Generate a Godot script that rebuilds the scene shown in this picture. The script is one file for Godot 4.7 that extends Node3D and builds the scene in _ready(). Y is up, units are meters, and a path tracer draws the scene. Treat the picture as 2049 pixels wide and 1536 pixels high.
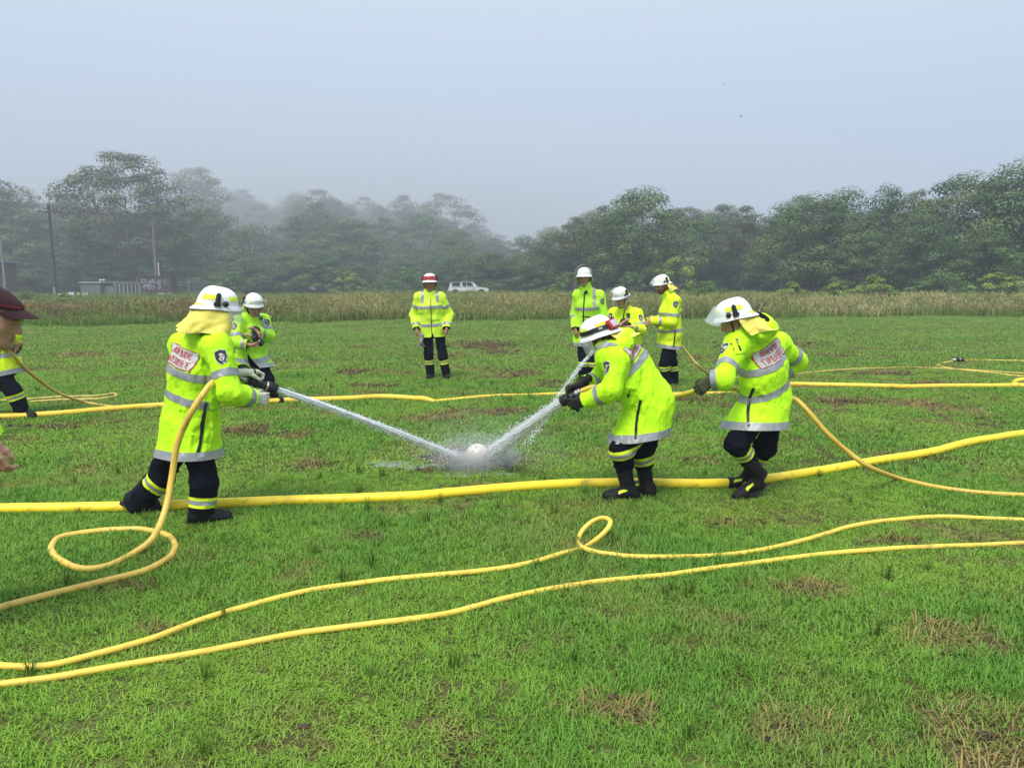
extends Node3D

# ---------------------------------------------------------------- helpers
var rng := RandomNumberGenerator.new()
var rough_noise := FastNoiseLite.new()
var patch_noise := FastNoiseLite.new()
var fine_noise := FastNoiseLite.new()
var used := {}

class MB:
	var v := PackedVector3Array()
	var n := PackedVector3Array()
	var c := PackedColorArray()
	var uv := PackedVector2Array()
	var i := PackedInt32Array()
	var col := Color.WHITE
	func vert(p: Vector3, nn: Vector3) -> int:
		v.append(p)
		n.append(nn)
		c.append(col)
		return v.size() - 1
	func tri(a: Vector3, b: Vector3, d: Vector3) -> void:   # seen counter-clockwise from outside
		var nn := (b - a).cross(d - a).normalized()
		var s := v.size()
		for p in [a, b, d]:
			v.append(p)
			n.append(nn)
			c.append(col)
		i.append_array([s, s + 2, s + 1])
	func quad(a: Vector3, b: Vector3, d: Vector3, e: Vector3) -> void:
		var nn := (d - a).cross(e - b).normalized()
		var s := v.size()
		for p in [a, b, d, e]:
			v.append(p)
			n.append(nn)
			c.append(col)
		i.append_array([s, s + 2, s + 1, s, s + 3, s + 2])
	func quadn(a: Vector3, b: Vector3, d: Vector3, e: Vector3, nn: Vector3) -> void:
		var s := v.size()
		for p in [a, b, d, e]:
			v.append(p)
			n.append(nn)
			c.append(col)
		i.append_array([s, s + 2, s + 1, s, s + 3, s + 2])
	func box(t: Transform3D, s: Vector3) -> void:
		var h := s * 0.5
		for ax in 3:
			for sg in [-1.0, 1.0]:
				var u := Vector3.ZERO
				var w := Vector3.ZERO
				var o := Vector3.ZERO
				o[ax] = h[ax] * sg
				u[(ax + 1) % 3] = h[(ax + 1) % 3]
				w[(ax + 2) % 3] = h[(ax + 2) % 3] * sg
				quad(t * (o - u - w), t * (o + u - w), t * (o + u + w), t * (o - u + w))
	func tube(pts: Array, rad: Array, sides := 8, capped := true) -> void:
		var m := pts.size()
		var t0: Vector3 = (pts[1] - pts[0]).normalized()
		var u := t0.cross(Vector3.UP if absf(t0.y) < 0.9 else Vector3.RIGHT).normalized()
		var base := v.size()
		for k in m:
			var t: Vector3 = (pts[mini(k + 1, m - 1)] - pts[maxi(k - 1, 0)]).normalized()
			u = (u - t * u.dot(t)).normalized()
			var w := t.cross(u)
			for s in sides:
				var a := TAU * s / sides
				var d := u * cos(a) + w * sin(a)
				v.append(pts[k] + d * float(rad[k]))
				n.append(d)
				c.append(col)
		for k in m - 1:
			for s in sides:
				var a := base + k * sides + s
				var b := base + k * sides + (s + 1) % sides
				i.append_array([a, a + sides, b, b, a + sides, b + sides])
		if capped:
			for e in [0, m - 1]:
				var t: Vector3 = (pts[1] - pts[0]).normalized() * -1.0 if e == 0 else (pts[m - 1] - pts[m - 2]).normalized()
				var ci := v.size()
				v.append(pts[e])
				n.append(t)
				c.append(col)
				for s in sides:
					v.append(v[base + e * sides + s])
					n.append(t)
					c.append(col)
				for s in sides:
					var a := ci + 1 + s
					var b := ci + 1 + (s + 1) % sides
					i.append_array([ci, a, b] if e == 0 else [ci, b, a])
	# prof: [radius, height] pairs from bottom to top, about the y axis of t
	func lathe(t: Transform3D, prof: Array, sides := 24, squash := 1.0) -> void:
		var m := prof.size()
		var base := v.size()
		for k in m:
			var pa: Vector2 = prof[maxi(k - 1, 0)]
			var pb: Vector2 = prof[mini(k + 1, m - 1)]
			var tn := Vector2(pb.y - pa.y, pa.x - pb.x).normalized()
			for s in sides:
				var a := TAU * s / sides
				var d := Vector3(cos(a), 0, sin(a) * squash)
				v.append(t * (d * prof[k].x + Vector3(0, prof[k].y, 0)))
				n.append((t.basis * Vector3(cos(a) * tn.x, tn.y, sin(a) * tn.x / squash)).normalized())
				c.append(col)
		for k in m - 1:
			for s in sides:
				var a := base + k * sides + s
				var b := base + k * sides + (s + 1) % sides
				i.append_array([a, b, a + sides, b, b + sides, a + sides])
	func ball(t: Transform3D, r: float, rings := 10, sides := 14) -> void:
		var prof := []
		for k in rings + 1:
			var a := -PI / 2 + PI * k / rings
			prof.append(Vector2(maxf(cos(a) * r, 0.0001), sin(a) * r))
		lathe(t, prof, sides)
	func add(o: MB, t: Transform3D) -> void:
		var s := v.size()
		var flip := t.basis.determinant() < 0.0
		var nb := t.basis.inverse().transposed()
		for k in o.v.size():
			v.append(t * o.v[k])
			n.append((nb * o.n[k]).normalized())
			c.append(o.c[k])
		for k in range(0, o.i.size(), 3):
			if flip:
				i.append_array([s + o.i[k], s + o.i[k + 2], s + o.i[k + 1]])
			else:
				i.append_array([s + o.i[k], s + o.i[k + 1], s + o.i[k + 2]])
	func mesh() -> ArrayMesh:
		var a := []
		a.resize(Mesh.ARRAY_MAX)
		a[Mesh.ARRAY_VERTEX] = v
		a[Mesh.ARRAY_NORMAL] = n
		a[Mesh.ARRAY_COLOR] = c
		if uv.size() == v.size():
			a[Mesh.ARRAY_TEX_UV] = uv
		a[Mesh.ARRAY_INDEX] = i
		var m := ArrayMesh.new()
		if i.is_empty():
			return m
		m.add_surface_from_arrays(Mesh.PRIMITIVE_TRIANGLES, a)
		return m


func lin(r: float, g: float, b: float) -> Color:          # real-world base colour -> albedo_color
	return Color(r, g, b).linear_to_srgb()


func mat(albedo: Color, rough := 0.8, metal := 0.0) -> StandardMaterial3D:
	var m := StandardMaterial3D.new()
	m.albedo_color = albedo
	m.roughness = rough
	m.metallic = metal
	return m


func vmat(rough := 0.85) -> StandardMaterial3D:            # colours come from the vertices
	var m := mat(Color.WHITE, rough)
	m.vertex_color_use_as_albedo = true
	return m


func leafmat(rough := 0.6, through := 0.5) -> StandardMaterial3D:
	var m := vmat(rough)
	m.metallic_specular = 0.3
	m.backlight_enabled = true
	m.backlight = Color(through, through, through)
	return m


func numbered(called: String) -> String:
	var k: int = used.get(called, 0)
	used[called] = k + 1
	return called if k == 0 else "%s_%03d" % [called, k]


func put(o: Node3D, parent: Node) -> Node3D:
	parent.add_child(o, true)
	return o


func part(called: String, mesh: Mesh, m: Material, parent: Node) -> MeshInstance3D:
	var o := MeshInstance3D.new()
	var k := 0
	for ch in parent.get_children():
		if ch.name == called or (ch.name.begins_with(called + "_") and String(ch.name).trim_prefix(called + "_").is_valid_int()):
			k += 1
	o.name = called if k == 0 else "%s_%03d" % [called, k]
	o.mesh = mesh
	o.material_override = m
	if mesh.get_surface_count():
		parent.add_child(o, true)
	else:
		print("empty ", called, " of ", parent.name)
	return o


func tag(o: Node3D, label: String, category: String, group := "", kind := "") -> Node3D:
	if label: o.set_meta("label", label)
	if category: o.set_meta("category", category)
	if group: o.set_meta("group", group)
	if kind: o.set_meta("kind", kind)
	return o


func thing(called: String, label: String, category: String, at := Vector3.ZERO, turn := 0.0, group := "") -> Node3D:
	var o := Node3D.new()
	o.name = numbered(called)
	o.position = at
	o.rotation.y = turn
	add_child(o, true)
	return tag(o, label, category, group)


func top(called: String, mesh: Mesh, m: Material, label: String, category: String, group := "", kind := "") -> MeshInstance3D:
	var o := MeshInstance3D.new()
	o.name = numbered(called)
	o.mesh = mesh
	o.material_override = m
	add_child(o, true)
	tag(o, label, category, group, kind)
	return o


func dup(src: Node3D, label: String, at: Vector3, turn := 0.0, size := 1.0, group := "") -> Node3D:
	var o: Node3D = src.duplicate()
	o.name = numbered(String(src.name).rstrip("0123456789").trim_suffix("_"))
	add_child(o, true)
	o.position = at
	o.rotation.y = turn
	o.scale = Vector3.ONE * size
	o.set_meta("label", label)
	if group: o.set_meta("group", group)
	return o


func scatter(called: String, mesh: Mesh, m: Material, where: Array, tints: Array, label := "", kind := "stuff", parent: Node = self, category := "") -> MultiMeshInstance3D:
	var mm := MultiMesh.new()
	mm.transform_format = MultiMesh.TRANSFORM_3D
	mm.use_colors = tints.size() > 0
	mm.mesh = mesh
	mm.instance_count = where.size()
	for k in where.size():
		mm.set_instance_transform(k, where[k])
		if tints.size():
			mm.set_instance_color(k, tints[k])
	var o := MultiMeshInstance3D.new()
	o.name = numbered(called) if parent == self else called
	o.multimesh = mm
	o.material_override = m
	parent.add_child(o, true)
	tag(o, label, category, "", kind)
	return o


func mass(called: String, label: String, category: String) -> Node3D:   # stuff nobody could count, as one object
	var o := thing(called, label, category)
	o.set_meta("kind", "stuff")
	return o


func smooth(pts: Array, step: float) -> Array:             # Catmull-Rom through the points, resampled
	var out := []
	var m := pts.size()
	for k in m - 1:
		var a = pts[maxi(k - 1, 0)]
		var b = pts[k]
		var d = pts[k + 1]
		var e = pts[mini(k + 2, m - 1)]
		var parts := maxi(1, int(ceil((d - b).length() / step)))
		for s in parts:
			var t := float(s) / parts
			out.append(0.5 * (2.0 * b + (d - a) * t + (2.0 * a - 5.0 * b + 4.0 * d - e) * t * t + (3.0 * b - a - 3.0 * d + e) * t * t * t))
	out.append(pts[m - 1])
	return out


func rnd(a: float, b: float) -> float:
	return rng.randf_range(a, b)


func rdir() -> Vector3:
	var z := rnd(-1, 1)
	var a := rnd(0, TAU)
	return Vector3(sqrt(1 - z * z) * cos(a), z, sqrt(1 - z * z) * sin(a))



func _ready() -> void:
	rng.seed = 11
	# camera
	var cam := Camera3D.new()
	cam.name = "camera"
	cam.fov = 53.31
	cam.position = Vector3(0, 1.65, 0)
	cam.rotation.x = -0.1319
	cam.near = 0.05
	cam.far = 2000.0
	add_child(cam)
	# overcast sky, brighter overhead than at the horizon
	var env := Environment.new()
	env.background_mode = Environment.BG_SKY
	var sm := ProceduralSkyMaterial.new()
	sm.sky_top_color = lin(0.80, 0.92, 1.0)
	sm.sky_horizon_color = lin(0.285, 0.345, 0.435)
	sm.sky_curve = 1.05
	sm.sky_energy_multiplier = 1.0
	sm.ground_bottom_color = lin(0.03, 0.045, 0.02)
	sm.ground_horizon_color = lin(0.12, 0.15, 0.16)
	sm.sun_angle_max = 0.1
	env.sky = Sky.new()
	env.sky.sky_material = sm
	env.background_energy_multiplier = 0.665
	env.tonemap_mode = Environment.TONE_MAPPER_LINEAR
	env.tonemap_exposure = 2.5
	env.fog_enabled = true
	env.fog_density = 0.0018
	env.fog_light_color = Color(0.90, 0.94, 1.0)
	env.volumetric_fog_enabled = true
	env.volumetric_fog_density = 0.0
	env.sdfgi_enabled = true
	env.ssao_enabled = true
	env.ssil_enabled = true
	var we := WorldEnvironment.new()
	we.name = "daylight"
	we.environment = env
	add_child(we)
	var sun := DirectionalLight3D.new()
	sun.name = "cloud_veiled_sun"
	sun.light_energy = 0.5
	sun.light_color = Color(1.0, 0.98, 0.95)
	sun.light_angular_distance = 28.0
	sun.shadow_enabled = true
	sun.rotation = Vector3(deg_to_rad(-58), deg_to_rad(-25), 0)
	add_child(sun)

	rough_noise.seed = 3
	rough_noise.frequency = 0.35
	patch_noise.seed = 8
	patch_noise.frequency = 0.45
	patch_noise.fractal_octaves = 4
	fine_noise.seed = 21
	fine_noise.frequency = 3.0
	fine_noise.fractal_octaves = 3
	build_ground()
	build_lawn()
	build_tall_grass()
	build_forest()
	build_people()
	build_mist()
	build_hoses()
	build_places()



# ---------------------------------------------------------------- ground
# patches of torn or worn turf: x, z, half width, half depth, bareness, 0 soil .. 1 straw
var worn := [
	[-0.726, -20.333, 0.932, 1.487] + [1.0, 0.1], [-0.298, -18.532, 0.486, 0.961] + [0.7, 0.5], [-2.941, -14.213, 0.355, 0.65] + [1.0, 0.2], [-2.473, -14.213, 0.374, 0.487] + [0.6, 0.9], [-2.339, -12.252, 0.501, 0.424] + [0.9, 0.15],
	[-2.152, -11.458, 0.378, 0.266] + [0.7, 0.9], [0.096, -13.819, 0.546, 0.692] + [0.9, 0.3], [0.712, -12.626, 0.416, 0.45] + [0.7, 0.2], [-1.257, -17.498, 0.574, 0.734] + [0.6, 0.5], [-2.903, -8.489, 0.339, 0.414] + [1.0, 0.15],
	[-2.332, -8.259, 0.33, 0.28] + [0.6, 0.6], [-0.159, -9.777, 0.842, 0.35] + [0.85, 0.25], [-0.942, -9.191, 0.732, 0.414] + [0.7, 0.35], [2.589, -10.713, 0.921, 0.419] + [0.9, 0.15], [4.654, -10.575, 0.629, 0.318] + [0.9, 0.2],
	[5.563, -10.057, 0.533, 0.577] + [0.85, 0.85], [5.81, -9.367, 0.559, 0.286] + [0.7, 0.6], [-5.362, -8.732, 0.638, 0.25] + [0.8, 0.2], [-10.062, -17.746, 1.048, 1.008] + [0.6, 0.8], [-9.174, -14.461, 0.856, 0.504] + [0.45, 0.8],
	[-1.012, -4.828, 0.213, 0.129] + [0.7, 0.3], [1.589, -5.167, 0.314, 0.158] + [0.55, 0.3], [2.386, -4.721, 0.288, 0.124] + [0.6, 0.4], [0.345, -2.814, 0.147, 0.108] + [0.6, 0.3], [0.462, -2.744, 0.134, 0.089] + [0.5, 0.5],
	[1.061, -2.677, 0.225, 0.131] + [0.5, 0.7], [1.728, -2.543, 0.304, 0.285] + [0.9, 0.8], [2.038, -3.374, 0.303, 0.202] + [0.55, 0.8], [1.53, -3.958, 0.325, 0.163] + [0.45, 0.7], [-0.568, -7.121, 0.333, 0.463] + [0.95, 0.0],
	[-0.113, -6.917, 0.277, 0.278] + [0.6, 0.1], [-1.148, -6.743, 0.406, 0.17] + [0.15, 0.1], [1.829, -6.917, 0.277, 0.238] + [0.5, 0.3], [6.997, -20.333, 2.397, 2.674] + [0.4, 0.4], [4.611, -16.907, 0.999, 1.147] + [0.5, 0.4],
	[-1.73, -3.467, 0.143, 0.085] + [0.6, 0.7], [-2.123, -3.958, 0.189, 0.122] + [0.5, 0.6], [-1.958, -3.276, 0.294, 0.086] + [0.3, 0.8], [0.282, -5.554, 0.598, 0.13] + [0.35, 0.6], [-1.753, -6.819, 0.274, 0.232] + [0.5, 0.2],
	[6.865, -12.312, 0.731, 0.367] + [0.8, 0.2], [6.69, -13.819, 0.728, 0.384] + [0.7, 0.2], [3.246, -28.325, 2.219, 1.591] + [0.4, 0.4], [-7.916, -20.333, 0.799, 0.989] + [0.4, 0.5], [-0.731, -2.717, 0.228, 0.084] + [0.3, 0.7], [0.816, -3.324, 0.184, 0.098] + [0.35, 0.7],
]


func ground_height(x: float, z: float) -> float:
	var d := -z
	var h := rough_noise.get_noise_2d(x * 1.0, z * 1.0) * 0.018 + rough_noise.get_noise_2d(x * 0.25 + 50.0, z * 0.25) * 0.04
	return h * clampf((d + 6.0) / 8.0, 0.0, 1.0)


func wear(x: float, z: float) -> Vector2:                 # (bareness 0..1, straw 0..1)
	var bare := 0.0
	var straw := 0.0
	for w in worn:
		var dx: float = (x - w[0]) / w[2]
		if absf(dx) > 1.6:
			continue
		var dz: float = (z - w[1]) / w[3]
		if absf(dz) > 1.6:
			continue
		var r := sqrt(dx * dx + dz * dz) + patch_noise.get_noise_2d(x * 2.6, z * 4.0) * 1.0 + fine_noise.get_noise_2d(x * 1.6, z * 2.6) * 0.55
		var a: float = clampf((1.15 - r) * 1.6, 0.0, 1.0) * w[4]
		if a > bare:
			bare = a
			straw = w[5]
	var n := patch_noise.get_noise_2d(x * 1.1 + 31.0, z * 1.5) + 0.5 * patch_noise.get_noise_2d(x * 4.0, z * 5.5 + 9.0) + 0.25 * fine_noise.get_noise_2d(x, z)
	var thin := clampf((n - 0.28 + 0.25 * clampf((-z - 6.0) / 8.0, 0.0, 1.0)) * 1.7, 0.0, 0.7)
	if thin > bare:
		bare = thin
		straw = clampf(0.6 + 1.2 * patch_noise.get_noise_2d(x * 2.0, z * 2.0 - 70.0), 0.15, 1.0)
	return Vector2(bare, straw)


func build_ground() -> void:
	var b := MB.new()
	var rings := 230
	var spokes := 250
	var soil := Color(0.062, 0.042, 0.026)
	var thatch := Color(0.115, 0.130, 0.040)
	var hay := Color(0.19, 0.145, 0.07)
	for r in rings + 1:
		var d := 1.0 * pow(1.0262, r) if r < rings else 420.0
		for s in spokes + 1:
			var a := lerpf(-1.15, 1.15, float(s) / spokes)
			var x := sin(a) * d / cos(a * 0.75)
			var z := -cos(a) * d / cos(a * 0.75) + 0.6
			var y := ground_height(x, z)
			var w := wear(x, z) if d < 45.0 else Vector2(0.3, 0.3)
			y += (fine_noise.get_noise_2d(x, z) * 0.035 - 0.012) * w.x if d < 30.0 else 0.0
			y += hill(x, z)
			var k := thatch.lerp(soil.lerp(hay, w.y * 0.8), clampf(w.x * 1.5, 0, 1))
			var j := 0.75 + 0.5 * absf(fine_noise.get_noise_2d(x * 2.0, z * 2.0)) + 0.3 * patch_noise.get_noise_2d(x, z)
			b.col = Color(k.r * j, k.g * j, k.b * j)
			b.vert(Vector3(x, y, z), Vector3.UP)
	var w1 := spokes + 1
	for r in rings:
		for s in spokes:
			var a := r * w1 + s
			b.i.append_array([a, a + w1, a + 1, a + 1, a + w1, a + w1 + 1])
	# near apron behind and beside the camera is one more strip of the same sheet
	for k in b.v.size():
		b.n[k] = Vector3.ZERO
	for t in range(0, b.i.size(), 3):
		var p := b.v[b.i[t]]
		var nn := (b.v[b.i[t + 2]] - p).cross(b.v[b.i[t + 1]] - p)
		for q in 3:
			b.n[b.i[t + q]] += nn
	for k in b.v.size():
		b.n[k] = b.n[k].normalized() * signf(b.n[k].y if b.n[k].y != 0.0 else 1.0)
	var m := vmat(0.95)
	m.metallic_specular = 0.2
	var hn := FastNoiseLite.new()
	hn.seed = 5
	hn.frequency = 0.03
	hn.fractal_octaves = 5
	var ht := NoiseTexture2D.new()
	ht.noise = hn
	ht.seamless = true
	ht.width = 512
	ht.height = 512
	m.heightmap_enabled = true
	m.heightmap_texture = ht
	m.heightmap_scale = 2.5
	m.uv1_triplanar = true
	m.uv1_world_triplanar = true
	m.uv1_scale = Vector3(1.4, 1.4, 1.4)
	top("ground", b.mesh(), m, "wide flat field of short green turf with worn muddy patches", "ground", "", "structure")


func hill(x: float, z: float) -> float:                   # low wooded rise behind the left half of the field
	var d := -z
	var far := clampf((d - 125.0) / 90.0, 0.0, 1.0)
	far = far * far * (3.0 - 2.0 * far)
	var u := x / maxf(d, 1.0)
	var across := exp(-pow((u + 0.25) / 0.16, 2.0)) * 13.0 + clampf((-u - 0.25) / 0.3, 0.0, 1.0) * 5.0 + clampf((u - 0.1) / 0.35, 0.0, 1.0) * 7.0
	return far * across


func blade(b: MB, at: Vector3, yaw: float, lean: float, length: float, width: float, c: Color) -> void:
	var dir := Vector3(cos(yaw), 0, sin(yaw))
	var side := Vector3(-sin(yaw), 0, cos(yaw)) * width * 0.5
	var p1 := at + dir * length * 0.45 * sin(lean * 0.6) + Vector3.UP * length * 0.5 * cos(lean * 0.6)
	var p2 := p1 + dir * length * 0.5 * sin(lean * 1.35) + Vector3.UP * length * 0.5 * cos(lean * 1.35)
	var nn := (p2 - at).cross(side).normalized()
	if nn.y < 0.0:
		nn = -nn
	nn = (nn + Vector3.UP * 0.5 + side.normalized() * rnd(-0.4, 0.4)).normalized()
	b.col = c
	var s := b.v.size()
	b.vert(at - side, nn)
	b.vert(at + side, nn)
	b.vert(p1 + side * 0.85, nn)
	b.vert(p1 - side * 0.85, nn)
	b.vert(p2, nn)
	if side.cross(p2 - at).dot(nn) > 0.0:
		b.i.append_array([s, s + 2, s + 1, s, s + 3, s + 2, s + 3, s + 4, s + 2])
	else:
		b.i.append_array([s, s + 1, s + 2, s, s + 2, s + 3, s + 3, s + 2, s + 4])


func tuft(blades: int, spread: float, len0: float, len1: float, width: float, lean0: float, lean1: float, dead: float) -> ArrayMesh:
	var b := MB.new()
	for k in blades:
		var r := spread * sqrt(rng.randf())
		var a := rnd(0, TAU)
		var j := rnd(0.62, 1.3)
		var c := Color(0.95 * j, 1.0 * j, 0.75 * j)
		if rng.randf() < 0.25:
			c = Color(1.45 * j, 1.18 * j, 0.9 * j)       # yellower blades
		if rng.randf() < dead:
			c = Color(2.9 * j, 1.55 * j, 3.2 * j)        # dry blades
		blade(b, Vector3(cos(a) * r, -0.004, sin(a) * r), rnd(0, TAU), rnd(lean0, lean1), rnd(len0, len1), width * rnd(0.7, 1.25), c)
	return b.mesh()


func build_lawn() -> void:
	var m := leafmat(0.55, 0.6)
	var near := []
	var mid := []
	var far := []
	for k in 5:
		near.append(tuft(22, 0.048, 0.022, 0.062, 0.0042, 0.55, 1.8, 0.17))
		mid.append(tuft(26, 0.088, 0.022, 0.066, 0.0064, 0.5, 1.75, 0.16))
		far.append(tuft(32, 0.19, 0.025, 0.072, 0.012, 0.45, 1.6, 0.08))
	var weedy := tuft(34, 0.03, 0.10, 0.17, 0.0042, 0.15, 0.85, 0.05)
	var sets := [[near, [], []], [mid, [], []], [far, [], []]]
	var weeds := [[], []]
	var bands := [[2.0, 6.5, 900.0, 0], [6.5, 14.5, 260.0, 1], [14.5, 39.0, 70.0, 2]]
	var total := 0
	for band in bands:
		var s: Array = sets[band[3]]
		for k in 5:
			s[1].append([])
			s[2].append([])
		var d0: float = band[0]
		var d1: float = band[1]
		var area := 0.67 * (d1 * d1 - d0 * d0) + 2.6 * (d1 - d0)
		var count := int(area * float(band[2]))
		for k in count:
			# even cover of the wedge in view, with a margin on each side
			var d := sqrt(lerpf(d0 * d0, d1 * d1, rng.randf()))
			var x := rnd(-1, 1) * (0.67 * d + 1.3)
			var z := -d
			var w := wear(x, z)
			if rng.randf() < w.x * (0.86 - 0.5 * w.y) * (0.75 if d < 6.0 else 1.0):
				continue
			var lush := patch_noise.get_noise_2d(x * 0.7 - 40.0, z * 0.7) + 0.5 * patch_noise.get_noise_2d(x * 2.2, z * 2.2 + 33.0)
			var size := clampf(0.92 + lush * 0.7, 0.45, 1.5) * (1.0 - 0.45 * w.x) * rnd(0.8, 1.2)
			var t := Transform3D(Basis(Vector3.UP, rnd(0, TAU)).scaled(Vector3(rnd(0.85, 1.15), size, rnd(0.85, 1.15))), Vector3(x, ground_height(x, z), z))
			t.basis = Basis(Vector3(rnd(-1, 1), 0, rnd(-1, 1)).normalized(), rnd(0, 0.25)) * t.basis
			var g := Color(0.208, 0.375, 0.046).lerp(Color(0.130, 0.298, 0.042), clampf(0.5 + lush * 1.1, 0, 1))
			var dry := clampf(w.x * w.y * 1.5 + maxf(0.0, patch_noise.get_noise_2d(x * 1.4 + 90.0, z * 1.4)) * 1.0 - 0.05, 0.0, 1.0)
			g = g.lerp(Color(0.30, 0.26, 0.10), dry * (0.75 if rng.randf() < 0.8 else 0.2))
			if w.x > 0.3 and rng.randf() < w.x * 0.5:
				g = g.lerp(Color(0.15, 0.11, 0.05), 0.7)
			g = g.lerp(Color(0.200, 0.300, 0.075), clampf((d - 12.0) / 24.0, 0.0, 0.6))
			var v := rng.randi_range(0, 4)
			s[1][v].append(t)
			s[2][v].append(g)
			if d < 14.0 and w.x < 0.2 and rng.randf() < 0.003:
				weeds[0].append(Transform3D(Basis(Vector3.UP, rnd(0, TAU)).scaled(Vector3.ONE * rnd(0.5, 1.0)), Vector3(x, ground_height(x, z), z)))
				weeds[1].append(Color(0.11, 0.21, 0.03))
			total += 1
	for p in [Vector3(0.86, 0, -3.925), Vector3(0.807, 0, -3.859), Vector3(2.555, 0, -5.62), Vector3(-0.547, 0, -5.62), Vector3(2.627, 0, -6.368), Vector3(-2.547, 0, -5.133), Vector3(0.647, 0, -2.589), Vector3(-2.032, 0, -3.033), Vector3(-1.948, 0, -4.674)]:
		weeds[0].append(Transform3D(Basis(Vector3.UP, rnd(0, TAU)).scaled(Vector3.ONE * 0.7), Vector3(p.x, ground_height(p.x, p.z), p.z)))
		weeds[1].append(Color(0.09, 0.175, 0.025))
	var lawn := mass("lawn_grass", "short green lawn grass covering the whole field", "grass")
	for s in sets:
		for v in 5:
			scatter("blades", s[0][v], m, s[1][v], s[2][v], "", "stuff", lawn)
	scatter("grass_tufts", weedy, m, weeds[0], weeds[1], "taller green tufts standing up out of the short lawn", "stuff", self, "grass")
	# crumbs of dark soil and dry thatch thrown up where the turf is torn
	var clod := MB.new()
	clod.ball(Transform3D(), 1.0, 5, 7)
	for k in clod.v.size():
		clod.v[k] *= 1.0 + 0.45 * fine_noise.get_noise_3dv(clod.v[k] * 0.6)
	var cl := [[], []]
	var hays := [[], []]
	var hay := tuft(16, 0.05, 0.05, 0.11, 0.0045, 0.9, 1.55, 0.0)
	for w in worn:
		var n := int(clampf(w[2] * absf(w[3]) * 600.0 * w[4], 30, 700))
		for k in n:
			var x: float = w[0] + w[2] * rng.randfn(0, 0.5)
			var z: float = w[1] + w[3] * rng.randfn(0, 0.5)
			if z > -2.0 or wear(x, z).x < 0.35:
				continue
			var y := ground_height(x, z)
			if rng.randf() > w[5]:
				var r := rnd(0.003, 0.013) * (1.0 + 0.09 * absf(z))
				cl[0].append(Transform3D(Basis(rdir(), rnd(0, TAU)).scaled(Vector3(r * rnd(0.8, 1.7), r * 0.8, r)), Vector3(x, y + r * 0.3, z)))
				var j := rnd(0.6, 1.6)
				cl[1].append(Color(0.050 * j, 0.030 * j, 0.018 * j))
			if rng.randf() < 0.12 + 0.36 * w[5]:
				hays[0].append(Transform3D(Basis(Vector3.UP, rnd(0, TAU)).scaled(Vector3(1, rnd(0.5, 1.1), 1) * rnd(0.8, 1.5)), Vector3(x, y, z)))
				var j := rnd(0.7, 1.25)
				hays[1].append(Color(0.27 * j, 0.205 * j, 0.10 * j))
	scatter("soil_crumbs", clod.mesh(), vmat(0.95), cl[0], cl[1], "dark crumbs of soil thrown up from the torn turf", "stuff", self, "soil")
	scatter("dry_thatch", hay, leafmat(0.8, 0.3), hays[0], hays[1], "dry straw-coloured thatch lying on the worn turf", "stuff", self, "dry grass")


func stalk_tuft(stems: int, spread: float, h0: float, h1: float, width: float, head: float, low_green: float) -> ArrayMesh:
	var b := MB.new()
	for k in stems:
		var r := spread * sqrt(rng.randf())
		var a := rnd(0, TAU)
		var at := Vector3(cos(a) * r, -0.02, sin(a) * r)
		var hgt := rnd(h0, h1)
		var yaw := rnd(0, TAU)
		var lean := rnd(0.05, 0.55)
		var dir := Vector3(cos(yaw), 0, sin(yaw))
		var side := Vector3(-sin(yaw), 0, cos(yaw)) * width * 0.5
		var j := rnd(0.7, 1.3)
		var tipc := Color(j, j, j)
		var lowc := Color(j * low_green, j * 1.0, j * low_green * 0.55)
		var p := at
		var nn := (Vector3.UP * 0.6 + rdir() * 0.8).normalized()
		var s := b.v.size()
		for q in 4:
			var f := q / 3.0
			p = at + dir * hgt * lean * f * f + Vector3.UP * hgt * f * (1.0 - 0.25 * lean * f)
			b.col = lowc.lerp(tipc, clampf(f * 1.6 - 0.3, 0, 1))
			b.vert(p - side * (1.15 - f), nn)
			b.vert(p + side * (1.15 - f), nn)
		for q in 3:
			if side.cross(p - at).dot(nn) > 0.0:
				b.i.append_array([s + q * 2, s + q * 2 + 3, s + q * 2 + 1, s + q * 2, s + q * 2 + 2, s + q * 2 + 3])
			else:
				b.i.append_array([s + q * 2, s + q * 2 + 1, s + q * 2 + 3, s + q * 2, s + q * 2 + 3, s + q * 2 + 2])
		if head > 0.0:                                    # feathery seed head
			b.col = tipc * 1.1
			for q in 4:
				var o := p - Vector3.UP * head * 0.22 * q + dir * 0.01 * q
				var hd := (dir * 0.5 + Vector3.UP * 0.9 + rdir() * 0.5).normalized() * head * 0.5
				var hs := hd.cross(rdir()).normalized() * head * 0.09
				b.tri(o - hs, o + hs, o + hd)
	return b.mesh()


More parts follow.
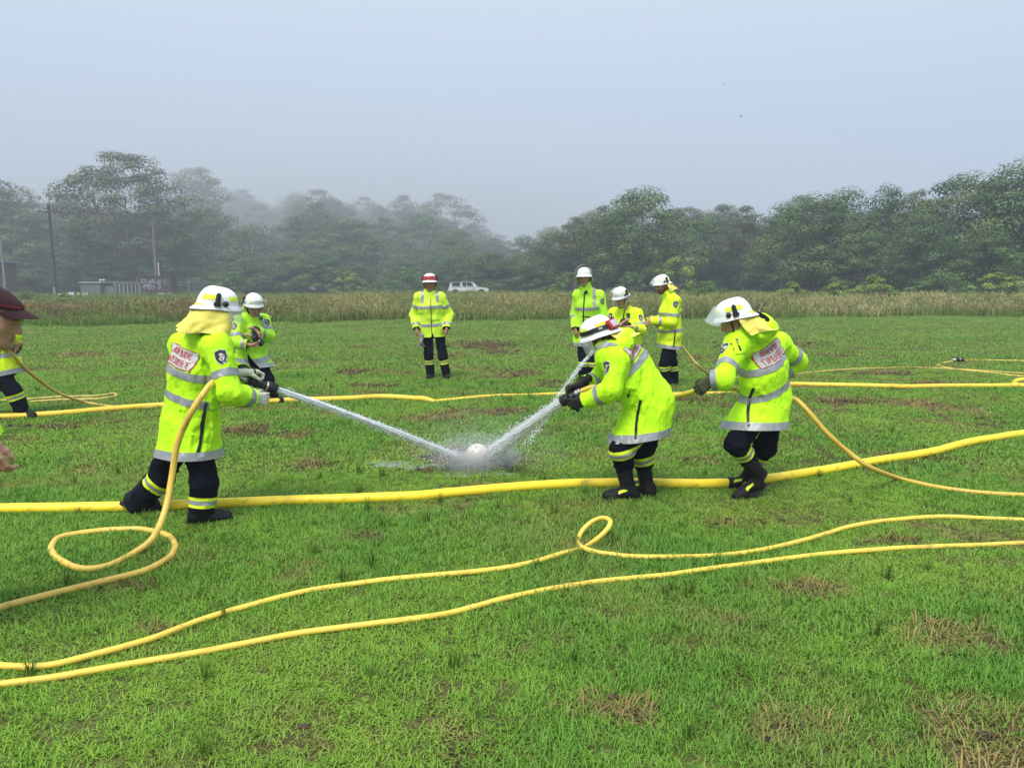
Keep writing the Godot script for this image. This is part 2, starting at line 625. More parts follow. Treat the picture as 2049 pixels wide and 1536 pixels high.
func build_tall_grass() -> void:
	var m := leafmat(0.75, 0.5)
	var dry := []
	var lush := []
	for k in 4:
		dry.append(stalk_tuft(24, 0.34, 0.45, 1.12, 0.014, 0.17, 0.7))
		lush.append(stalk_tuft(44, 0.34, 0.2, 0.6, 0.015, 0.0, 0.8))
	var a := [[[], [], [], []], [[], [], [], []]]
	var g := [[[], [], [], []], [[], [], [], []]]
	for k in 30000:
		var d := lerpf(27.0, 95.0, pow(rng.randf(), 1.8))
		var x := rnd(-1, 1) * (0.69 * d + 3.0)
		var u := x / d
		var edge := 28.0 + 5.5 * clampf((u + 0.62) / 0.4, 0, 1) + 3.5 * clampf((u - 0.1) / 0.4, 0, 1) + rough_noise.get_noise_2d(x * 0.5, 3.0) * 3.0
		if d < edge:
			continue
		var z := -d
		var depth := d - edge
		var v := rng.randi_range(0, 3)
		var n := patch_noise.get_noise_2d(x * 0.22, z * 0.22)
		var n2 := patch_noise.get_noise_2d(x * 0.6 + 80.0, z * 0.6)
		var y := ground_height(x, z)
		var basis := Basis(Vector3.UP, rnd(0, TAU))
		var rise := clampf(depth / 4.5 + n * 0.5, 0.0, 1.0)
		if rng.randf() < 0.95 - 0.75 * rise or (n2 > (-0.05 if u > -0.22 else 0.2) and rng.randf() < 0.6):
			g[0][v].append(Transform3D(basis.scaled(Vector3.ONE * rnd(0.7, 1.45) * (0.65 + 0.75 * rise + 0.4 * maxf(n, 0.0)) * (0.75 if u < -0.22 and rise > 0.6 else 1.0)), Vector3(x, y, z)))
			var j := rnd(0.75, 1.25)
			g[1][v].append(Color(0.16 * j, 0.28 * j, 0.05 * j).lerp(Color(0.26, 0.26, 0.09), clampf(n + 0.25, 0, 0.5)))
		if rng.randf() < 0.12 + 0.68 * rise:
			var tall := (0.50 + 0.40 * rise) * rnd(0.7, 1.2) * (1.0 + 0.8 * n + 0.5 * n2) * (1.0 - 0.45 * clampf((d - 42.0) / 30.0, 0, 1))
			var line := lerpf(36.0, 21.0, clampf((u + 0.5) / 0.35, 0, 1)) * rnd(0.85, 1.2)
			tall = minf(tall, maxf(0.25, 1.5 - line * d / 1530.0 + 0.25 * n + 0.2 * n2))
			a[0][v].append(Transform3D(basis.scaled(Vector3(1.25, tall, 1.25)), Vector3(x, y, z)))
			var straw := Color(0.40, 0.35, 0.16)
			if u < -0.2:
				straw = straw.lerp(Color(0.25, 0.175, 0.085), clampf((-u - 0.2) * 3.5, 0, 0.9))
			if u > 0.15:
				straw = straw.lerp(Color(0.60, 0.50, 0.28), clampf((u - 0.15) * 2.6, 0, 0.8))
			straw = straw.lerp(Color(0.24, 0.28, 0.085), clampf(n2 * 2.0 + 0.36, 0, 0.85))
			var j := rnd(0.75, 1.2)
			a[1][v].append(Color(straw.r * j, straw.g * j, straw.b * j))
	var tall_mass := mass("tall_dry_grass", "belt of waist-high straw-coloured grass behind the lawn", "tall grass")
	var lush_mass := mass("lush_grass", "thick green grass along the front edge of the tall grass", "grass")
	for v in 4:
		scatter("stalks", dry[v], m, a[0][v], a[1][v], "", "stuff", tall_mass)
		scatter("blades", lush[v], m, g[0][v], g[1][v], "", "stuff", lush_mass)



# ---------------------------------------------------------------- trees
var bark: StandardMaterial3D
var leaves: StandardMaterial3D


func leaf_clump(b: MB, at: Vector3, size: Vector3, count: int, leaf: float, tint: Color) -> void:
	for k in count:
		var d := rdir()
		if d.y < -0.25 and rng.randf() < 0.6:
			d.y = -d.y
		var r := pow(rng.randf(), 0.3)
		var p := at + d * size * r
		var nn := (d * 1.5 + Vector3.UP * 0.45 + rdir() * 0.42).normalized()
		var u := nn.cross(rdir()).normalized() * leaf * rnd(0.55, 1.15)
		var w := nn.cross(u) * rnd(0.35, 0.65)
		var j := rnd(0.8, 1.2)
		b.col = Color(tint.r * j * rnd(0.92, 1.1), tint.g * j, tint.b * j)
		var s := b.v.size()
		b.vert(p - u, nn)
		b.vert(p + w, nn)
		b.vert(p + u, nn)
		b.vert(p - w, nn)
		b.i.append_array([s, s + 1, s + 2, s, s + 2, s + 3])


# kind: 0 spreading gum with layered clumps, 1 round dense, 2 tall open, 3 shrub to the ground
func grow(kind: int, height: float, width: float, clumps: int, per: int, leaf: float, tint: Color) -> Array:
	var wood := MB.new()
	var crown := MB.new()
	wood.col = Color(0.16, 0.14, 0.12) if kind != 0 else Color(0.21, 0.185, 0.155)
	var fork := height * ([0.26, 0.2, 0.36, 0.05][kind] as float)
	var lowest := height * ([0.30, 0.14, 0.38, 0.02][kind] as float)
	var trunk_r := height * 0.021
	var lean := Vector3(rnd(-0.06, 0.06), 0, rnd(-0.06, 0.06)) * height
	var tpts := [Vector3(0, -0.3, 0), Vector3(0, fork * 0.5, 0) + lean * 0.2, Vector3(0, fork, 0) + lean * 0.5]
	wood.tube(smooth(tpts, height * 0.06), smooth(tpts, height * 0.06).map(func(p): return trunk_r * (1.25 - 0.45 * p.y / maxf(fork, 0.1))), 8)
	var centres := []
	var tries := 0
	while centres.size() < clumps and tries < 4000:
		tries += 1
		var f := rng.randf()                              # height in the crown
		var y := lerpf(lowest, height * 0.95, f)
		var prof := sin(PI * clampf(0.12 + 0.83 * pow(f, [0.9, 0.72, 0.85, 0.6][kind]), 0, 1))
		var reach := width * 0.5 * prof
		var a := rnd(0, TAU)
		var r := reach * pow(rng.randf(), 0.42)
		var p := Vector3(cos(a) * r, y, sin(a) * r) + lean
		var gap := height * ([0.095, 0.088, 0.085, 0.09][kind] as float)
		var ok := true
		for q in centres:
			if q.distance_to(p) < gap:
				ok = false
				break
		if ok:
			centres.append(p)
	var mains := []
	var n_main := 5 if kind != 3 else 8
	for k in n_main:
		var a := TAU * k / n_main + rnd(-0.4, 0.4)
		var e := Vector3(cos(a) * width * 0.22, height * rnd(0.5, 0.75), sin(a) * width * 0.22) + lean
		var st: Vector3 = tpts[2] - Vector3(0, rnd(0, 0.3) * fork, 0)
		var path := smooth([st, st.lerp(e, 0.4) + Vector3(0, height * 0.04, 0) + rdir() * width * 0.02, e], height * 0.05)
		var rr := []
		for q in path.size():
			rr.append(lerpf(trunk_r * 0.62, trunk_r * 0.2, float(q) / (path.size() - 1)))
		wood.tube(path, rr, 6, false)
		mains.append(path)
	for p in centres:
		var best: Vector3 = tpts[2]
		var bd := 1e9
		for path in mains:
			for q in path:
				var dd: float = q.distance_to(p) + maxf(0.0, q.y - p.y + height * 0.08) * 1.5
				if dd < bd:
					bd = dd
					best = q
		var mid: Vector3 = best.lerp(p, 0.5) - Vector3(0, bd * 0.08, 0) + rdir() * bd * 0.08
		wood.tube(smooth([best, mid, p], height * 0.06), smooth([best, mid, p], height * 0.06).map(func(q): return trunk_r * 0.17 * (1.2 - 0.8 * q.distance_to(best) / maxf(bd, 0.01))), 5, false)
		var j := rnd(0.65, 1.4)
		var c := Color(tint.r * j * rnd(0.9, 1.25), tint.g * j, tint.b * j * rnd(0.75, 1.1))
		var sz: float = height * ([0.082, 0.10, 0.07, 0.11][kind] as float) * rnd(0.7, 1.4)
		leaf_clump(crown, p, Vector3(sz * 1.2, sz * ([0.62, 0.8, 0.7, 0.8][kind] as float), sz * 1.2), int(per * rnd(0.7, 1.3)), leaf, c)
	return [wood.mesh(), crown.mesh(), height]


func plant(called: String, label: String, category: String, kind: Array, at: Vector3, height: float, wide: float, group: String, turn := -1.0) -> Node3D:
	var o := thing(called, label, category, Vector3(at.x, at.y + hill(at.x, at.z), at.z), rnd(0, TAU) if turn < 0.0 else turn, group)
	part("trunk" if category == "tree" else "stems", kind[0], bark, o)
	part("crown" if category == "tree" else "foliage", kind[1], leaves, o)
	var s: float = height / kind[2]
	o.scale = Vector3(s * wide, s, s * wide)
	return o


func build_forest() -> void:
	bark = vmat(0.9)
	leaves = leafmat(0.55, 0.35)
	rng.seed = 77
	var gum := grow(0, 16.0, 15.5, 84, 230, 0.165, Color(0.090, 0.125, 0.052))
	var round_a := grow(1, 12.0, 9.5, 66, 250, 0.15, Color(0.066, 0.128, 0.040))
	var round_b := grow(1, 12.0, 11.0, 76, 250, 0.15, Color(0.084, 0.142, 0.042))
	var round_c := grow(1, 12.0, 8.0, 58, 250, 0.145, Color(0.052, 0.108, 0.040))
	var open_a := grow(2, 15.0, 9.0, 54, 200, 0.16, Color(0.090, 0.126, 0.052))
	var open_b := grow(2, 15.0, 11.0, 60, 200, 0.16, Color(0.084, 0.110, 0.050))
	var bush_a := grow(3, 3.0, 4.2, 46, 120, 0.075, Color(0.085, 0.165, 0.042))
	var bush_b := grow(3, 3.0, 3.6, 40, 120, 0.085, Color(0.125, 0.215, 0.042))
	var kinds := {"g": gum, "a": round_a, "b": round_b, "c": round_c, "o": open_a, "p": open_b}
	# single trees that can be told apart: kind, base point, distance, height, width factor, label
	var list := [
		["g", Vector3(-52.769, -0.088, -108), 19.9, 1.0, "tall spreading gum tree with layered crown behind the second timber pole"],
		["o", Vector3(-75.594, -0.152, -112), 17.0, 1.3, "dark gum tree cut by the left edge of the photo, above the brick shed"],
		["p", Vector3(-80.146, -0.442, -130), 15.5, 1.0, "gum tree with a long bare leaning top left of the first timber pole"],
		["b", Vector3(-70.14, -0.152, -112), 12.0, 1.4, "broad green tree filling the space between brick shed and first timber pole"],
		["c", Vector3(-58.05, -0.158, -104), 8.5, 1.4, "low dark tree under the left side of the big spreading gum"],
		["o", Vector3(-59.362, -0.764, -150), 22.5, 1.0, "pale hazy tall gum tree right of the big spreading gum"],
		["b", Vector3(-43.604, -0.297, -112), 12.5, 1.3, "olive green rounded tree right of the pale timber pole"],
		["a", Vector3(-38.66, -0.401, -118), 10.6, 1.3, "mid green tree behind the helmet of the firefighter aiming a stubby nozzle"],
		["c", Vector3(-33.632, -0.471, -122), 12.0, 1.4, "dense dark tree behind the fence with the white notice"],
		["b", Vector3(-25.633, -0.401, -118), 11.5, 1.5, "wide brownish green tree left of the red-helmeted firefighter"],
		["o", Vector3(-20.416, -0.54, -126), 12.6, 1.2, "open-crowned tree left above the red-helmeted firefighter"],
		["a", Vector3(-15.336, -0.575, -128), 13.0, 1.2, "dark full tree directly behind the red-helmeted firefighter"],
		["b", Vector3(-9.623, -0.505, -124), 10.5, 1.2, "grey green tree rising above the white utility vehicle"],
		["p", Vector3(-15.484, -1.218, -165), 18.6, 1.3, "hazy gum with feathery top, highest behind the red-helmeted firefighter"],
		["a", Vector3(-4.821, -0.764, -150), 11.0, 1.3, "low distant tree in the dip of the skyline right of the vehicle"],
		["c", Vector3(1.597, -0.281, -120), 9.0, 1.5, "low rounded tree at the middle of the skyline dip"],
		["b", Vector3(5.829, -0.04, -105), 8.8, 1.2, "bushy tree at the foot of the rising right-hand treeline"],
		["o", Vector3(7.986, 0.073, -98), 10.3, 1.1, "thin-crowned tree left of the tallest rounded tree"],
		["p", Vector3(11.134, 0.121, -95), 11.3, 1.0, "tree with pale open limbs behind the smiling firefighter's helmet"],
		["b", Vector3(15.17, 0.234, -88), 12.3, 1.25, "tallest rounded dark tree near the centre right, above two firefighters"],
		["a", Vector3(12.301, 0.19, -84), 10.0, 1.0, "dark shoulder tree on the left of the tallest rounded tree"],
		["o", Vector3(30.46, -0.522, -135), 15.0, 1.1, "pale hazy tree peeping out right of the tallest rounded tree"],
		["c", Vector3(25.803, 0.073, -98), 10.0, 1.2, "medium tree behind the bearded firefighter's shoulder side"],
		["p", Vector3(27.807, 0.17, -92), 10.9, 1.1, "grey-brown open tree above the helmet of the kneebent hose handler"],
		["a", Vector3(29.212, 0.19, -84), 10.2, 1.0, "dark tree left of the first big right-hand crown"],
		["b", Vector3(29.391, 0.329, -76), 10.2, 1.1, "full green tree above the right hose handler's back"],
		["a", Vector3(31.982, 0.364, -74), 10.6, 1.0, "rounded tree with a flat leafy top right of the hose handlers"],
		["c", Vector3(35.922, 0.364, -74), 10.9, 0.9, "narrow dark blue-green tree poking up between lighter crowns"],
		["o", Vector3(40.002, 0.329, -76), 11.0, 1.0, "sparse tree with bare twigs at its top"],
		["b", Vector3(40.936, 0.433, -70), 11.4, 1.05, "large green crown second from the right edge"],
		["a", Vector3(43.311, 0.503, -66), 11.9, 1.1, "biggest dark tree at the right edge of the photo"],
		["c", Vector3(34.525, 0.503, -66), 7.4, 1.3, "lower bright tree in front of the tall right-hand trees"],
		["b", Vector3(32.071, 0.433, -70), 6.4, 1.2, "low leafy tree below the narrow dark tree"],
		["a", Vector3(37.666, 0.572, -62), 6.2, 1.4, "lower tree with pale green leaves below the right-hand crowns"],
		["c", Vector3(17.62, 0.155, -86), 6.6, 1.2, "low dark tree beneath the tallest rounded tree's right side"],
		["a", Vector3(45.532, 0.538, -64), 12.0, 1.2, "dark tree just beyond the right edge"],
	]
	for t in list:
		var p: Vector3 = t[1]
		plant("tree", t[4], "tree", kinds[t[0]], Vector3(p.x, -0.2, p.z), t[2], t[3], "trees along the far edge of the field")
	# shrubs
	var shrubs := [
		["a", Vector3(-35.29, -0.053, -98), 3.2, 1.3, "bright green shrub behind the firefighter with the stubby nozzle"],
		["b", Vector3(-21.398, -0.088, -100), 3.4, 1.3, "yellow-green shrub by the end of the wire fence"],
		["a", Vector3(-16.528, -0.088, -100), 2.6, 1.2, "small grey-green shrub right of the fence end"],
		["a", Vector3(-12.749, -0.019, -96), 3.8, 1.2, "blue-green shrub at the red-helmeted firefighter's right shoulder"],
		["a", Vector3(-8.69, -0.152, -112), 4.8, 1.2, "dark shrub above the white vehicle's rear"],
		["b", Vector3(-3.535, -0.12, -110), 4.2, 1.2, "dark green shrub above the white vehicle's bonnet"],
		["a", Vector3(6.449, 0.266, -86), 3.0, 1.1, "small shrub left of the smiling firefighter"],
		["a", Vector3(12.493, 0.363, -80), 3.0, 1.1, "light green shrub between the woman and the bearded firefighter"],
		["b", Vector3(16.738, 0.395, -78), 4.6, 1.0, "pale willow-like shrub behind the bearded firefighter"],
		["a", Vector3(12.078, 0.651, -47), 1.9, 1.2, "low shrub in the tall grass right of the bearded firefighter"],
		["b", Vector3(16.603, 0.672, -46), 1.9, 1.2, "low bright shrub in the grass above the right hose handler"],
		["b", Vector3(19.02, 0.694, -45), 1.85, 1.2, "small leafy shrub in the grass, left of the yellow-green one"],
		["b", Vector3(20.05, 0.68, -43), 2.3, 1.1, "yellow-green shrub above the dead twigs in the tall grass"],
		["a", Vector3(33.724, 0.607, -60), 2.6, 1.6, "spreading dark shrub under the right-hand trees"],
		["b", Vector3(31.361, 0.652, -50), 2.5, 1.5, "rounded olive shrub near the right edge"],
		["a", Vector3(39.562, 0.685, -60), 3.2, 1.4, "dark shrub touching the right edge of the photo"],
		["b", Vector3(-29.247, 0.264, -50), 1.1, 1.6, "bright green bush below the first timber pole"],
		["a", Vector3(-33.864, 0.223, -54), 1.2, 1.6, "soft green bush beside the peaked cap"],
		["b", Vector3(2.406, 0.672, -46), 1.5, 0.9, "slim green shrub in the tall grass right of the vehicle"],
	]
	for t in shrubs:
		var p: Vector3 = t[1]
		plant("shrub", t[4], "shrub", bush_a if t[0] == "a" else bush_b, Vector3(p.x, -0.1, p.z), t[2], t[3], "shrubs in and behind the tall grass")
	# the wood behind them, too deep to count
	var spots := [[], [], [], []]
	for k in 300:
		var d := rnd(118, 250)
		var u := rnd(-0.8, 0.8)
		var x := u * d
		if u > -0.07 and u < 0.05 and rng.randf() < 0.5:
			continue
		var h := rnd(0.75, 1.15) * (0.8 if absf(u) < 0.1 else 1.0)
		spots[k % 4].append(Transform3D(Basis(Vector3.UP, rnd(0, TAU)).scaled(Vector3(h * 1.1, h, h * 1.1)), Vector3(x, hill(x, -d) - 0.4, -d)))
	for k in 160:
		var d := rnd(98, 120)
		var u := rnd(-0.78, 0.78)
		if u > 0.05:
			d -= 18.0 * clampf((u - 0.05) / 0.3, 0, 1)
		var x := u * d
		var h := rnd(0.42, 0.62)
		spots[2 * (k % 2)].append(Transform3D(Basis(Vector3.UP, rnd(0, TAU)).scaled(Vector3(h * 1.5, h, h * 1.5)), Vector3(x, -1.0, -d - 6.0)))
	var far := [round_a, open_a, round_b, open_b]
	var wood := mass("distant_forest", "hazy wooded rise behind the single trees", "forest")
	for k in 4:
		scatter("crowns", far[k][1], leaves, spots[k], [], "", "stuff", wood)
		scatter("trunks", far[k][0], bark, spots[k], [], "", "stuff", wood)



func build_mist() -> void:                                # low cloud lying on the wooded rise
	var bank := mass("mist_cloud", "pale mist lying in the treetops of the wooded rise", "mist")
	for m in [[Vector3(-62, 9, -122), Vector3(170, 46, 56), 0.0060], [Vector3(-60, 14, -205), Vector3(420, 60, 150), 0.0030], [Vector3(-50, 10, -215), Vector3(320, 50, 120), 0.0035], [Vector3(-70, 6, -190), Vector3(260, 52, 100), 0.0025]]:
		var fog := FogVolume.new()
		fog.name = "bank"
		fog.shape = RenderingServer.FOG_VOLUME_SHAPE_ELLIPSOID
		fog.size = m[1]
		fog.position = m[0]
		var fm := FogMaterial.new()
		fm.albedo = Color(0.95, 0.97, 1.0)
		fm.density = m[2]
		fog.material = fm
		fog.set_meta("kind", "stuff")
		bank.add_child(fog, true)



# ---------------------------------------------------------------- bodies and clothes: a field of tapered capsules, meshed by surface nets
class Field:
	var a := PackedVector3Array()
	var ab := PackedVector3Array()
	var inv := PackedFloat32Array()
	var ra := PackedFloat32Array()
	var rb := PackedFloat32Array()
	var k0 := PackedFloat32Array()
	var k1 := PackedFloat32Array()
	var side := PackedVector3Array()
	var wide := PackedFloat32Array()
	var grp := PackedInt32Array()
	var cut := PackedVector4Array()                       # spheres taken away
	var folds: FastNoiseLite
	var fold := 0.0
	var stretch := Vector3.ONE

	func seg(p: Vector3, q: Vector3, r0: float, r1: float, blend0 := 0.03, blend1 := -1.0, right := Vector3.ZERO, w := 1.0, g := 0) -> void:
		a.append(p)
		ab.append(q - p)
		inv.append(1.0 / maxf((q - p).length_squared(), 1e-8))
		ra.append(r0)
		rb.append(r1)
		k0.append(blend0)
		k1.append(blend0 if blend1 < 0.0 else blend1)
		side.append(right)
		wide.append(w)
		grp.append(g)

	func one(s: int, p: Vector3) -> float:
		var ap := p - a[s]
		var t := clampf(ap.dot(ab[s]) * inv[s], 0.0, 1.0)
		var q := ap - ab[s] * t
		var r := lerpf(ra[s], rb[s], t)
		if wide[s] == 1.0:
			return q.length() - r
		var x := q.dot(side[s])
		q += side[s] * (x / wide[s] - x)
		return q.length() - r

	func dist(p: Vector3, list: PackedInt32Array) -> float:
		var d := 1e9
		for s in list:
			var ap := p - a[s]
			var t := clampf(ap.dot(ab[s]) * inv[s], 0.0, 1.0)
			var q := ap - ab[s] * t
			if wide[s] != 1.0:
				var x := q.dot(side[s])
				q += side[s] * (x / wide[s] - x)
			var di := q.length() - lerpf(ra[s], rb[s], t)
			var k := lerpf(k0[s], k1[s], t)
			var h := maxf(k - absf(d - di), 0.0) / k
			d = minf(d, di) - h * h * k * 0.25
		for c in cut:
			var dc := c.w - p.distance_to(Vector3(c.x, c.y, c.z))
			var h2 := maxf(0.008 - absf(d - dc), 0.0) / 0.008
			d = maxf(d, dc) + h2 * h2 * 0.002
		if fold > 0.0 and d < 0.06:
			d -= fold * folds.get_noise_3dv(p * stretch)
		return d

	func every() -> PackedInt32Array:
		return PackedInt32Array(range(a.size()))

	func group(p: Vector3, g: int, other := false) -> float:
		var d := 1e9
		for s in a.size():
			if (grp[s] == g) != other:
				d = minf(d, one(s, p))
		return d

	func net(cell: float) -> MB:
		var lo := Vector3.ONE * 1e9
		var hi := -lo
		for s in a.size():
			var r := maxf(ra[s], rb[s]) * maxf(wide[s], 1.0) + 0.03
			for e in [a[s], a[s] + ab[s]]:
				lo = lo.min(e - Vector3.ONE * r)
				hi = hi.max(e + Vector3.ONE * r)
		var n := Vector3i(((hi - lo) / (cell * 4.0)).ceil()) * 4 + Vector3i.ONE
		var nx := n.x
		var nxy := n.x * n.y
		var f := PackedFloat32Array()
		f.resize(nxy * n.z)
		f.fill(1e9)
		var everything := every()
		var half := cell * 4.0 * 0.5 * 1.7321
		var cells := []
		for bz in (n.z - 1) / 4:
			for by in (n.y - 1) / 4:
				for bx in (n.x - 1) / 4:
					var c := lo + Vector3(bx * 4 + 2, by * 4 + 2, bz * 4 + 2) * cell
					var near := PackedInt32Array()
					var m := 1e9
					for s in everything:
						var d1 := one(s, c)
						m = minf(m, d1)
						if d1 < half + 0.07:
							near.append(s)
					if m > half + 0.05 or m < -half - 0.06 - fold:
						continue
					if near.is_empty():
						continue
					if absf(dist(c, near)) > half + 0.02 + fold:
						continue
					cells.append(Vector3i(bx * 4, by * 4, bz * 4))
					for z in 5:
						for y in 5:
							for x in 5:
								var at := bx * 4 + x + (by * 4 + y) * nx + (bz * 4 + z) * nxy
								if f[at] > 1e8:
									f[at] = dist(lo + Vector3(bx * 4 + x, by * 4 + y, bz * 4 + z) * cell, near)
		var out := MB.new()
		var ids := PackedInt32Array()
		ids.resize(f.size())
		ids.fill(-1)
		var offs := [0, 1, nx, nx + 1, nxy, nxy + 1, nxy + nx, nxy + nx + 1]
		var cube := [[0, 1], [2, 3], [4, 5], [6, 7], [0, 2], [1, 3], [4, 6], [5, 7], [0, 4], [1, 5], [2, 6], [3, 7]]
		var list := PackedInt32Array()
		for o in cells:
			for z in 4:
				for y in 4:
					for x in 4:
						var at: int = o.x + x + (o.y + y) * nx + (o.z + z) * nxy
						var inside := 0
						var bad := false
						for k in 8:
							var fv := f[at + offs[k]]
							if fv > 1e8:
								bad = true
								break
							if fv < 0.0:
								inside += 1
						if bad or inside == 0 or inside == 8:
							continue
						var sum := Vector3.ZERO
						var cnt := 0
						for e in cube:
							var fa := f[at + offs[e[0]]]
							var fb := f[at + offs[e[1]]]
							if (fa < 0.0) != (fb < 0.0):
								var t := fa / (fa - fb)
								var pa := Vector3(e[0] & 1, (e[0] >> 1) & 1, e[0] >> 2)
								var pb := Vector3(e[1] & 1, (e[1] >> 1) & 1, e[1] >> 2)
								sum += pa.lerp(pb, t)
								cnt += 1
						ids[at] = out.v.size()
						list.append(at)
						out.v.append(lo + (Vector3(o.x + x, o.y + y, o.z + z) + sum / cnt) * cell)
						out.n.append(Vector3.ZERO)
						out.c.append(Color.WHITE)
		var steps := [1, nx, nxy]
		for at in list:
			for ax in 3:
				var e: int = steps[ax]
				var u: int = steps[(ax + 1) % 3]
				var w: int = steps[(ax + 2) % 3]
				if at - u - w < 0:
					continue
				var f0 := f[at]
				var f1 := f[at + e]
				if f1 > 1e8 or (f0 < 0.0) == (f1 < 0.0):
					continue
				var q0 := ids[at]
				var q1 := ids[at - u]
				var q2 := ids[at - u - w]
				var q3 := ids[at - w]
				if q0 < 0 or q1 < 0 or q2 < 0 or q3 < 0:
					continue
				if f0 < 0.0:                              # outside is towards +axis; clockwise from there
					out.i.append_array([q0, q2, q1, q0, q3, q2])
				else:
					out.i.append_array([q0, q1, q2, q0, q2, q3])
		renormal(out)
		return out

	static func renormal(b: MB) -> void:
		b.n.fill(Vector3.ZERO)
		for t in range(0, b.i.size(), 3):
			var p := b.v[b.i[t]]
			var nn := (b.v[b.i[t + 2]] - p).cross(b.v[b.i[t + 1]] - p)
			b.n[b.i[t]] += nn
			b.n[b.i[t + 1]] += nn
			b.n[b.i[t + 2]] += nn
		for k in b.v.size():
			b.n[k] = b.n[k].normalized()

	# the point of the surface met when coming in from p along dir
	func meet(p: Vector3, dir: Vector3, list: PackedInt32Array) -> Vector3:
		var q := p
		for k in 90:
			var d := dist(q, list)
			if d < 0.0006 or d > 0.4 or q.distance_squared_to(p) > 0.36:
				break
			q += dir * maxf(d * 0.8, 0.0006)
		return q


# keep what lies where every scalar is above zero, moved out by lift along the normals
func clipped(b: MB, fns: Array, lift := 0.0) -> MB:
	var val := []
	for fn in fns:
		var s := PackedFloat32Array()
		s.resize(b.v.size())
		for k in b.v.size():
			s[k] = fn.call(b.v[k])
		val.append(s)
	var out := MB.new()
	var map := {}
	for t in range(0, b.i.size(), 3):
		var gone := false
		var whole := true
		for s in val:
			var n := 0
			for q in 3:
				if s[b.i[t + q]] > 0.0:
					n += 1
			if n == 0:
				gone = true
				break
			if n < 3:
				whole = false
		if gone:
			continue
		if whole:
			for q in 3:
				var id := b.i[t + q]
				if not map.has(id):
					map[id] = out.v.size()
					out.v.append(b.v[id] + b.n[id] * lift)
					out.n.append(b.n[id])
					out.c.append(b.c[id])
				out.i.append(map[id])
			continue
		var poly := []                                    # [position, normal, colour, scalars]
		for q in 3:
			var id := b.i[t + q]
			var sc := []
			for s in val:
				sc.append(s[id])
			poly.append([b.v[id], b.n[id], b.c[id], sc])
		for m in val.size():
			var next := []
			for q in poly.size():
				var x: Array = poly[q]
				var y: Array = poly[(q + 1) % poly.size()]
				var fx: float = x[3][m]
				var fy: float = y[3][m]
				if fx > 0.0:
					next.append(x)
				if (fx > 0.0) != (fy > 0.0):
					var h := fx / (fx - fy)
					var sc := []
					for z in val.size():
						sc.append(lerpf(x[3][z], y[3][z], h))
					next.append([x[0].lerp(y[0], h), x[1].lerp(y[1], h).normalized(), x[2].lerp(y[2], h), sc])
			poly = next
			if poly.size() < 3:
				break
		if poly.size() < 3:
			continue
		var base := out.v.size()
		for x in poly:
			out.v.append(x[0] + x[1] * lift)
			out.n.append(x[1])
			out.c.append(x[2])
		for q in poly.size() - 2:
			out.i.append_array([base, base + q + 1, base + q + 2])
	return out


# lay flat triangles (x right, y up, seen from +normal) on a surface
func draped(f: Field, tris: PackedVector2Array, origin: Vector3, right: Vector3, up: Vector3, lift: float, fine := 0.022, reach := 0.3) -> MB:
	var out := MB.new()
	var nn := right.cross(up).normalized()
	var todo := []
	for k in range(0, tris.size(), 3):
		todo.append([tris[k], tris[k + 1], tris[k + 2], 0])
	var all := f.every()
	var seen := {}
	var missed := {}
	while todo.size():
		var t: Array = todo.pop_back()
		var longest := 0
		var ll := 0.0
		for q in 3:
			var l: float = t[q].distance_to(t[(q + 1) % 3])
			if l > ll:
				ll = l
				longest = q
		if ll > fine and t[3] < 9:
			var a: Vector2 = t[longest]
			var b: Vector2 = t[(longest + 1) % 3]
			var c: Vector2 = t[(longest + 2) % 3]
			todo.append([a, (a + b) * 0.5, c, t[3] + 1])
			todo.append([(a + b) * 0.5, b, c, t[3] + 1])
			continue
		var ccw: float = (t[1] - t[0]).cross(t[2] - t[0])
		var ids := []
		for q in 3:
			var key: Vector2 = t[q].snapped(Vector2(0.0001, 0.0001))
			if not seen.has(key):
				var p: Vector3 = origin + right * t[q].x + up * t[q].y
				seen[key] = out.v.size()
				var hit := f.meet(p + nn * reach, -nn, all)
				if absf(f.dist(hit, all)) > 0.015:
					missed[out.v.size()] = true
				out.v.append(hit + nn * lift)
				out.n.append(nn)
				out.c.append(Color.WHITE)
			ids.append(seen[key])
		if missed.has(ids[0]) or missed.has(ids[1]) or missed.has(ids[2]):
			continue
		if maxf(out.v[ids[0]].distance_to(out.v[ids[1]]), maxf(out.v[ids[1]].distance_to(out.v[ids[2]]), out.v[ids[2]].distance_to(out.v[ids[0]]))) > fine * 3.5:
			continue
		if ccw > 0.0:
			out.i.append_array([ids[0], ids[2], ids[1]])
		else:
			out.i.append_array([ids[0], ids[1], ids[2]])
	Field.renormal(out)
	return out


func one_piece(b: MB) -> MB:                              # the largest connected piece
	var root := PackedInt32Array(range(b.v.size()))
	var find := func(k: int) -> int:
		var r := k
		while root[r] != r:
			r = root[r]
		return r
	for t in range(0, b.i.size(), 3):
		var a: int = find.call(b.i[t])
		root[find.call(b.i[t + 1])] = a
		root[find.call(b.i[t + 2])] = a
	var size := {}
	var best := -1
	for t in range(0, b.i.size(), 3):
		var r: int = find.call(b.i[t])
		size[r] = size.get(r, 0) + 1
		if best < 0 or size[r] > size[best]:
			best = r
	var out := MB.new()
	out.v = b.v
	out.n = b.n
	out.c = b.c
	for t in range(0, b.i.size(), 3):
		if find.call(b.i[t]) == best:
			out.i.append_array([b.i[t], b.i[t + 1], b.i[t + 2]])
	var tidy := MB.new()
	var map := {}
	for id in out.i:
		if not map.has(id):
			map[id] = tidy.v.size()
			tidy.v.append(out.v[id])
			tidy.n.append(out.n[id])
			tidy.c.append(out.c[id])
		tidy.i.append(map[id])
	return tidy


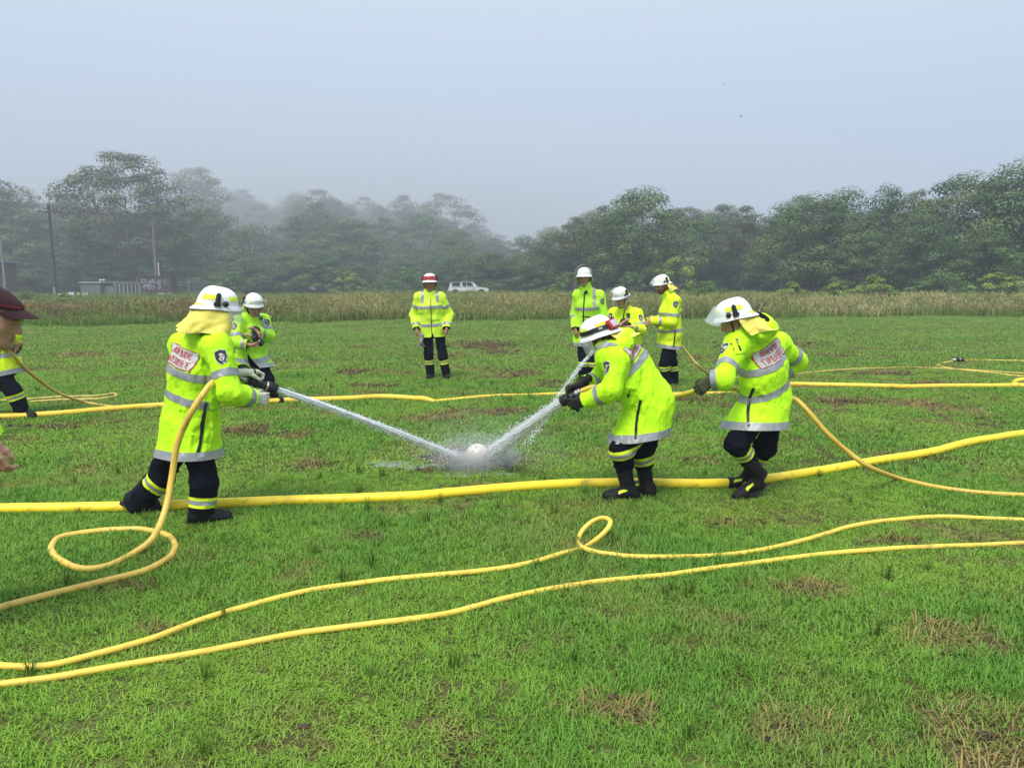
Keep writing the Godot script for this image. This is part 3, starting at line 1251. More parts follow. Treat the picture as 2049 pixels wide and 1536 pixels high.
func flat_poly(pts: Array) -> PackedVector2Array:
	var p := PackedVector2Array(pts)
	var id := Geometry2D.triangulate_polygon(p)
	var out := PackedVector2Array()
	for k in id:
		out.append(p[k])
	return out


func flat_rect(w: float, h: float, x := 0.0, y := 0.0) -> PackedVector2Array:
	var a := Vector2(x - w / 2, y - h / 2)
	return PackedVector2Array([a, a + Vector2(w, 0), a + Vector2(w, h), a, a + Vector2(w, h), a + Vector2(0, h)])


func flat_disc(r: float, x := 0.0, y := 0.0, sides := 12, squash := 1.0) -> PackedVector2Array:
	var out := PackedVector2Array()
	for k in sides:
		out.append_array([Vector2(x, y), Vector2(x + r * cos(TAU * k / sides), y + r * squash * sin(TAU * k / sides)), Vector2(x + r * cos(TAU * (k + 1) / sides), y + r * squash * sin(TAU * (k + 1) / sides))])
	return out


func flat_text(words: String, height: float, x := 0.0, y := 0.0, bold := true) -> PackedVector2Array:
	var font := SystemFont.new()
	font.font_names = PackedStringArray(["Droid Sans"])
	font.font_weight = 700 if bold else 400
	var tm := TextMesh.new()
	tm.font = font
	tm.text = words
	tm.font_size = 32
	tm.depth = 0.0
	tm.pixel_size = height / 23.0
	tm.curve_step = 3.0
	var out := PackedVector2Array()
	if tm.get_surface_count() == 0:
		return out
	var arr := tm.surface_get_arrays(0)
	var vs: PackedVector3Array = arr[Mesh.ARRAY_VERTEX]
	var ix: PackedInt32Array = arr[Mesh.ARRAY_INDEX] if arr[Mesh.ARRAY_INDEX] != null else PackedInt32Array(range(vs.size()))
	var nr: PackedVector3Array = arr[Mesh.ARRAY_NORMAL]
	for t in range(0, ix.size(), 3):
		if nr[ix[t]].z > 0.5:
			for q in 3:
				out.append(Vector2(vs[ix[t + q]].x + x, vs[ix[t + q]].y + y))
	return out



# ---------------------------------------------------------------- shared pieces of the figures
var hand_grip: MB
var hand_easy: MB
var boot_upper: MB
var boot_field: Field
var m_skin: StandardMaterial3D
var m_vest := {}
var m_band: StandardMaterial3D
var m_navy: StandardMaterial3D
var m_black: StandardMaterial3D
var m_white: StandardMaterial3D
var m_lime: StandardMaterial3D
var m_flap: StandardMaterial3D
var m_visor: StandardMaterial3D
var m_boot: StandardMaterial3D
var m_sole: StandardMaterial3D
var m_red: StandardMaterial3D
var m_glove := {}
var m_hair := {}
var weave: NoiseTexture2D


func cloth(c: Color, rough := 0.7) -> StandardMaterial3D:
	var m := mat(c, rough)
	m.rim_enabled = true
	m.rim = 0.25
	m.rim_tint = 0.6
	m.metallic_specular = 0.35
	m.heightmap_enabled = true
	m.heightmap_texture = weave
	m.heightmap_scale = 0.35
	m.uv1_triplanar = true
	m.uv1_scale = Vector3(5.5, 3.6, 5.5)
	return m


func figure_materials() -> void:
	var wn := FastNoiseLite.new()
	wn.seed = 17
	wn.frequency = 0.012
	wn.fractal_octaves = 4
	wn.noise_type = FastNoiseLite.TYPE_SIMPLEX_SMOOTH
	wn.domain_warp_enabled = true
	wn.domain_warp_amplitude = 40.0
	weave = NoiseTexture2D.new()
	weave.noise = wn
	weave.seamless = true
	weave.width = 512
	weave.height = 512
	m_skin = vmat(0.5)
	m_skin.subsurf_scatter_enabled = true
	m_skin.subsurf_scatter_strength = 0.12
	m_vest = {"lime": cloth(lin(0.52, 0.95, 0.012)), "green": cloth(lin(0.43, 0.82, 0.03)), "yellow": cloth(lin(0.68, 0.90, 0.02)), "pale": cloth(lin(0.60, 0.88, 0.05))}
	m_band = mat(lin(0.29, 0.31, 0.33), 0.45)
	m_band.metallic = 0.15
	m_navy = cloth(lin(0.006, 0.008, 0.014), 0.85)
	m_navy.rim_enabled = false
	m_navy.metallic_specular = 0.15
	m_black = mat(lin(0.012, 0.013, 0.014), 0.5)
	m_white = mat(lin(0.82, 0.83, 0.83), 0.28)
	m_white.clearcoat_enabled = true
	m_white.clearcoat = 0.4
	m_white.clearcoat_roughness = 0.15
	m_lime = mat(lin(0.72, 0.88, 0.02), 0.5)
	m_flap = cloth(lin(0.78, 0.69, 0.14), 0.85)
	m_visor = mat(Color(0.84, 0.88, 0.90, 0.40), 0.3)
	m_visor.transparency = BaseMaterial3D.TRANSPARENCY_ALPHA
	m_boot = mat(lin(0.010, 0.010, 0.011), 0.6)
	m_boot.metallic_specular = 0.3
	m_sole = mat(lin(0.012, 0.012, 0.012), 0.85)
	m_red = mat(lin(0.42, 0.03, 0.035), 0.4)
	m_glove = {"white": cloth(lin(0.56, 0.56, 0.48), 0.8), "black": cloth(lin(0.014, 0.016, 0.012), 0.7), "olive": cloth(lin(0.05, 0.06, 0.025), 0.75)}
	m_hair = {"brown": mat(lin(0.035, 0.022, 0.014), 0.6), "grey": mat(lin(0.16, 0.15, 0.14), 0.6), "ginger": mat(lin(0.10, 0.042, 0.018), 0.6), "black": mat(lin(0.008, 0.007, 0.006), 0.5)}


func head_shape(f: Field, jaw := 1.0, nose := 1.0) -> void:
	var x := Vector3.RIGHT
	f.seg(Vector3(0, 0.032, -0.028), Vector3(0, 0.036, 0.018), 0.086, 0.084, 0.02, -1, x, 0.90)
	f.seg(Vector3(0, 0.0, 0.03), Vector3(0, -0.062, 0.044), 0.064, 0.046, 0.04, -1, x, 1.04)
	f.seg(Vector3(0, -0.07, 0.02), Vector3(0, -0.098, 0.058), 0.046 * jaw, 0.027, 0.035, -1, x, 1.12)
	for s in [-1.0, 1.0]:
		f.seg(Vector3(0.047 * s, -0.028, 0.05), Vector3(0.05 * s, -0.03, 0.03), 0.022, 0.026, 0.03)
		f.seg(Vector3(0.052 * s, -0.075, 0.005), Vector3(0.025 * s, -0.098, 0.05), 0.020 * jaw, 0.018, 0.03)
		f.seg(Vector3(0.076 * s, 0.014, -0.012), Vector3(0.073 * s, -0.026, -0.004), 0.014, 0.010, 0.008, -1, x, 0.55)
		f.seg(Vector3(0.010 * s, -0.040, 0.096), Vector3(0.012 * s, -0.040, 0.092), 0.0085, 0.008, 0.008)
		f.seg(Vector3(0.014 * s, 0.020, 0.090), Vector3(0.046 * s, 0.017, 0.070), 0.011, 0.010, 0.016)
		f.cut.append(Vector4(0.031 * s, -0.002, 0.104, 0.0185))
	f.seg(Vector3(0, 0.008, 0.088), Vector3(0, -0.034, 0.108 + 0.004 * nose), 0.0085, 0.0125, 0.014)
	f.seg(Vector3(-0.019, -0.0655, 0.079), Vector3(0.019, -0.0655, 0.079), 0.0085, 0.0085, 0.008)
	f.seg(Vector3(-0.016, -0.077, 0.078), Vector3(0.016, -0.077, 0.078), 0.009, 0.009, 0.008)
	f.seg(Vector3(0, -0.101, 0.066), Vector3(0, -0.104, 0.062), 0.020, 0.022, 0.02)
	f.seg(Vector3(0, -0.05, -0.018), Vector3(0, -0.20, -0.035), 0.054, 0.060, 0.03)


func head_mesh(cell: float, skin: Color, brow: Color, stubble: Color, jaw := 1.0, nose := 1.0) -> MB:
	var f := Field.new()
	head_shape(f, jaw, nose)
	var b := f.net(cell)
	for k in b.v.size():
		var p := b.v[k]
		var c := skin
		if absf(p.x) < 0.021 and p.y < -0.060 and p.y > -0.083 and p.z > 0.076:
			c = Color(skin.r * 0.72, skin.g * 0.48, skin.b * 0.48)
		if p.z > 0.064 and absf(absf(p.x) - 0.030) < 0.017 and absf(p.y - 0.022 + absf(p.x) * 0.06) < 0.0045:
			c = brow
		if stubble.a > 0.0 and p.y < -0.045 and p.y > -0.14 and p.z > 0.0 and not (absf(p.x) < 0.02 and p.y > -0.081):
			c = c.lerp(stubble, stubble.a * smoothstep(-0.045, -0.07, p.y))
		if p.z > 0.04 and p.y < 0.0 and absf(p.x) > 0.025 and p.y > -0.05:
			c = c.lerp(Color(skin.r * 1.06, skin.g * 0.78, skin.b * 0.72), 0.35)
		b.c[k] = c
	for s in [-1.0, 1.0]:
		b.col = Color(0.62, 0.58, 0.55)
		b.ball(Transform3D(Basis().scaled(Vector3(1.25, 0.62, 1)), Vector3(0.031 * s, -0.003, 0.077)), 0.0115, 6, 10)
		b.col = Color(0.03, 0.02, 0.015)
		b.ball(Transform3D(Basis(), Vector3(0.031 * s, -0.003, 0.0845)), 0.0048, 5, 8)
	return b


func hand_shape(bends: Array, thumb: Array) -> MB:
	var f := Field.new()
	f.seg(Vector3(0, -0.07, 0), Vector3(0, 0.0, 0), 0.027, 0.024, 0.02, -1, Vector3.RIGHT, 1.12)
	for x in [-0.030, -0.010, 0.010, 0.029]:
		f.seg(Vector3(x * 0.6, 0.005, 0), Vector3(x, 0.083 - absf(x + 0.005) * 0.22, 0), 0.0165, 0.0125, 0.016)
	var lens := [[0.036, 0.023, 0.019], [0.042, 0.027, 0.021], [0.044, 0.029, 0.022], [0.040, 0.026, 0.021]]
	for k in 4:
		var x: float = [-0.032, -0.011, 0.010, 0.031][k]
		var p := Vector3(x, 0.084 - absf(x + 0.005) * 0.22, 0.0)
		for q in 3:
			var a: float = deg_to_rad(bends[q] + (4.0 if k == 0 else 0.0) - 3.0 * k)
			var e: Vector3 = p + Vector3(-x * 0.04, cos(a), sin(a)).normalized() * lens[k][q]
			f.seg(p, e, [0.0105, 0.0095, 0.0085][q], [0.0095, 0.0085, 0.0072][q], 0.004)
			p = e
	for q in thumb.size() - 1:
		f.seg(thumb[q], thumb[q + 1], [0.0165, 0.0125, 0.0105][q], [0.0125, 0.0105, 0.008][q], 0.012 if q == 0 else 0.004)
	return f.net(0.0042)


func shared_pieces() -> void:
	hand_grip = hand_shape([38, 112, 172], [Vector3(0.016, 0.022, 0.006), Vector3(0.042, 0.046, 0.026), Vector3(0.046, 0.070, 0.046), Vector3(0.030, 0.088, 0.058)])
	hand_easy = hand_shape([30, 68, 105], [Vector3(0.016, 0.022, 0.006), Vector3(0.044, 0.050, 0.018), Vector3(0.048, 0.078, 0.028), Vector3(0.040, 0.100, 0.034)])
	boot_field = Field.new()
	boot_field.seg(Vector3(0, 0.30, -0.012), Vector3(0, 0.10, -0.012), 0.066, 0.056, 0.03)
	boot_field.seg(Vector3(0, 0.06, -0.03), Vector3(0, 0.045, 0.10), 0.056, 0.046, 0.05, -1, Vector3.RIGHT, 0.95)
	boot_field.seg(Vector3(0, 0.045, 0.10), Vector3(0, 0.042, 0.155), 0.046, 0.043, 0.03, -1, Vector3.RIGHT, 1.05)
	boot_field.seg(Vector3(0, 0.045, -0.04), Vector3(0, 0.045, -0.052), 0.046, 0.043, 0.03)
	var creases := FastNoiseLite.new()
	creases.seed = 4
	creases.frequency = 16.0
	creases.fractal_octaves = 2
	boot_field.folds = creases
	boot_field.fold = 0.005
	boot_field.stretch = Vector3(0.6, 1.5, 0.6)
	var raw := boot_field.net(0.009)
	boot_upper = clipped(raw, [func(p): return p.y - 0.012, func(p): return 0.295 - p.y])


func sole_mesh() -> MB:
	var b := MB.new()
	var ring := []
	for k in 28:
		var a := TAU * k / 28
		var z := 0.045 + cos(a) * 0.157
		var w := 0.047 - 0.010 * clampf(absf(z + 0.01) * 5.0, 0, 1) + 0.007 * clampf((z - 0.04) * 9.0, 0, 1)
		ring.append(Vector2(sin(a) * w * 1.12, z))
	var ys := [0.0, 0.004, 0.028, 0.031]
	var ins := [0.94, 1.0, 1.0, 0.95]
	for q in 4:
		for p in ring:
			b.vert(Vector3(p.x * ins[q], ys[q], 0.045 + (p.y - 0.045) * ins[q]), Vector3(p.x, 0, p.y - 0.045).normalized())
	for q in 3:
		for k in 28:
			var a := q * 28 + k
			var c := q * 28 + (k + 1) % 28
			b.i.append_array([a, a + 28, c, c, a + 28, c + 28])
	var c0 := b.vert(Vector3(0, 0, 0.045), Vector3.DOWN)
	var c1 := b.vert(Vector3(0, 0.031, 0.045), Vector3.UP)
	for k in 28:
		b.i.append_array([c0, k, (k + 1) % 28, c1, 84 + (k + 1) % 28, 84 + k])
	return b


func frame(x: Vector3, y: Vector3, at: Vector3) -> Transform3D:
	var yy := y.normalized()
	var xx := (x - yy * x.dot(yy)).normalized()
	return Transform3D(Basis(xx, yy, xx.cross(yy)), at)


# shell of the helmet about the head's centre, z forward; u 0..1 goes from the brim's edge over the top
func helm_point(a: float, u: float, off := 0.0) -> Vector3:
	var fr := cos(a)                                     # 1 front, -1 back
	var rx := 0.114
	var rz := 0.130 if fr > 0.0 else 0.136
	var base := Vector3(sin(a) * rx, 0.052 - 0.016 * absf(fr) * fr * -1.0 - 0.012 * maxf(-fr, 0.0), cos(a) * rz)
	var brim := 0.016 + 0.016 * maxf(fr, 0.0) * maxf(fr, 0.0) + 0.020 * maxf(-fr, 0.0) * maxf(-fr, 0.0)
	var out := Vector3(sin(a), 0, cos(a)).normalized()
	if u < 0.22:
		var t := 1.0 - u / 0.22
		return base + out * (brim * t + off) + Vector3(0, -0.024 * t * t - 0.004 * t + off * 0.5, 0)
	var v := (u - 0.22) / 0.78 * PI / 2
	var h := 0.120
	var cv := pow(maxf(cos(v), 0.0), 0.72)
	var sv := pow(sin(v), 0.92)
	var ridge := 0.0028 * pow(maxf(0.0, 1.0 - absf(sin(a) * cos(v)) * 5.0), 2.0) * smoothstep(0.0, 0.35, v)
	return Vector3(base.x * cv, lerpf(base.y, 0.052, smoothstep(0.0, 1.0, v / 1.2)) + sv * h + ridge, base.z * cv) + Vector3(sin(a) * cos(v), sin(v), cos(a) * cos(v)).normalized() * off


func helm_patch(a0: float, a1: float, u0: float, u1: float, off: float, na := 12, nu := 4) -> MB:
	var b := MB.new()
	for y in nu + 1:
		for x in na + 1:
			b.vert(helm_point(lerpf(a0, a1, float(x) / na), lerpf(u0, u1, float(y) / nu), off), Vector3.UP)
	for y in nu:
		for x in na:
			var k := y * (na + 1) + x
			b.i.append_array([k, k + na + 1, k + 1, k + 1, k + na + 1, k + na + 2])
	Field.renormal(b)
	if b.n[0].dot(b.v[0] - Vector3(0, 0.04, 0)) < 0.0:
		for t in range(0, b.i.size(), 3):
			var s := b.i[t + 1]
			b.i[t + 1] = b.i[t + 2]
			b.i[t + 2] = s
		Field.renormal(b)
	return b


func visor_mesh(tilt: float, long: float) -> MB:
	var b := MB.new()
	var na := 18
	for y in 5:
		for x in na + 1:
			var a := lerpf(-1.25, 1.25, float(x) / na)
			var h := long * y / 4.0 * (1.0 - 0.18 * pow(absf(a) / 1.25, 3.0))
			var p := Vector3(sin(a) * 0.142, -h - 0.012, cos(a) * 0.160 - 0.008 + h * 0.06)
			b.vert(p.rotated(Vector3.RIGHT, -tilt) + Vector3(0, 0.058, 0.0), Vector3.UP)
	for y in 4:
		for x in na:
			var k := y * (na + 1) + x
			b.i.append_array([k, k + 1, k + na + 1, k + 1, k + na + 2, k + na + 1])
	Field.renormal(b)
	return b


# a cloth hung from the back of the helmet; flow carries it away from the head as it falls
func flap_mesh(long: float, flare: float, flow: Vector3, a0 := 1.15, seedv := 0.0) -> MB:
	var b := MB.new()
	var na := 34
	var nl := 12
	for y in nl + 1:
		for x in na + 1:
			var a := lerpf(a0, TAU - a0, float(x) / na)
			var t := float(y) / nl
			var top := Vector3(sin(a) * 0.112, 0.045, cos(a) * 0.135)
			var wave := sin(a * 5.0 + seedv + t * 2.0) * 0.016 * t + sin(a * 9.0 + seedv * 2.0) * 0.008 * t + fine_noise.get_noise_2d(a * 0.6, t * 0.8 + seedv) * 0.02 * t
			var len := long * (1.0 - 0.15 * absf(cos(a * 2.0 + seedv)) * t)
			b.vert(top + Vector3(sin(a), 0, cos(a)) * (flare * pow(t, 0.8) + wave) + Vector3(0, -len * t, 0) + flow * t * t * (0.5 - 0.5 * cos(a)), Vector3.UP)
	for y in nl:
		for x in na:
			var k := y * (na + 1) + x
			b.i.append_array([k, k + na + 1, k + 1, k + 1, k + na + 1, k + na + 2])
	Field.renormal(b)
	return b


func helmet_on(o: Node3D, t: Transform3D, spec: Dictionary) -> void:
	var shell := MB.new()
	var na := 48
	var nu := 22
	for y in nu + 1:
		for x in na:
			shell.vert(helm_point(TAU * x / na, float(y) / nu), Vector3.UP)
	for y in nu:
		for x in na:
			var k := y * na + x
			var k1 := y * na + (x + 1) % na
			shell.i.append_array([k, k + na, k1, k1, k + na, k1 + na])
	Field.renormal(shell)
	if shell.n[na * 8].dot(shell.v[na * 8]) < 0.0:
		for q in range(0, shell.i.size(), 3):
			var s := shell.i[q + 1]
			shell.i[q + 1] = shell.i[q + 2]
			shell.i[q + 2] = s
		Field.renormal(shell)
	var whole := MB.new()
	whole.add(shell, t)
	var helm := part("helmet", whole.mesh(), spec.get("shell", m_white), o)
	var liner := MB.new()                                # dark underside of the brim and inner band
	for x in na + 1:
		var a := TAU * x / na
		liner.vert(t * (helm_point(a, 0.0) + Vector3(0, -0.003, 0)), -t.basis.y)
		liner.vert(t * (helm_point(a, 0.24, -0.012) + Vector3(0, -0.012, 0)), -t.basis.y)
		liner.vert(t * (helm_point(a, 0.24, -0.03) * Vector3(0.95, 1, 0.95) + Vector3(0, 0.02, 0)), -t.basis.y)
	for x in na:
		for q in 2:
			var k := x * 3 + q
			liner.i.append_array([k, k + 1, k + 3, k + 3, k + 1, k + 4])
	part("brim_lining", liner.mesh(), m_black, helm)
	for r in spec.get("stripes", [[0.5, 1.15], [-1.15, -0.5], [1.75, 2.6], [-2.6, -1.75]]):
		var b := MB.new()
		b.add(helm_patch(r[0], r[1], 0.36, 0.50, 0.0025), t)
		part("reflective_stripe", b.mesh(), m_lime, helm)
	if spec.get("red", false):
		var b := MB.new()
		b.add(helm_patch(-3.1, 3.1, 0.23, 0.56, 0.003, 48), t)
		part("red_front_band", b.mesh(), m_red, helm)
	if spec.get("strap", false):                         # goggles worn round the helmet
		var b := MB.new()
		b.add(helm_patch(-2.9, 2.9, 0.27, 0.40, 0.006, 40), t)
		part("goggle_strap", b.mesh(), m_black, helm)
		var g := MB.new()
		g.add(helm_patch(2.35, 3.5, 0.22, 0.47, 0.012, 16), t)
		g.add(helm_patch(2.40, 3.45, 0.24, 0.45, 0.028, 16), t)
		for k in 40:
			var q := TAU * k / 40.0
			var q2 := TAU * (k + 1) / 40.0
			var f := func(an: float, off: float) -> Vector3: return t * helm_point(2.93 + 0.57 * cos(an), 0.345 + 0.125 * sin(an), off)
			g.quad(f.call(q, 0.008), f.call(q2, 0.008), f.call(q2, 0.03), f.call(q, 0.03))
		part("goggle_frame", g.mesh(), m_red, helm)
		var l := MB.new()
		l.add(helm_patch(2.55, 3.25, 0.275, 0.42, 0.031, 12), t)
		part("goggle_lens", l.mesh(), mat(lin(0.55, 0.50, 0.50), 0.08), helm)
		for word in [["OX", 1.95], ["OX", -1.95]]:      # white letters on the strap
			var ts := flat_text(word[0], 0.018)
			var lb := MB.new()
			for k in range(0, ts.size(), 3):
				var tri := []
				for q in 3:
					var sgn := 1.0
					tri.append(t * helm_point(word[1] + ts[k + q].x * 6.5 * sgn, 0.335 + ts[k + q].y * 3.0, 0.0085))
				lb.tri(tri[0], tri[1], tri[2])
			part("strap_lettering", lb.mesh(), m_white, helm)
	for s in ([-1.0, 1.0] if spec.get("mounts", true) else []):
		var b := MB.new()
		var c := helm_point(s * 1.35, 0.27, 0.012)
		b.ball(Transform3D(Basis().scaled(Vector3(0.6, 1, 1)), c), 0.02, 8, 12)
		var lamp := helm_point(s * 1.72, 0.34, 0.012)
		b.tube([lamp + Vector3(0, -0.03, 0), lamp + Vector3(-s * 0.004, 0.036, 0), lamp + Vector3(-s * 0.008, 0.046, 0)], [0.017, 0.0165, 0.008], 10)
		b.box(Transform3D(Basis(Vector3.UP, s * 1.72), lamp + Vector3(0, -0.028, 0)), Vector3(0.045, 0.022, 0.03))
		var w := MB.new()
		w.add(b, t)
		part("visor_mount", w.mesh(), m_black, helm)
	if spec.has("visor"):
		var v := MB.new()
		v.add(visor_mesh(deg_to_rad(spec.visor[0]), spec.visor[1]), t)
		part("visor", v.mesh(), m_visor, helm)
	if spec.has("flap"):
		var v := MB.new()
		v.add(flap_mesh(spec.flap[0], spec.flap[1], t.basis.inverse() * (spec.flap[2] as Vector3), spec.flap[3] if spec.flap.size() > 3 else 1.15, float(spec.flap[0]) * 31.0), t)
		part("neck_flap", v.mesh(), m_flap, o)
	if spec.get("chin", true):
		var c := MB.new()
		for s in [-1.0, 1.0]:
			var pts := smooth([Vector3(0.108 * s, 0.04, 0.03), Vector3(0.085 * s, -0.03, 0.030), Vector3(0.062 * s, -0.085, 0.040), Vector3(0.0, -0.127, 0.062)], 0.02)
			c.tube(pts.map(func(p): return t * p), pts.map(func(_p): return 0.0065), 6)
		part("chin_strap", c.mesh(), m_black, o)


func shield(s: float) -> Array:
	return [Vector2(-0.034, 0.040) * s, Vector2(-0.036, -0.005) * s, Vector2(-0.022, -0.034) * s, Vector2(0, -0.047) * s, Vector2(0.022, -0.034) * s, Vector2(0.036, -0.005) * s, Vector2(0.034, 0.040) * s, Vector2(0, 0.049) * s]



func person(s: Dictionary) -> Node3D:
	var cell: float = s.get("cell", 0.018)
	var feet: Vector3 = ((s.an[0] as Vector3) + (s.an[1] as Vector3)) * 0.5
	feet.y = 0.0
	var o := thing("person", s.label, "person", Vector3.ZERO, 0.0, "people training with fire hoses")
	var pel: Vector3 = s.pel
	var chest: Vector3 = s.chest
	var neck: Vector3 = s.neck
	var hem: Vector3 = s.hem
	var head: Vector3 = s.head
	var face: Vector3 = (s.face as Vector3).normalized()
	var right: Vector3 = s.right
	right = right.normalized()
	var spine := (neck - pel).normalized()
	right = (right - spine * right.dot(spine)).normalized()
	var back := right.cross(spine)
	var sh: Array = s.sh
	var el: Array = s.el
	var wr := []
	var hands := []
	# hands first: where they grip decides the wrists
	for k in 2:
		var h = s.hand[k]
		var zz: Vector3 = (h.z as Vector3).normalized()
		var xx: Vector3 = (h.x as Vector3)
		xx = (xx - zz * xx.dot(zz)).normalized()
		var yy := zz.cross(xx) if k == 1 else xx.cross(zz)
		var big: float = h.get("size", 1.0)
		var at: Vector3 = (h.at as Vector3) - (yy * 0.078 + zz * 0.030) * big if h.has("at") else h.wr
		wr.append(at)
		hands.append(Transform3D(Basis(xx * (1.0 if k == 1 else 1.0), yy, zz) * big, at))
	var girth: float = s.get("girth", 1.0)
	# ---- one continuous body under the clothes, with head and hands
	var f := Field.new()
	f.seg(pel, chest, 0.085, 0.085, 0.05, -1, right, 1.2)
	f.seg(chest, neck, 0.08, 0.05, 0.05, -1, right, 1.1)
	f.seg(neck - spine * 0.03, head + (neck - head).normalized() * 0.06, 0.05, 0.05, 0.03)
	for k in 2:
		f.seg(sh[k].lerp(chest, 0.25), el[k], 0.04, 0.035, 0.04)
		f.seg(el[k], wr[k], 0.034, 0.024, 0.02)
		var hp: Vector3 = pel + right * (-0.09 if k == 0 else 0.09) - spine * 0.02
		f.seg(hp, s.kn[k], 0.062, 0.05, 0.05)
		f.seg(s.kn[k], s.an[k], 0.048, 0.035, 0.03)
	var body := f.net(0.03)
	var skin: Color = s.get("skin", Color(0.46, 0.25, 0.17))
	for k in body.c.size():
		body.c[k] = skin
	var hu: Vector3 = s.get("up", spine.lerp(Vector3.UP, 0.6))
	hu = (hu - face * hu.dot(face)).normalized()
	var ht := Transform3D(Basis(hu.cross(face), hu, face), head)
	body.add(head_mesh(s.get("head_cell", 0.007), skin, s.get("brow", Color(0.05, 0.03, 0.02)), s.get("stubble", Color(0, 0, 0, 0)), s.get("jaw", 1.0)), ht)
	var bare := true
	for k in 2:
		var h = s.hand[k]
		var src := MB.new()
		var mir := Transform3D() if k == 1 else Transform3D(Basis().scaled(Vector3(-1, 1, 1)))
		# the frame of a left hand is built with its thumb axis reversed, so the mirror keeps it a hand
		var t: Transform3D = hands[k]
		if k == 0:
			t.basis = Basis(-t.basis.x, t.basis.y, t.basis.z)
		src.add(hand_grip if h.get("grip", true) else hand_easy, t * mir)
		if s.has("glove"):
			bare = false
			if k == 0 or true:
				part("glove", src.mesh(), m_glove[s.glove], o)
		else:
			for q in src.c.size():
				src.c[q] = skin
			body.add(src, Transform3D())
	part("body", body.mesh(), m_skin, o)
	# ---- hair and beard
	if s.has("hair"):
		var hf := Field.new()
		var hs: float = s.get("hair_size", 1.0)
		hf.seg(Vector3(0, 0.045, -0.03), Vector3(0, 0.05 * hs, 0.0), 0.091 * hs, 0.086 * hs, 0.02, -1, Vector3.RIGHT, 0.92)
		hf.seg(Vector3(0, 0.0, -0.055), Vector3(0, -0.05, -0.05), 0.066, 0.05, 0.03, -1, Vector3.RIGHT, 1.15)
		if s.get("long", false):
			hf.seg(Vector3(0, -0.05, -0.06), Vector3(0, -0.15, -0.075), 0.05, 0.035, 0.03, -1, Vector3.RIGHT, 1.3)
		hf.folds = fine_noise
		hf.fold = 0.004
		hf.stretch = Vector3(14, 6, 14)
		var hb := MB.new()
		hb.add(clipped(hf.net(0.008), [func(p): return maxf(0.042 - p.z - maxf(0.0, 0.05 - p.y) * 0.6, p.y - 0.075)]), ht)
		part("hair", hb.mesh(), m_hair[s.hair], o)
	if s.has("beard"):
		var hf := Field.new()
		head_shape(hf, 1.05)
		hf.folds = fine_noise
		hf.fold = 0.004
		hf.stretch = Vector3(16, 10, 16)
		var hb := MB.new()
		hb.add(clipped(hf.net(0.006), [func(p): return -0.048 - p.y - maxf(0.0, 0.05 - p.z) * 0.1, func(p): return p.y + 0.128, func(p): return p.z + 0.002, func(p): return maxf(absf(p.x) - 0.018, absf(p.y + 0.071) - 0.008)], 0.006), ht)
		part("beard", hb.mesh(), m_hair[s.beard], o)
	if s.has("helmet"):
		helmet_on(o, ht, s.helmet)
	# ---- trousers and boots
	var folds := FastNoiseLite.new()
	folds.seed = int(s.get("seed", 1))
	folds.frequency = 4.2
	folds.fractal_type = FastNoiseLite.FRACTAL_RIDGED
	folds.fractal_octaves = 3
	folds.fractal_gain = 0.4
	folds.domain_warp_enabled = true
	folds.domain_warp_amplitude = 0.12
	folds.domain_warp_frequency = 3.0
	var cuffs: Array = s.get("leg_end", [0.0, 0.0])       # metres above the ankle where each trouser leg stops
	var tf := Field.new()
	tf.folds = folds
	tf.fold = 0.016
	tf.stretch = Vector3(0.7, 1.5, 0.7)
	var legw: float = s.get("leg", 1.0)
	tf.seg(pel + spine * 0.08, pel - spine * 0.04, 0.125, 0.125, 0.04, -1, right, 1.3, 0)
	for k in 2:
		var hp: Vector3 = pel + right * (-0.095 if k == 0 else 0.095) - spine * 0.03
		tf.seg(hp, s.kn[k], 0.104 * legw, 0.088 * legw, 0.05, 0.01, Vector3.ZERO, 1.0, 1 + k)
		tf.seg(s.kn[k], s.an[k], 0.087 * legw, (0.080 if cuffs[k] < 0.05 else 0.056) * legw, 0.03, 0.01, Vector3.ZERO, 1.0, 1 + k)
	var raw := tf.net(cell)
	var ends := []
	for k in 2:
		var dirv: Vector3 = ((s.an[k] as Vector3) - (s.kn[k] as Vector3)).normalized()
		var stop: Vector3 = (s.an[k] as Vector3) - dirv * float(cuffs[k])
		ends.append(func(p: Vector3) -> float: return maxf((stop - p).dot(dirv), tf.group(p, 1 + k) - tf.group(p, 2 - k) if (stop - p).dot(dirv) < 0.0 else 0.0))
	var hem_up: Vector3 = (s.get("hem_normal", pel - hem) as Vector3).normalized()
	ends.append(func(p: Vector3) -> float: return (0.25 if s.has("open") else 0.03) - (p - hem).dot(hem_up))
	var trousers := part("trousers", clipped(raw, ends).mesh(), m_navy, o)
	for k in 2:
		var kn: Vector3 = s.kn[k]
		var dirv: Vector3 = ((s.an[k] as Vector3) - kn).normalized()
		var l: float = s.get("leg_band", [0.2, 0.2])[k]
		var mine := func(p: Vector3) -> float: return tf.group(p, 2 - k) - tf.group(p, 1 + k)
		var strip := func(u0: float, u1: float, lift: float, m: Material, called: String) -> void:
			var b := clipped(raw, [mine, func(p: Vector3) -> float: return (p - kn).dot(dirv) - u0, func(p: Vector3) -> float: return u1 - (p - kn).dot(dirv), func(p: Vector3) -> float: return 0.25 - absf((p - kn).dot(dirv) - l)], lift)
			if b.i.size():
				part(called, b.mesh(), m, trousers)
		strip.call(l - 0.036, l + 0.036, 0.0035, m_lime, "lime_band")
		strip.call(l - 0.014, l + 0.014, 0.006, m_band, "reflective_band")
	var sole := sole_mesh()
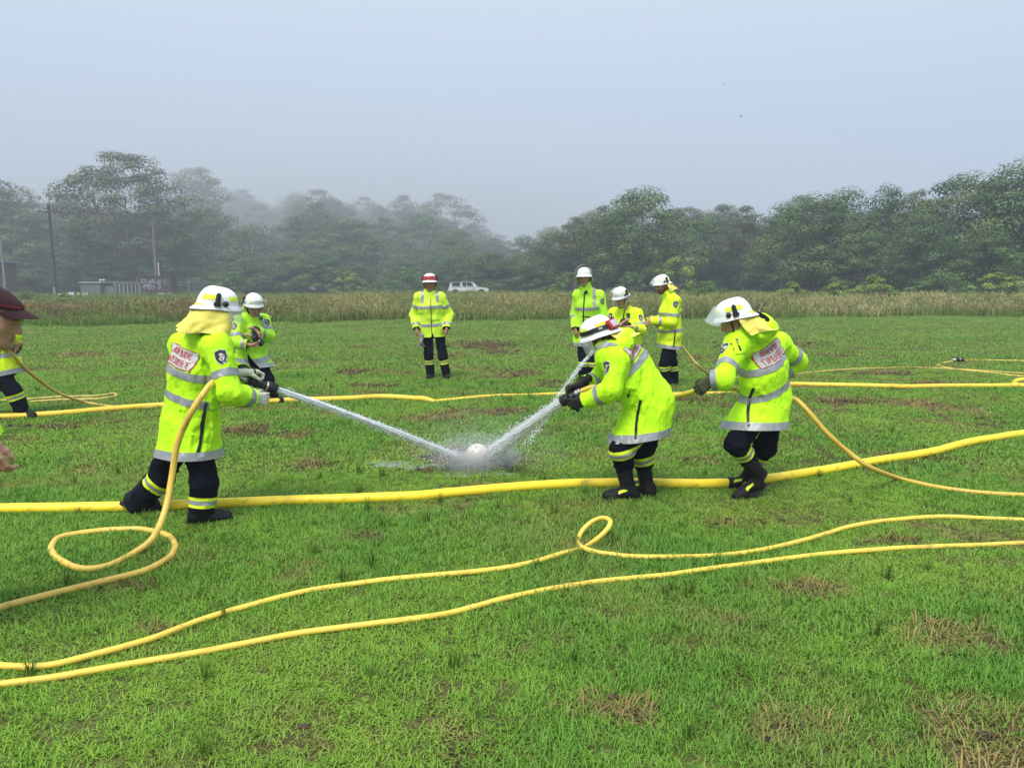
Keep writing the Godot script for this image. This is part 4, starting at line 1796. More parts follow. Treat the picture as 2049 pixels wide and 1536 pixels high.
	for k in 2:
		var an: Vector3 = s.an[k]
		var toe: Vector3 = (s.toe[k] as Vector3).normalized()
		var pitch: float = s.get("heel", [0.0, 0.0])[k]
		var up := Vector3.UP
		var z := Vector3(toe.x, 0, toe.z).normalized()
		var bt := Transform3D(Basis(up.cross(z), up, z), Vector3(an.x, ground_height(an.x, an.z) - 0.012, an.z))
		if pitch > 0.0:                                   # heel lifted, turning about the ball of the foot
			var ball := bt * Vector3(0, 0, 0.13)
			var rb := Basis(bt.basis.x, pitch)
			bt = Transform3D(rb * bt.basis, ball - rb * (ball - bt.origin))
		var bm := MB.new()
		var shin := bt.basis.inverse() * ((s.kn[k] as Vector3) - an).normalized()
		var off := bt.affine_inverse() * an               # the shaft follows the shin
		bm.add(boot_upper, Transform3D())
		for q in bm.v.size():
			var u := smoothstep(0.06, 0.12, bm.v[q].y)
			var rise := bm.v[q].y - 0.10
			bm.v[q] += Vector3(shin.x / maxf(shin.y, 0.4) * rise + off.x, 0, shin.z / maxf(shin.y, 0.4) * rise + off.z + 0.008) * u
		var bent := MB.new()
		bent.add(bm, bt)
		bm = bent
		var boot := part("boot", bm.mesh(), m_boot, o)
		var sm := MB.new()
		sm.add(sole, bt)
		part("sole", sm.mesh(), m_sole, boot)
		if s.get("boot_tags", false):
			for sd in [-1.0, 1.0]:
				var tg := MB.new()
				tg.add(one_piece(draped(boot_field, flat_poly([Vector2(-0.035, -0.018), Vector2(0.03, 0.008), Vector2(0.03, 0.028), Vector2(-0.035, 0.002)]), Vector3(sd * 0.1, 0.085, 0.045), Vector3(0, 0, -sd), Vector3.UP, 0.004, 0.03, 0.1)), bt)
				part("lime_tag", tg.mesh(), m_lime, boot)
	# ---- the coat
	if s.get("no_coat", false):
		return o
	var cf := Field.new()
	cf.folds = folds
	cf.fold = 0.018
	cf.stretch = Vector3(1.25, 0.5, 1.25)
	var hemw: Array = s.get("hem_size", [0.17, 1.35])     # depth radius, how much wider than deep
	var hemdir := (pel - hem).normalized()
	cf.seg(hem - hemdir * 0.12, pel, float(hemw[0]) * girth, 0.165 * girth, 0.05, -1, right, hemw[1], 0)
	cf.seg(pel, chest, 0.163 * girth, 0.150 * girth, 0.05, -1, right, 1.36, 0)
	cf.seg(chest, chest.lerp(neck, 0.75), 0.148 * girth, 0.085, 0.06, -1, right, 1.35, 0)
	cf.seg((sh[0] as Vector3).lerp(neck, 0.15), (sh[1] as Vector3).lerp(neck, 0.15), 0.077, 0.077, 0.07, -1, Vector3.ZERO, 1.0, 0)
	var collar: float = s.get("collar", 0.07)
	var ndir: Vector3 = (head - hu * 0.10 - face * 0.03 - neck).normalized()
	cf.seg(neck - ndir * 0.02, neck + ndir * (collar + 0.03), 0.088, 0.084 * float(s.get("collar_wide", 1.0)), 0.05, 0.02, Vector3.ZERO, 1.0, 0)
	for k in 2:
		cf.seg(sh[k], el[k], 0.081, 0.072, 0.075, 0.02, Vector3.ZERO, 1.0, 1 + 2 * k)
		cf.seg(el[k], wr[k], 0.073, 0.059, 0.03, 0.012, Vector3.ZERO, 1.0, 2 + 2 * k)
	var coat_raw := cf.net(cell)
	var keep := []
	var hn: Vector3 = (s.get("hem_normal", hemdir) as Vector3).normalized()
	keep.append(func(p: Vector3) -> float:
		var h := (p - hem).dot(hn)
		return h if h > -0.0001 or h > 0.4 else (maxf(h, cf.group(p, 0) - minf(minf(cf.group(p, 1), cf.group(p, 2)), minf(cf.group(p, 3), cf.group(p, 4))))))
	var top_at := neck + ndir * collar
	keep.append(func(p: Vector3) -> float: return 1.0 if not s.get("collar_cut", true) else maxf((top_at - p).dot(ndir), maxf(((p - top_at) - ndir * (p - top_at).dot(ndir)).length() - 0.105 * float(s.get("collar_wide", 1.0)), p.distance_to(top_at) - 0.15)))
	for k in 2:
		var dirv: Vector3 = ((wr[k] as Vector3) - (el[k] as Vector3)).normalized()
		var stop: Vector3 = (wr[k] as Vector3) - dirv * float(s.get("sleeve_up", 0.012))
		keep.append(func(p: Vector3) -> float: return maxf((stop - p).dot(dirv), cf.group(p, 2 + 2 * k) - cf.group(p, 2 + 2 * k, true) if (stop - p).dot(dirv) < 0.0 and p.distance_to(stop) < 0.2 else p.distance_to(stop) - 0.13))
	if s.has("open"):                                     # coat fronts parted below this point
		var op: Vector3 = s.open
		keep.append(func(p: Vector3) -> float:
			var u := (op - p).dot(spine)
			if u < 0.0 or (p - pel).dot(back) > -0.05 or cf.group(p, 0, true) < cf.group(p, 0):
				return 1.0
			return absf((p - op).dot(right)) - u * 0.28 + 0.001)
	var coat := part("coat", clipped(coat_raw, keep).mesh(), m_vest[s.vest], o)
	var torso := func(p: Vector3) -> float: return cf.group(p, 0, true) - cf.group(p, 0)
	var strip2 := func(fns: Array, lift: float, m: Material, called: String) -> void:
		var b := clipped(coat_raw, fns + [keep[0], keep[1]] + ([keep[4]] if keep.size() > 4 else []), lift)
		if b.i.size():
			part(called, b.mesh(), m, coat)
	for u in s.get("bands", [0.14, 0.34]):               # metres up the spine from the pelvis
		strip2.call([torso, func(p: Vector3) -> float: return (p - pel).dot(spine) - u + 0.026, func(p: Vector3) -> float: return u + 0.026 - (p - pel).dot(spine), func(p: Vector3) -> float: return 0.3 - (p - pel).dot(hemdir) * 0.0], 0.004, m_band, "reflective_band")
	if s.get("hem_band", true):
		strip2.call([torso, func(p: Vector3) -> float: return 0.058 - (p - hem).dot(hn)], 0.004, m_band, "reflective_band")
	for x in s.get("braces", []):                         # bands over the shoulders, metres right of the spine
		strip2.call([torso, func(p: Vector3) -> float: return 0.026 - absf((p - neck).dot(right) - x), func(p: Vector3) -> float: return (p - pel).dot(spine) - float(s.get("brace_from", 0.36))], 0.005, m_band, "reflective_band")
	for k in 2:
		var d1: Vector3 = ((el[k] as Vector3) - (sh[k] as Vector3))
		var l1 := d1.length()
		d1 /= l1
		var d2: Vector3 = ((wr[k] as Vector3) - (el[k] as Vector3))
		var l2 := d2.length()
		d2 /= l2
		var g := 1 + 2 * k
		var a0: Vector3 = sh[k]
		var e0: Vector3 = el[k]
		var on_up := func(p: Vector3) -> float: return minf(cf.group(p, g + 1), minf(cf.group(p, 0) + 0.012, minf(cf.group(p, 3 - 2 * k), cf.group(p, 4 - 2 * k)))) - cf.group(p, g)
		var on_fore := func(p: Vector3) -> float: return minf(cf.group(p, g), minf(cf.group(p, 0), minf(cf.group(p, 3 - 2 * k), cf.group(p, 4 - 2 * k)))) - cf.group(p, g + 1)
		if s.get("arm_bands", true):
			var u: float = l1 * float(s.get("arm_at", 0.66))
			strip2.call([on_up, func(p: Vector3) -> float: return 0.026 - absf((p - a0).dot(d1) - u)], 0.004, m_band, "reflective_band")
		var w: float = l2 * float(s.get("cuff_at", 0.62))
		strip2.call([on_fore, func(p: Vector3) -> float: return 0.022 - absf((p - e0).dot(d2) - w)], 0.004, m_band, "reflective_band")
	# ---- print, badges and pockets
	if s.has("panel"):                                    # grey panel with red lettering between the shoulder blades
		var c: Vector3 = pel + spine * float(s.panel[0]) + right * float(s.panel[1])
		var pw := 0.30
		var ph := 0.125
		part("back_panel", draped(cf, flat_rect(pw, ph), c, right, spine, 0.006, 0.022, 0.24).mesh(), mat(lin(0.48, 0.47, 0.47), 0.5), coat)
		var edge := PackedVector2Array()
		for q in [[pw, 0.005, 0, ph / 2], [pw, 0.005, 0, -ph / 2], [0.005, ph, pw / 2, 0], [0.005, ph, -pw / 2, 0]]:
			edge.append_array(flat_rect(q[0], q[1], q[2], q[3]))
		part("panel_border", draped(cf, edge, c, right, spine, 0.0075, 0.022, 0.24).mesh(), m_red, coat)
		var words := flat_text("NSW RURAL", 0.040, 0, 0.028)
		words.append_array(flat_text("FIRE SERVICE", 0.040, 0, -0.028))
		for k in words.size():
			words[k].x *= 0.70
		part("back_lettering", draped(cf, words, c, right, spine, 0.0085, 0.016, 0.24).mesh(), m_red, coat)
	for q in s.get("badges", []):                         # arm, direction it faces
		var k: int = q[0]
		var c: Vector3 = (sh[k] as Vector3).lerp(el[k], float(q[2]) if q.size() > 2 else 0.36)
		var up: Vector3 = ((sh[k] as Vector3) - (el[k] as Vector3)).normalized()
		var out: Vector3 = q[1]
		out = (out - up * out.dot(up)).normalized()
		var rt := up.cross(out)
		var badge := part("arm_badge", draped(cf, flat_poly(shield(1.12)), c, rt, up, 0.004, 0.03, 0.14).mesh(), mat(lin(0.5, 0.52, 0.5), 0.6), coat)
		var dark := part("shield", draped(cf, flat_poly(shield(1.0)), c, rt, up, 0.0055, 0.03, 0.14).mesh(), mat(lin(0.012, 0.014, 0.03), 0.6), coat)
		var mark := flat_disc(0.0165, 0, -0.010, 14)
		mark.append_array(flat_disc(0.012, 0, 0.018, 10, 0.8))
		part("emblem", draped(cf, mark, c, rt, up, 0.007, 0.03, 0.14).mesh(), mat(lin(0.55, 0.52, 0.52), 0.6), coat)
		part("emblem_centre", draped(cf, flat_disc(0.008, 0, -0.010, 10), c, rt, up, 0.0085, 0.03, 0.14).mesh(), mat(lin(0.16, 0.05, 0.05), 0.6), coat)
	for q in s.get("lines", []):                          # dark zips and seams: two points, side they face, width
		var a: Vector3 = q[0]
		var b: Vector3 = q[1]
		var out: Vector3 = q[2]
		var up := (a - b)
		var l := up.length()
		up /= l
		out = (out - up * out.dot(up)).normalized()
		var w: float = q[3] if q.size() > 3 else 0.016
		part("zip", one_piece(draped(cf, flat_rect(w, l), (a + b) * 0.5, up.cross(out), up, 0.006, 0.03, 0.2)).mesh(), m_black, coat)
	for q in s.get("patches", []):                        # pocket flaps and dark tabs: centre, up, facing, width, height, dark
		var up: Vector3 = (q[1] as Vector3).normalized()
		var out: Vector3 = q[2]
		out = (out - up * out.dot(up)).normalized()
		part("pocket_flap" if not q[5] else "dark_tab", one_piece(draped(cf, flat_rect(q[3], q[4]), q[0], up.cross(out), up, 0.009, 0.03, 0.2)).mesh(), m_black if q[5] else m_vest[s.vest], coat)
	for q in s.get("digits", []):
		var up: Vector3 = (q[1] as Vector3).normalized()
		var out: Vector3 = q[2]
		out = (out - up * out.dot(up)).normalized()
		part("marking", draped(cf, flat_text(q[3], q[4]), q[0], up.cross(out), up, 0.006, 0.02, 0.2).mesh(), m_black, coat)
	if s.has("hood"):                                     # hood folded down on the back of the neck
		var hf := Field.new()
		var hs: float = s.hood[0]
		hf.folds = folds
		hf.fold = 0.02
		var ring := []
		for q in 9:
			var a := lerpf(-1.9, 1.9, q / 8.0)
			ring.append(neck + spine * 0.045 + right * sin(a) * 0.115 * hs + back * (cos(a) * 0.115 * hs + 0.03) - spine * (0.05 * cos(a)))
		for q in 8:
			hf.seg(ring[q], ring[q + 1], 0.034, 0.034, 0.03)
		hf.seg(neck + back * 0.12 + right * -0.07 - spine * 0.03, neck + back * 0.12 + right * 0.07 - spine * 0.03, 0.05, 0.05, 0.06)
		part("hood", hf.net(cell).mesh(), m_vest[s.vest], coat)
		if s.hood[1]:
			var hb := MB.new()
			var pts := []
			for q in 9:
				var a := lerpf(-1.5, 1.5, q / 8.0)
				pts.append(neck + spine * 0.075 + right * sin(a) * 0.105 * hs + back * (cos(a) * 0.105 * hs + 0.035) - spine * (0.045 * cos(a)))
			hb.tube(smooth(pts, 0.02), smooth(pts, 0.02).map(func(_p): return 0.027), 8)
			part("hood_lining", hb.mesh(), m_navy, coat)
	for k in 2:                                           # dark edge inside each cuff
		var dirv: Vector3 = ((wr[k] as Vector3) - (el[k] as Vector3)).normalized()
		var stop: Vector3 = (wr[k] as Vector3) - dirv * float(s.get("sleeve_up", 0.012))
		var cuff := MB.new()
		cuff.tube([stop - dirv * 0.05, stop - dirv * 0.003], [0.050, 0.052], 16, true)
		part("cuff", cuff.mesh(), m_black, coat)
	return o



func build_people() -> void:
	figure_materials()
	shared_pieces()
	rng.seed = 401
	var up := Vector3.UP
	var cam_side := Vector3(0, 0.1, 1)
	# 1 nearest, on the left, seen from behind, spraying to the right
	var f := Vector3(0.66, 0, -0.75)
	var r := Vector3(0.75, 0, 0.66)
	person({
		"label": "person in lime coat with yellow neck cloth, back turned, spraying from the left",
		"cell": 0.0115, "seed": 11, "vest": "lime", "girth": 1.0,
		"pel": Vector3(-2.243, 0.672, -5.25), "chest": Vector3(-2.18, 1.052, -5.24), "neck": Vector3(-2.096, 1.308, -5.22), "hem": Vector3(-2.258, 0.45, -5.24), "hem_size": [0.235, 1.16], "hem_normal": Vector3(0.02, 1, -0.05),
		"head": Vector3(-2.006, 1.452, -5.2), "face": Vector3(0.84, -0.20, -0.5), "right": r, "up": Vector3(0.1, 1, 0),
		"sh": [Vector3(-2.312, 1.208, -5.36), Vector3(-1.955, 1.224, -5.08)], "el": [Vector3(-2.146, 0.925, -5.55), Vector3(-1.867, 0.933, -5)],
		"hand": [{"at": Vector3(-1.809, 0.996, -5.36), "x": r, "z": Vector3(0, -1, 0), "size": 1.12}, {"at": Vector3(-1.747, 0.847, -5.28), "x": Vector3(0.2, 1, 0), "z": -r, "size": 1.12}],
		"kn": [Vector3(-2.53, 0.241, -5.34), Vector3(-2.126, 0.283, -5.14)], "an": [Vector3(-2.722, 0.041, -5.34), Vector3(-2.145, 0.086, -5.12)], "toe": [Vector3(0.9, 0, -0.35), Vector3(0.9, 0, -0.35)], "heel": [0.35, 0.0],
		"leg_end": [0.0, 0.0], "leg_band": [0.02, 0.13], "leg": 0.96, "glove": "white", "collar": 0.055, "skin": Color(0.40, 0.22, 0.15), "hair": "brown",
		"bands": [0.20, 0.375], "arm_at": 0.62, "cuff_at": 0.68, "panel": [0.475, -0.01],
		"badges": [[1, Vector3(0.35, 0.1, 0.9), 0.30]],
		"lines": [[Vector3(-2.063, 0.847, -5.1), Vector3(-2.118, 0.503, -5.1), cam_side, 0.018]],
		"patches": [[Vector3(-1.986, 0.824, -5.1), up, Vector3(0.5, 0, 0.85), 0.10, 0.05, false]],
		"helmet": {"visor": [12, 0.12], "flap": [0.21, 0.048, Vector3(-0.05, 0, 0.02), 0.9], "chin": false},
	})
	# 2 behind, aiming a stubby nozzle
	f = Vector3(0.75, 0, 0.65)
	r = Vector3(-0.65, 0, 0.75)
	person({
		"label": "smiling person in green-yellow coat leaning over a stubby nozzle held at the waist",
		"seed": 12, "vest": "green", "cell": 0.016,
		"pel": Vector3(-3.594, 0.618, -10.5), "chest": Vector3(-3.568, 0.98, -10.45), "neck": Vector3(-3.561, 1.2, -10.4), "hem": Vector3(-3.536, 0.471, -10.45), "hem_size": [0.25, 1.25], "hem_normal": Vector3(-0.12, 1, -0.1),
		"head": Vector3(-3.474, 1.337, -10.32), "face": Vector3(0.5, -0.38, 0.8), "right": r,
		"sh": [Vector3(-3.439, 1.114, -10.62), Vector3(-3.685, 1.113, -10.26)], "el": [Vector3(-3.34, 0.922, -10.5), Vector3(-3.647, 0.855, -10.12)],
		"hand": [{"at": Vector3(-3.378, 0.943, -10.2), "x": Vector3(0.6, 0.2, 0.6), "z": Vector3(-0.3, -0.7, 0.5)}, {"at": Vector3(-3.433, 0.838, -10.17), "x": Vector3(0.6, 0.2, 0.5), "z": Vector3(0.2, 0.9, -0.2)}],
		"kn": [Vector3(-3.361, 0.325, -10.4), Vector3(-3.769, 0.278, -10.5)], "an": [Vector3(-3.326, 0.089, -10.5), Vector3(-3.848, 0.054, -10.5)], "toe": [Vector3(0.9, 0, 0.35), Vector3(0.4, 0, 0.9)],
		"leg_band": [0.08, 0.1], "skin": Color(0.44, 0.23, 0.16), "bands": [0.02], "badges": [[1, Vector3(-0.1, 0, 1), 0.3], [0, Vector3(0.6, 0, 0.8), 0.35]], "open": Vector3(-3.463, 0.688, -10.2),
		"braces": [-0.13], "boot_tags": true,
		"lines": [[Vector3(-3.458, 1.102, -10.2), Vector3(-3.473, 0.755, -10.2), Vector3(0.5, 0, 0.9), 0.02]], "patches": [[Vector3(-3.362, 1.151, -10.3), Vector3(0.3, 1, 0), Vector3(0.4, 0, 0.9), 0.055, 0.05, true]],
		"helmet": {"visor": [68, 0.12], "flap": [0.14, 0.03, Vector3.ZERO, 1.7]},
	})
	# 3 red-helmeted, standing straight
	r = Vector3(-1, 0, 0.05)
	person({
		"label": "person in red and white helmet standing straight with fists at the sides",
		"seed": 13, "vest": "pale",
		"pel": Vector3(-1.371, 0.878, -13.25), "chest": Vector3(-1.396, 1.233, -13.2), "neck": Vector3(-1.409, 1.472, -13.2), "hem": Vector3(-1.365, 0.722, -13.25), "hem_size": [0.165, 1.42],
		"head": Vector3(-1.402, 1.633, -13.15), "face": Vector3(0.0, -0.1, 1), "right": r,
		"sh": [Vector3(-1.213, 1.386, -13.2), Vector3(-1.599, 1.386, -13.2)], "el": [Vector3(-1.083, 1.094, -13.25), Vector3(-1.696, 1.094, -13.25)],
		"hand": [{"wr": Vector3(-1.116, 0.87, -13.1), "x": Vector3(-0.3, 0.1, 0.9), "z": Vector3(-0.9, 0.0, -0.3)}, {"wr": Vector3(-1.638, 0.861, -13.1), "x": Vector3(0.3, 0.1, 0.9), "z": Vector3(0.9, 0, -0.3)}],
		"kn": [Vector3(-1.2, 0.388, -13.2), Vector3(-1.442, 0.388, -13.2)], "an": [Vector3(-1.147, 0.077, -13.25), Vector3(-1.426, 0.077, -13.25)], "toe": [Vector3(0.25, 0, 1), Vector3(-0.15, 0, 1)],
		"leg_band": [0.10, 0.10], "leg": 0.86, "skin": Color(0.36, 0.18, 0.12), "stubble": Color(0.25, 0.14, 0.1, 0.3), "bands": [0.06, 0.37], "hem_band": false, "arm_at": 0.5, "cuff_at": 0.72,
		"braces": [-0.125, 0.125], "brace_from": 0.44, "open": Vector3(-1.363, 0.816, -13),
		"lines": [[Vector3(-1.381, 1.39, -13), Vector3(-1.372, 0.782, -13), Vector3(0, 0, 1), 0.012], [Vector3(-1.372, 0.782, -13), Vector3(-1.364, 0.748, -13), Vector3(0, 0, 1), 0.012]], "patches": [[Vector3(-1.284, 1.054, -13), up, Vector3(0.2, 0, 1), 0.13, 0.07, false]],
		"helmet": {"red": true, "stripes": [], "mounts": true, "flap": [0.17, 0.035, Vector3.ZERO, 1.9]},
	})
	var gl := MB.new()
	for q in 2:
		gl.add(hand_easy, Transform3D(Basis(Vector3(0.3, 0, 1).normalized(), Vector3(0.12 - 0.3 * q, -1, 0.1).normalized(), Vector3.UP).orthonormalized(), Vector3(-1.567, 0.694, -13.05) + Vector3(0.03 * q, 0, 0.03 * q)))
	var pair := thing("work_gloves", "pair of grey work gloves hanging at the hip of the red-helmeted person", "gloves")
	part("gloves", gl.mesh(), cloth(lin(0.24, 0.23, 0.20)), pair)
	# 4 tall, visor up
	r = Vector3(-1, 0, -0.2)
	person({
		"label": "tall smiling person in long green-yellow coat with arms hanging, clear visor up over the helmet",
		"seed": 14, "vest": "green",
		"pel": Vector3(1.255, 0.891, -12.6), "chest": Vector3(1.253, 1.27, -12.55), "neck": Vector3(1.212, 1.546, -12.5), "hem": Vector3(1.25, 0.611, -12.6), "hem_size": [0.17, 1.42],
		"head": Vector3(1.165, 1.722, -12.45), "face": Vector3(-0.22, -0.12, 1), "right": r,
		"sh": [Vector3(1.417, 1.433, -12.5), Vector3(1.076, 1.431, -12.6)], "el": [Vector3(1.486, 1.125, -12.5), Vector3(1.042, 1.135, -12.65)],
		"hand": [{"wr": Vector3(1.454, 0.871, -12.4), "x": Vector3(-0.3, 0, 0.9), "z": Vector3(-0.9, 0, -0.3), "grip": false}, {"wr": Vector3(1.033, 0.897, -12.5), "x": Vector3(0.3, 0, 0.9), "z": Vector3(0.9, 0, -0.3), "grip": false}],
		"kn": [Vector3(1.348, 0.334, -12.55), Vector3(1.183, 0.334, -12.55)], "an": [Vector3(1.373, 0.095, -12.6), Vector3(1.182, 0.095, -12.6)], "toe": [Vector3(0.2, 0, 1), Vector3(-0.3, 0, 1)],
		"leg_band": [0.0, 0.0], "skin": Color(0.40, 0.20, 0.14), "bands": [0.36], "arm_at": 2.0, "cuff_at": 0.25, "badges": [[0, Vector3(0.25, 0, 1), 0.3]], "braces": [-0.13], "collar": 0.1, "collar_wide": 1.15,
		"lines": [[Vector3(1.146, 1.492, -12.3), Vector3(1.116, 0.652, -12.3), Vector3(-0.2, 0, 1), 0.022], [Vector3(1.134, 1.102, -12.3), Vector3(1.279, 1.094, -12.3), Vector3(0, 0, 1), 0.018]],
		"patches": [[Vector3(1.185, 1.5, -12.3), Vector3(0.5, 1, 0), Vector3(-0.1, 0, 1), 0.05, 0.05, true]],
		"helmet": {"visor": [96, 0.13], "stripes": [], "mounts": false, "flap": [0.13, 0.03, Vector3.ZERO, 1.8]},
	})
	# 5 woman bending over the second nozzle
	r = Vector3(-0.65, 0, -0.75)
	person({
		"label": "person in yellow coat looking down at a nozzle behind the red goggles",
		"seed": 15, "vest": "yellow",
		"pel": Vector3(1.866, 0.66, -12.2), "chest": Vector3(1.82, 0.998, -12.15), "neck": Vector3(1.776, 1.244, -12.1), "hem": Vector3(1.88, 0.355, -12.2), "hem_size": [0.19, 1.3],
		"head": Vector3(1.7, 1.411, -11.98), "face": Vector3(-0.66, -0.42, 0.62), "right": r,
		"sh": [Vector3(1.966, 1.16, -12.05), Vector3(1.631, 1.15, -12.3)], "el": [Vector3(2.017, 0.918, -11.9), Vector3(1.574, 0.915, -12.2)],
		"hand": [{"at": Vector3(1.717, 1.005, -11.72), "x": Vector3(-0.8, 0.2, 0.6), "z": Vector3(-0.2, 0.9, 0.1)}, {"at": Vector3(1.669, 0.991, -11.7), "x": Vector3(-0.6, 0, 0.6), "z": Vector3(0.3, -0.8, 0.3)}],
		"kn": [Vector3(1.89, 0.253, -12.1), Vector3(1.722, 0.248, -12.15)], "an": [Vector3(1.942, 0.064, -12.2), Vector3(1.772, 0.057, -12.25)], "toe": [Vector3(-0.5, 0, 0.8), Vector3(-0.8, 0, 0.5)],
		"skin": Color(0.46, 0.26, 0.19), "bands": [0.0, 0.32], "badges": [[0, Vector3(0.3, 0, 1), 0.42], [1, Vector3(-0.6, 0, 0.8), 0.3]], "jaw": 0.9, "hair": "brown", "arm_at": 0.72,
		"lines": [[Vector3(1.7, 1.228, -11.9), Vector3(1.673, 1.034, -11.9), Vector3(-0.5, 0, 0.9), 0.02]], "patches": [[Vector3(1.818, 1.135, -11.9), up, Vector3(0.0, 0, 1), 0.055, 0.075, true]],
		"helmet": {"visor": [76, 0.12], "stripes": [[0.9, 1.7], [-1.7, -0.9]], "mounts": true},
	})
	# 6 bearded, feeding hose
	r = Vector3(-0.25, 0, -0.97)
	person({
		"label": "bearded person in yellow coat standing side-on, feeding hose with both hands",
		"seed": 16, "vest": "yellow",
		"pel": Vector3(2.545, 0.829, -12.3), "chest": Vector3(2.535, 1.182, -12.3), "neck": Vector3(2.504, 1.452, -12.3), "hem": Vector3(2.519, 0.603, -12.3), "hem_size": [0.20, 1.2],
		"head": Vector3(2.4, 1.603, -12.28), "face": Vector3(-0.86, -0.25, 0.35), "right": r,
		"sh": [Vector3(2.568, 1.362, -12.1), Vector3(2.543, 1.352, -12.48)], "el": [Vector3(2.527, 1.027, -12.05), Vector3(2.441, 1.044, -12.5)],
		"hand": [{"at": Vector3(2.12, 0.985, -12.1), "x": Vector3(-0.7, 0.5, 0), "z": Vector3(-0.1, -0.2, -0.9), "grip": true}, {"at": Vector3(2.099, 0.955, -12.2), "x": Vector3(-0.7, 0.5, 0), "z": Vector3(-0.2, -0.3, 0.9)}],
		"kn": [Vector3(2.449, 0.355, -12.2), Vector3(2.612, 0.317, -12.4)], "an": [Vector3(2.473, 0.114, -12.25), Vector3(2.643, 0.087, -12.4)], "toe": [Vector3(-0.9, 0, 0.3), Vector3(-0.8, 0, 0.5)],
		"leg_band": [0.06, 0.06], "skin": Color(0.44, 0.25, 0.18), "beard": "ginger", "hair": "brown", "bands": [0.06, 0.33], "arm_at": 0.68, "cuff_at": 0.55, "badges": [[0, Vector3(-0.05, 0, 1), 0.2]], "collar": 0.09,
		"lines": [[Vector3(2.575, 0.896, -12), Vector3(2.559, 0.629, -12), cam_side, 0.02]],
		"patches": [[Vector3(2.41, 0.912, -12), up, Vector3(-0.3, 0, 1), 0.13, 0.05, false]],
		"helmet": {"visor": [48, 0.12], "flap": [0.16, 0.045, Vector3(0.03, 0, 0), 1.6]},
	})
	# 7 crouching in the middle right, spraying left
	r = Vector3(0.64, 0, -0.77)
	f = Vector3(-0.77, 0, -0.64)
	person({
		"label": "crouching person in long lime coat with red goggles on the helmet, spraying to the left",
		"cell": 0.0115, "seed": 17, "vest": "lime",
		"pel": Vector3(1.059, 0.734, -5.75), "chest": Vector3(0.871, 1.005, -5.72), "neck": Vector3(0.737, 1.18, -5.7), "hem": Vector3(0.988, 0.484, -5.72), "hem_size": [0.235, 1.12], "hem_normal": Vector3(-0.14, 1, -0.05),
		"head": Vector3(0.663, 1.237, -5.68), "face": Vector3(-0.84, -0.42, -0.28), "right": r, "up": Vector3(-0.35, 1, 0),
		"sh": [Vector3(0.762, 1.106, -5.54), Vector3(0.762, 1.088, -5.88)], "el": [Vector3(0.726, 0.882, -5.46), Vector3(0.667, 0.867, -5.9)],
		"hand": [{"at": Vector3(0.47, 0.756, -5.66), "x": Vector3(-0.3, 1, 0), "z": Vector3(0.3, 0.1, -0.9), "size": 1.1}, {"at": Vector3(0.468, 0.814, -5.78), "x": Vector3(-0.7, 0.7, 0), "z": Vector3(-0.2, -0.3, 0.9), "size": 1.1}],
		"kn": [Vector3(0.819, 0.405, -5.62), Vector3(1.005, 0.334, -5.8)], "an": [Vector3(0.885, 0.146, -5.7), Vector3(1.048, 0.11, -5.82)], "toe": [Vector3(-0.97, 0, 0.1), Vector3(-0.5, 0, -0.85)],
		"leg_end": [0.12, 0.12], "leg_band": [0.0, 0.04], "leg": 0.98, "glove": "black", "collar": 0.10, "collar_wide": 1.25, "collar_cut": false, "hood": [0.95, false], "skin": Color(0.36, 0.20, 0.14), "hair": "black", "boot_tags": true,
		"bands": [0.36], "arm_bands": false, "cuff_at": 0.42, "panel": [0.47, 0.0], "braces": [-0.14, 0.17], "brace_from": 0.36,
		"badges": [[0, Vector3(-0.8, 0.2, 0.5), 0.42]],
		"lines": [[Vector3(0.94, 0.799, -5.5), Vector3(0.902, 0.514, -5.5), cam_side, 0.018], [Vector3(0.862, 0.869, -5.5), Vector3(0.849, 0.814, -5.5), cam_side, 0.014]],
		"helmet": {"visor": [-2, 0.13], "strap": true, "flap": [0.12, 0.03, Vector3(0.10, 0.02, 0), 2.2], "chin": true, "mounts": false},
	})
	# 8 on the right, hose handler seen from behind
	f = Vector3(-0.72, 0, -0.69)
	r = Vector3(0.69, 0, -0.72)
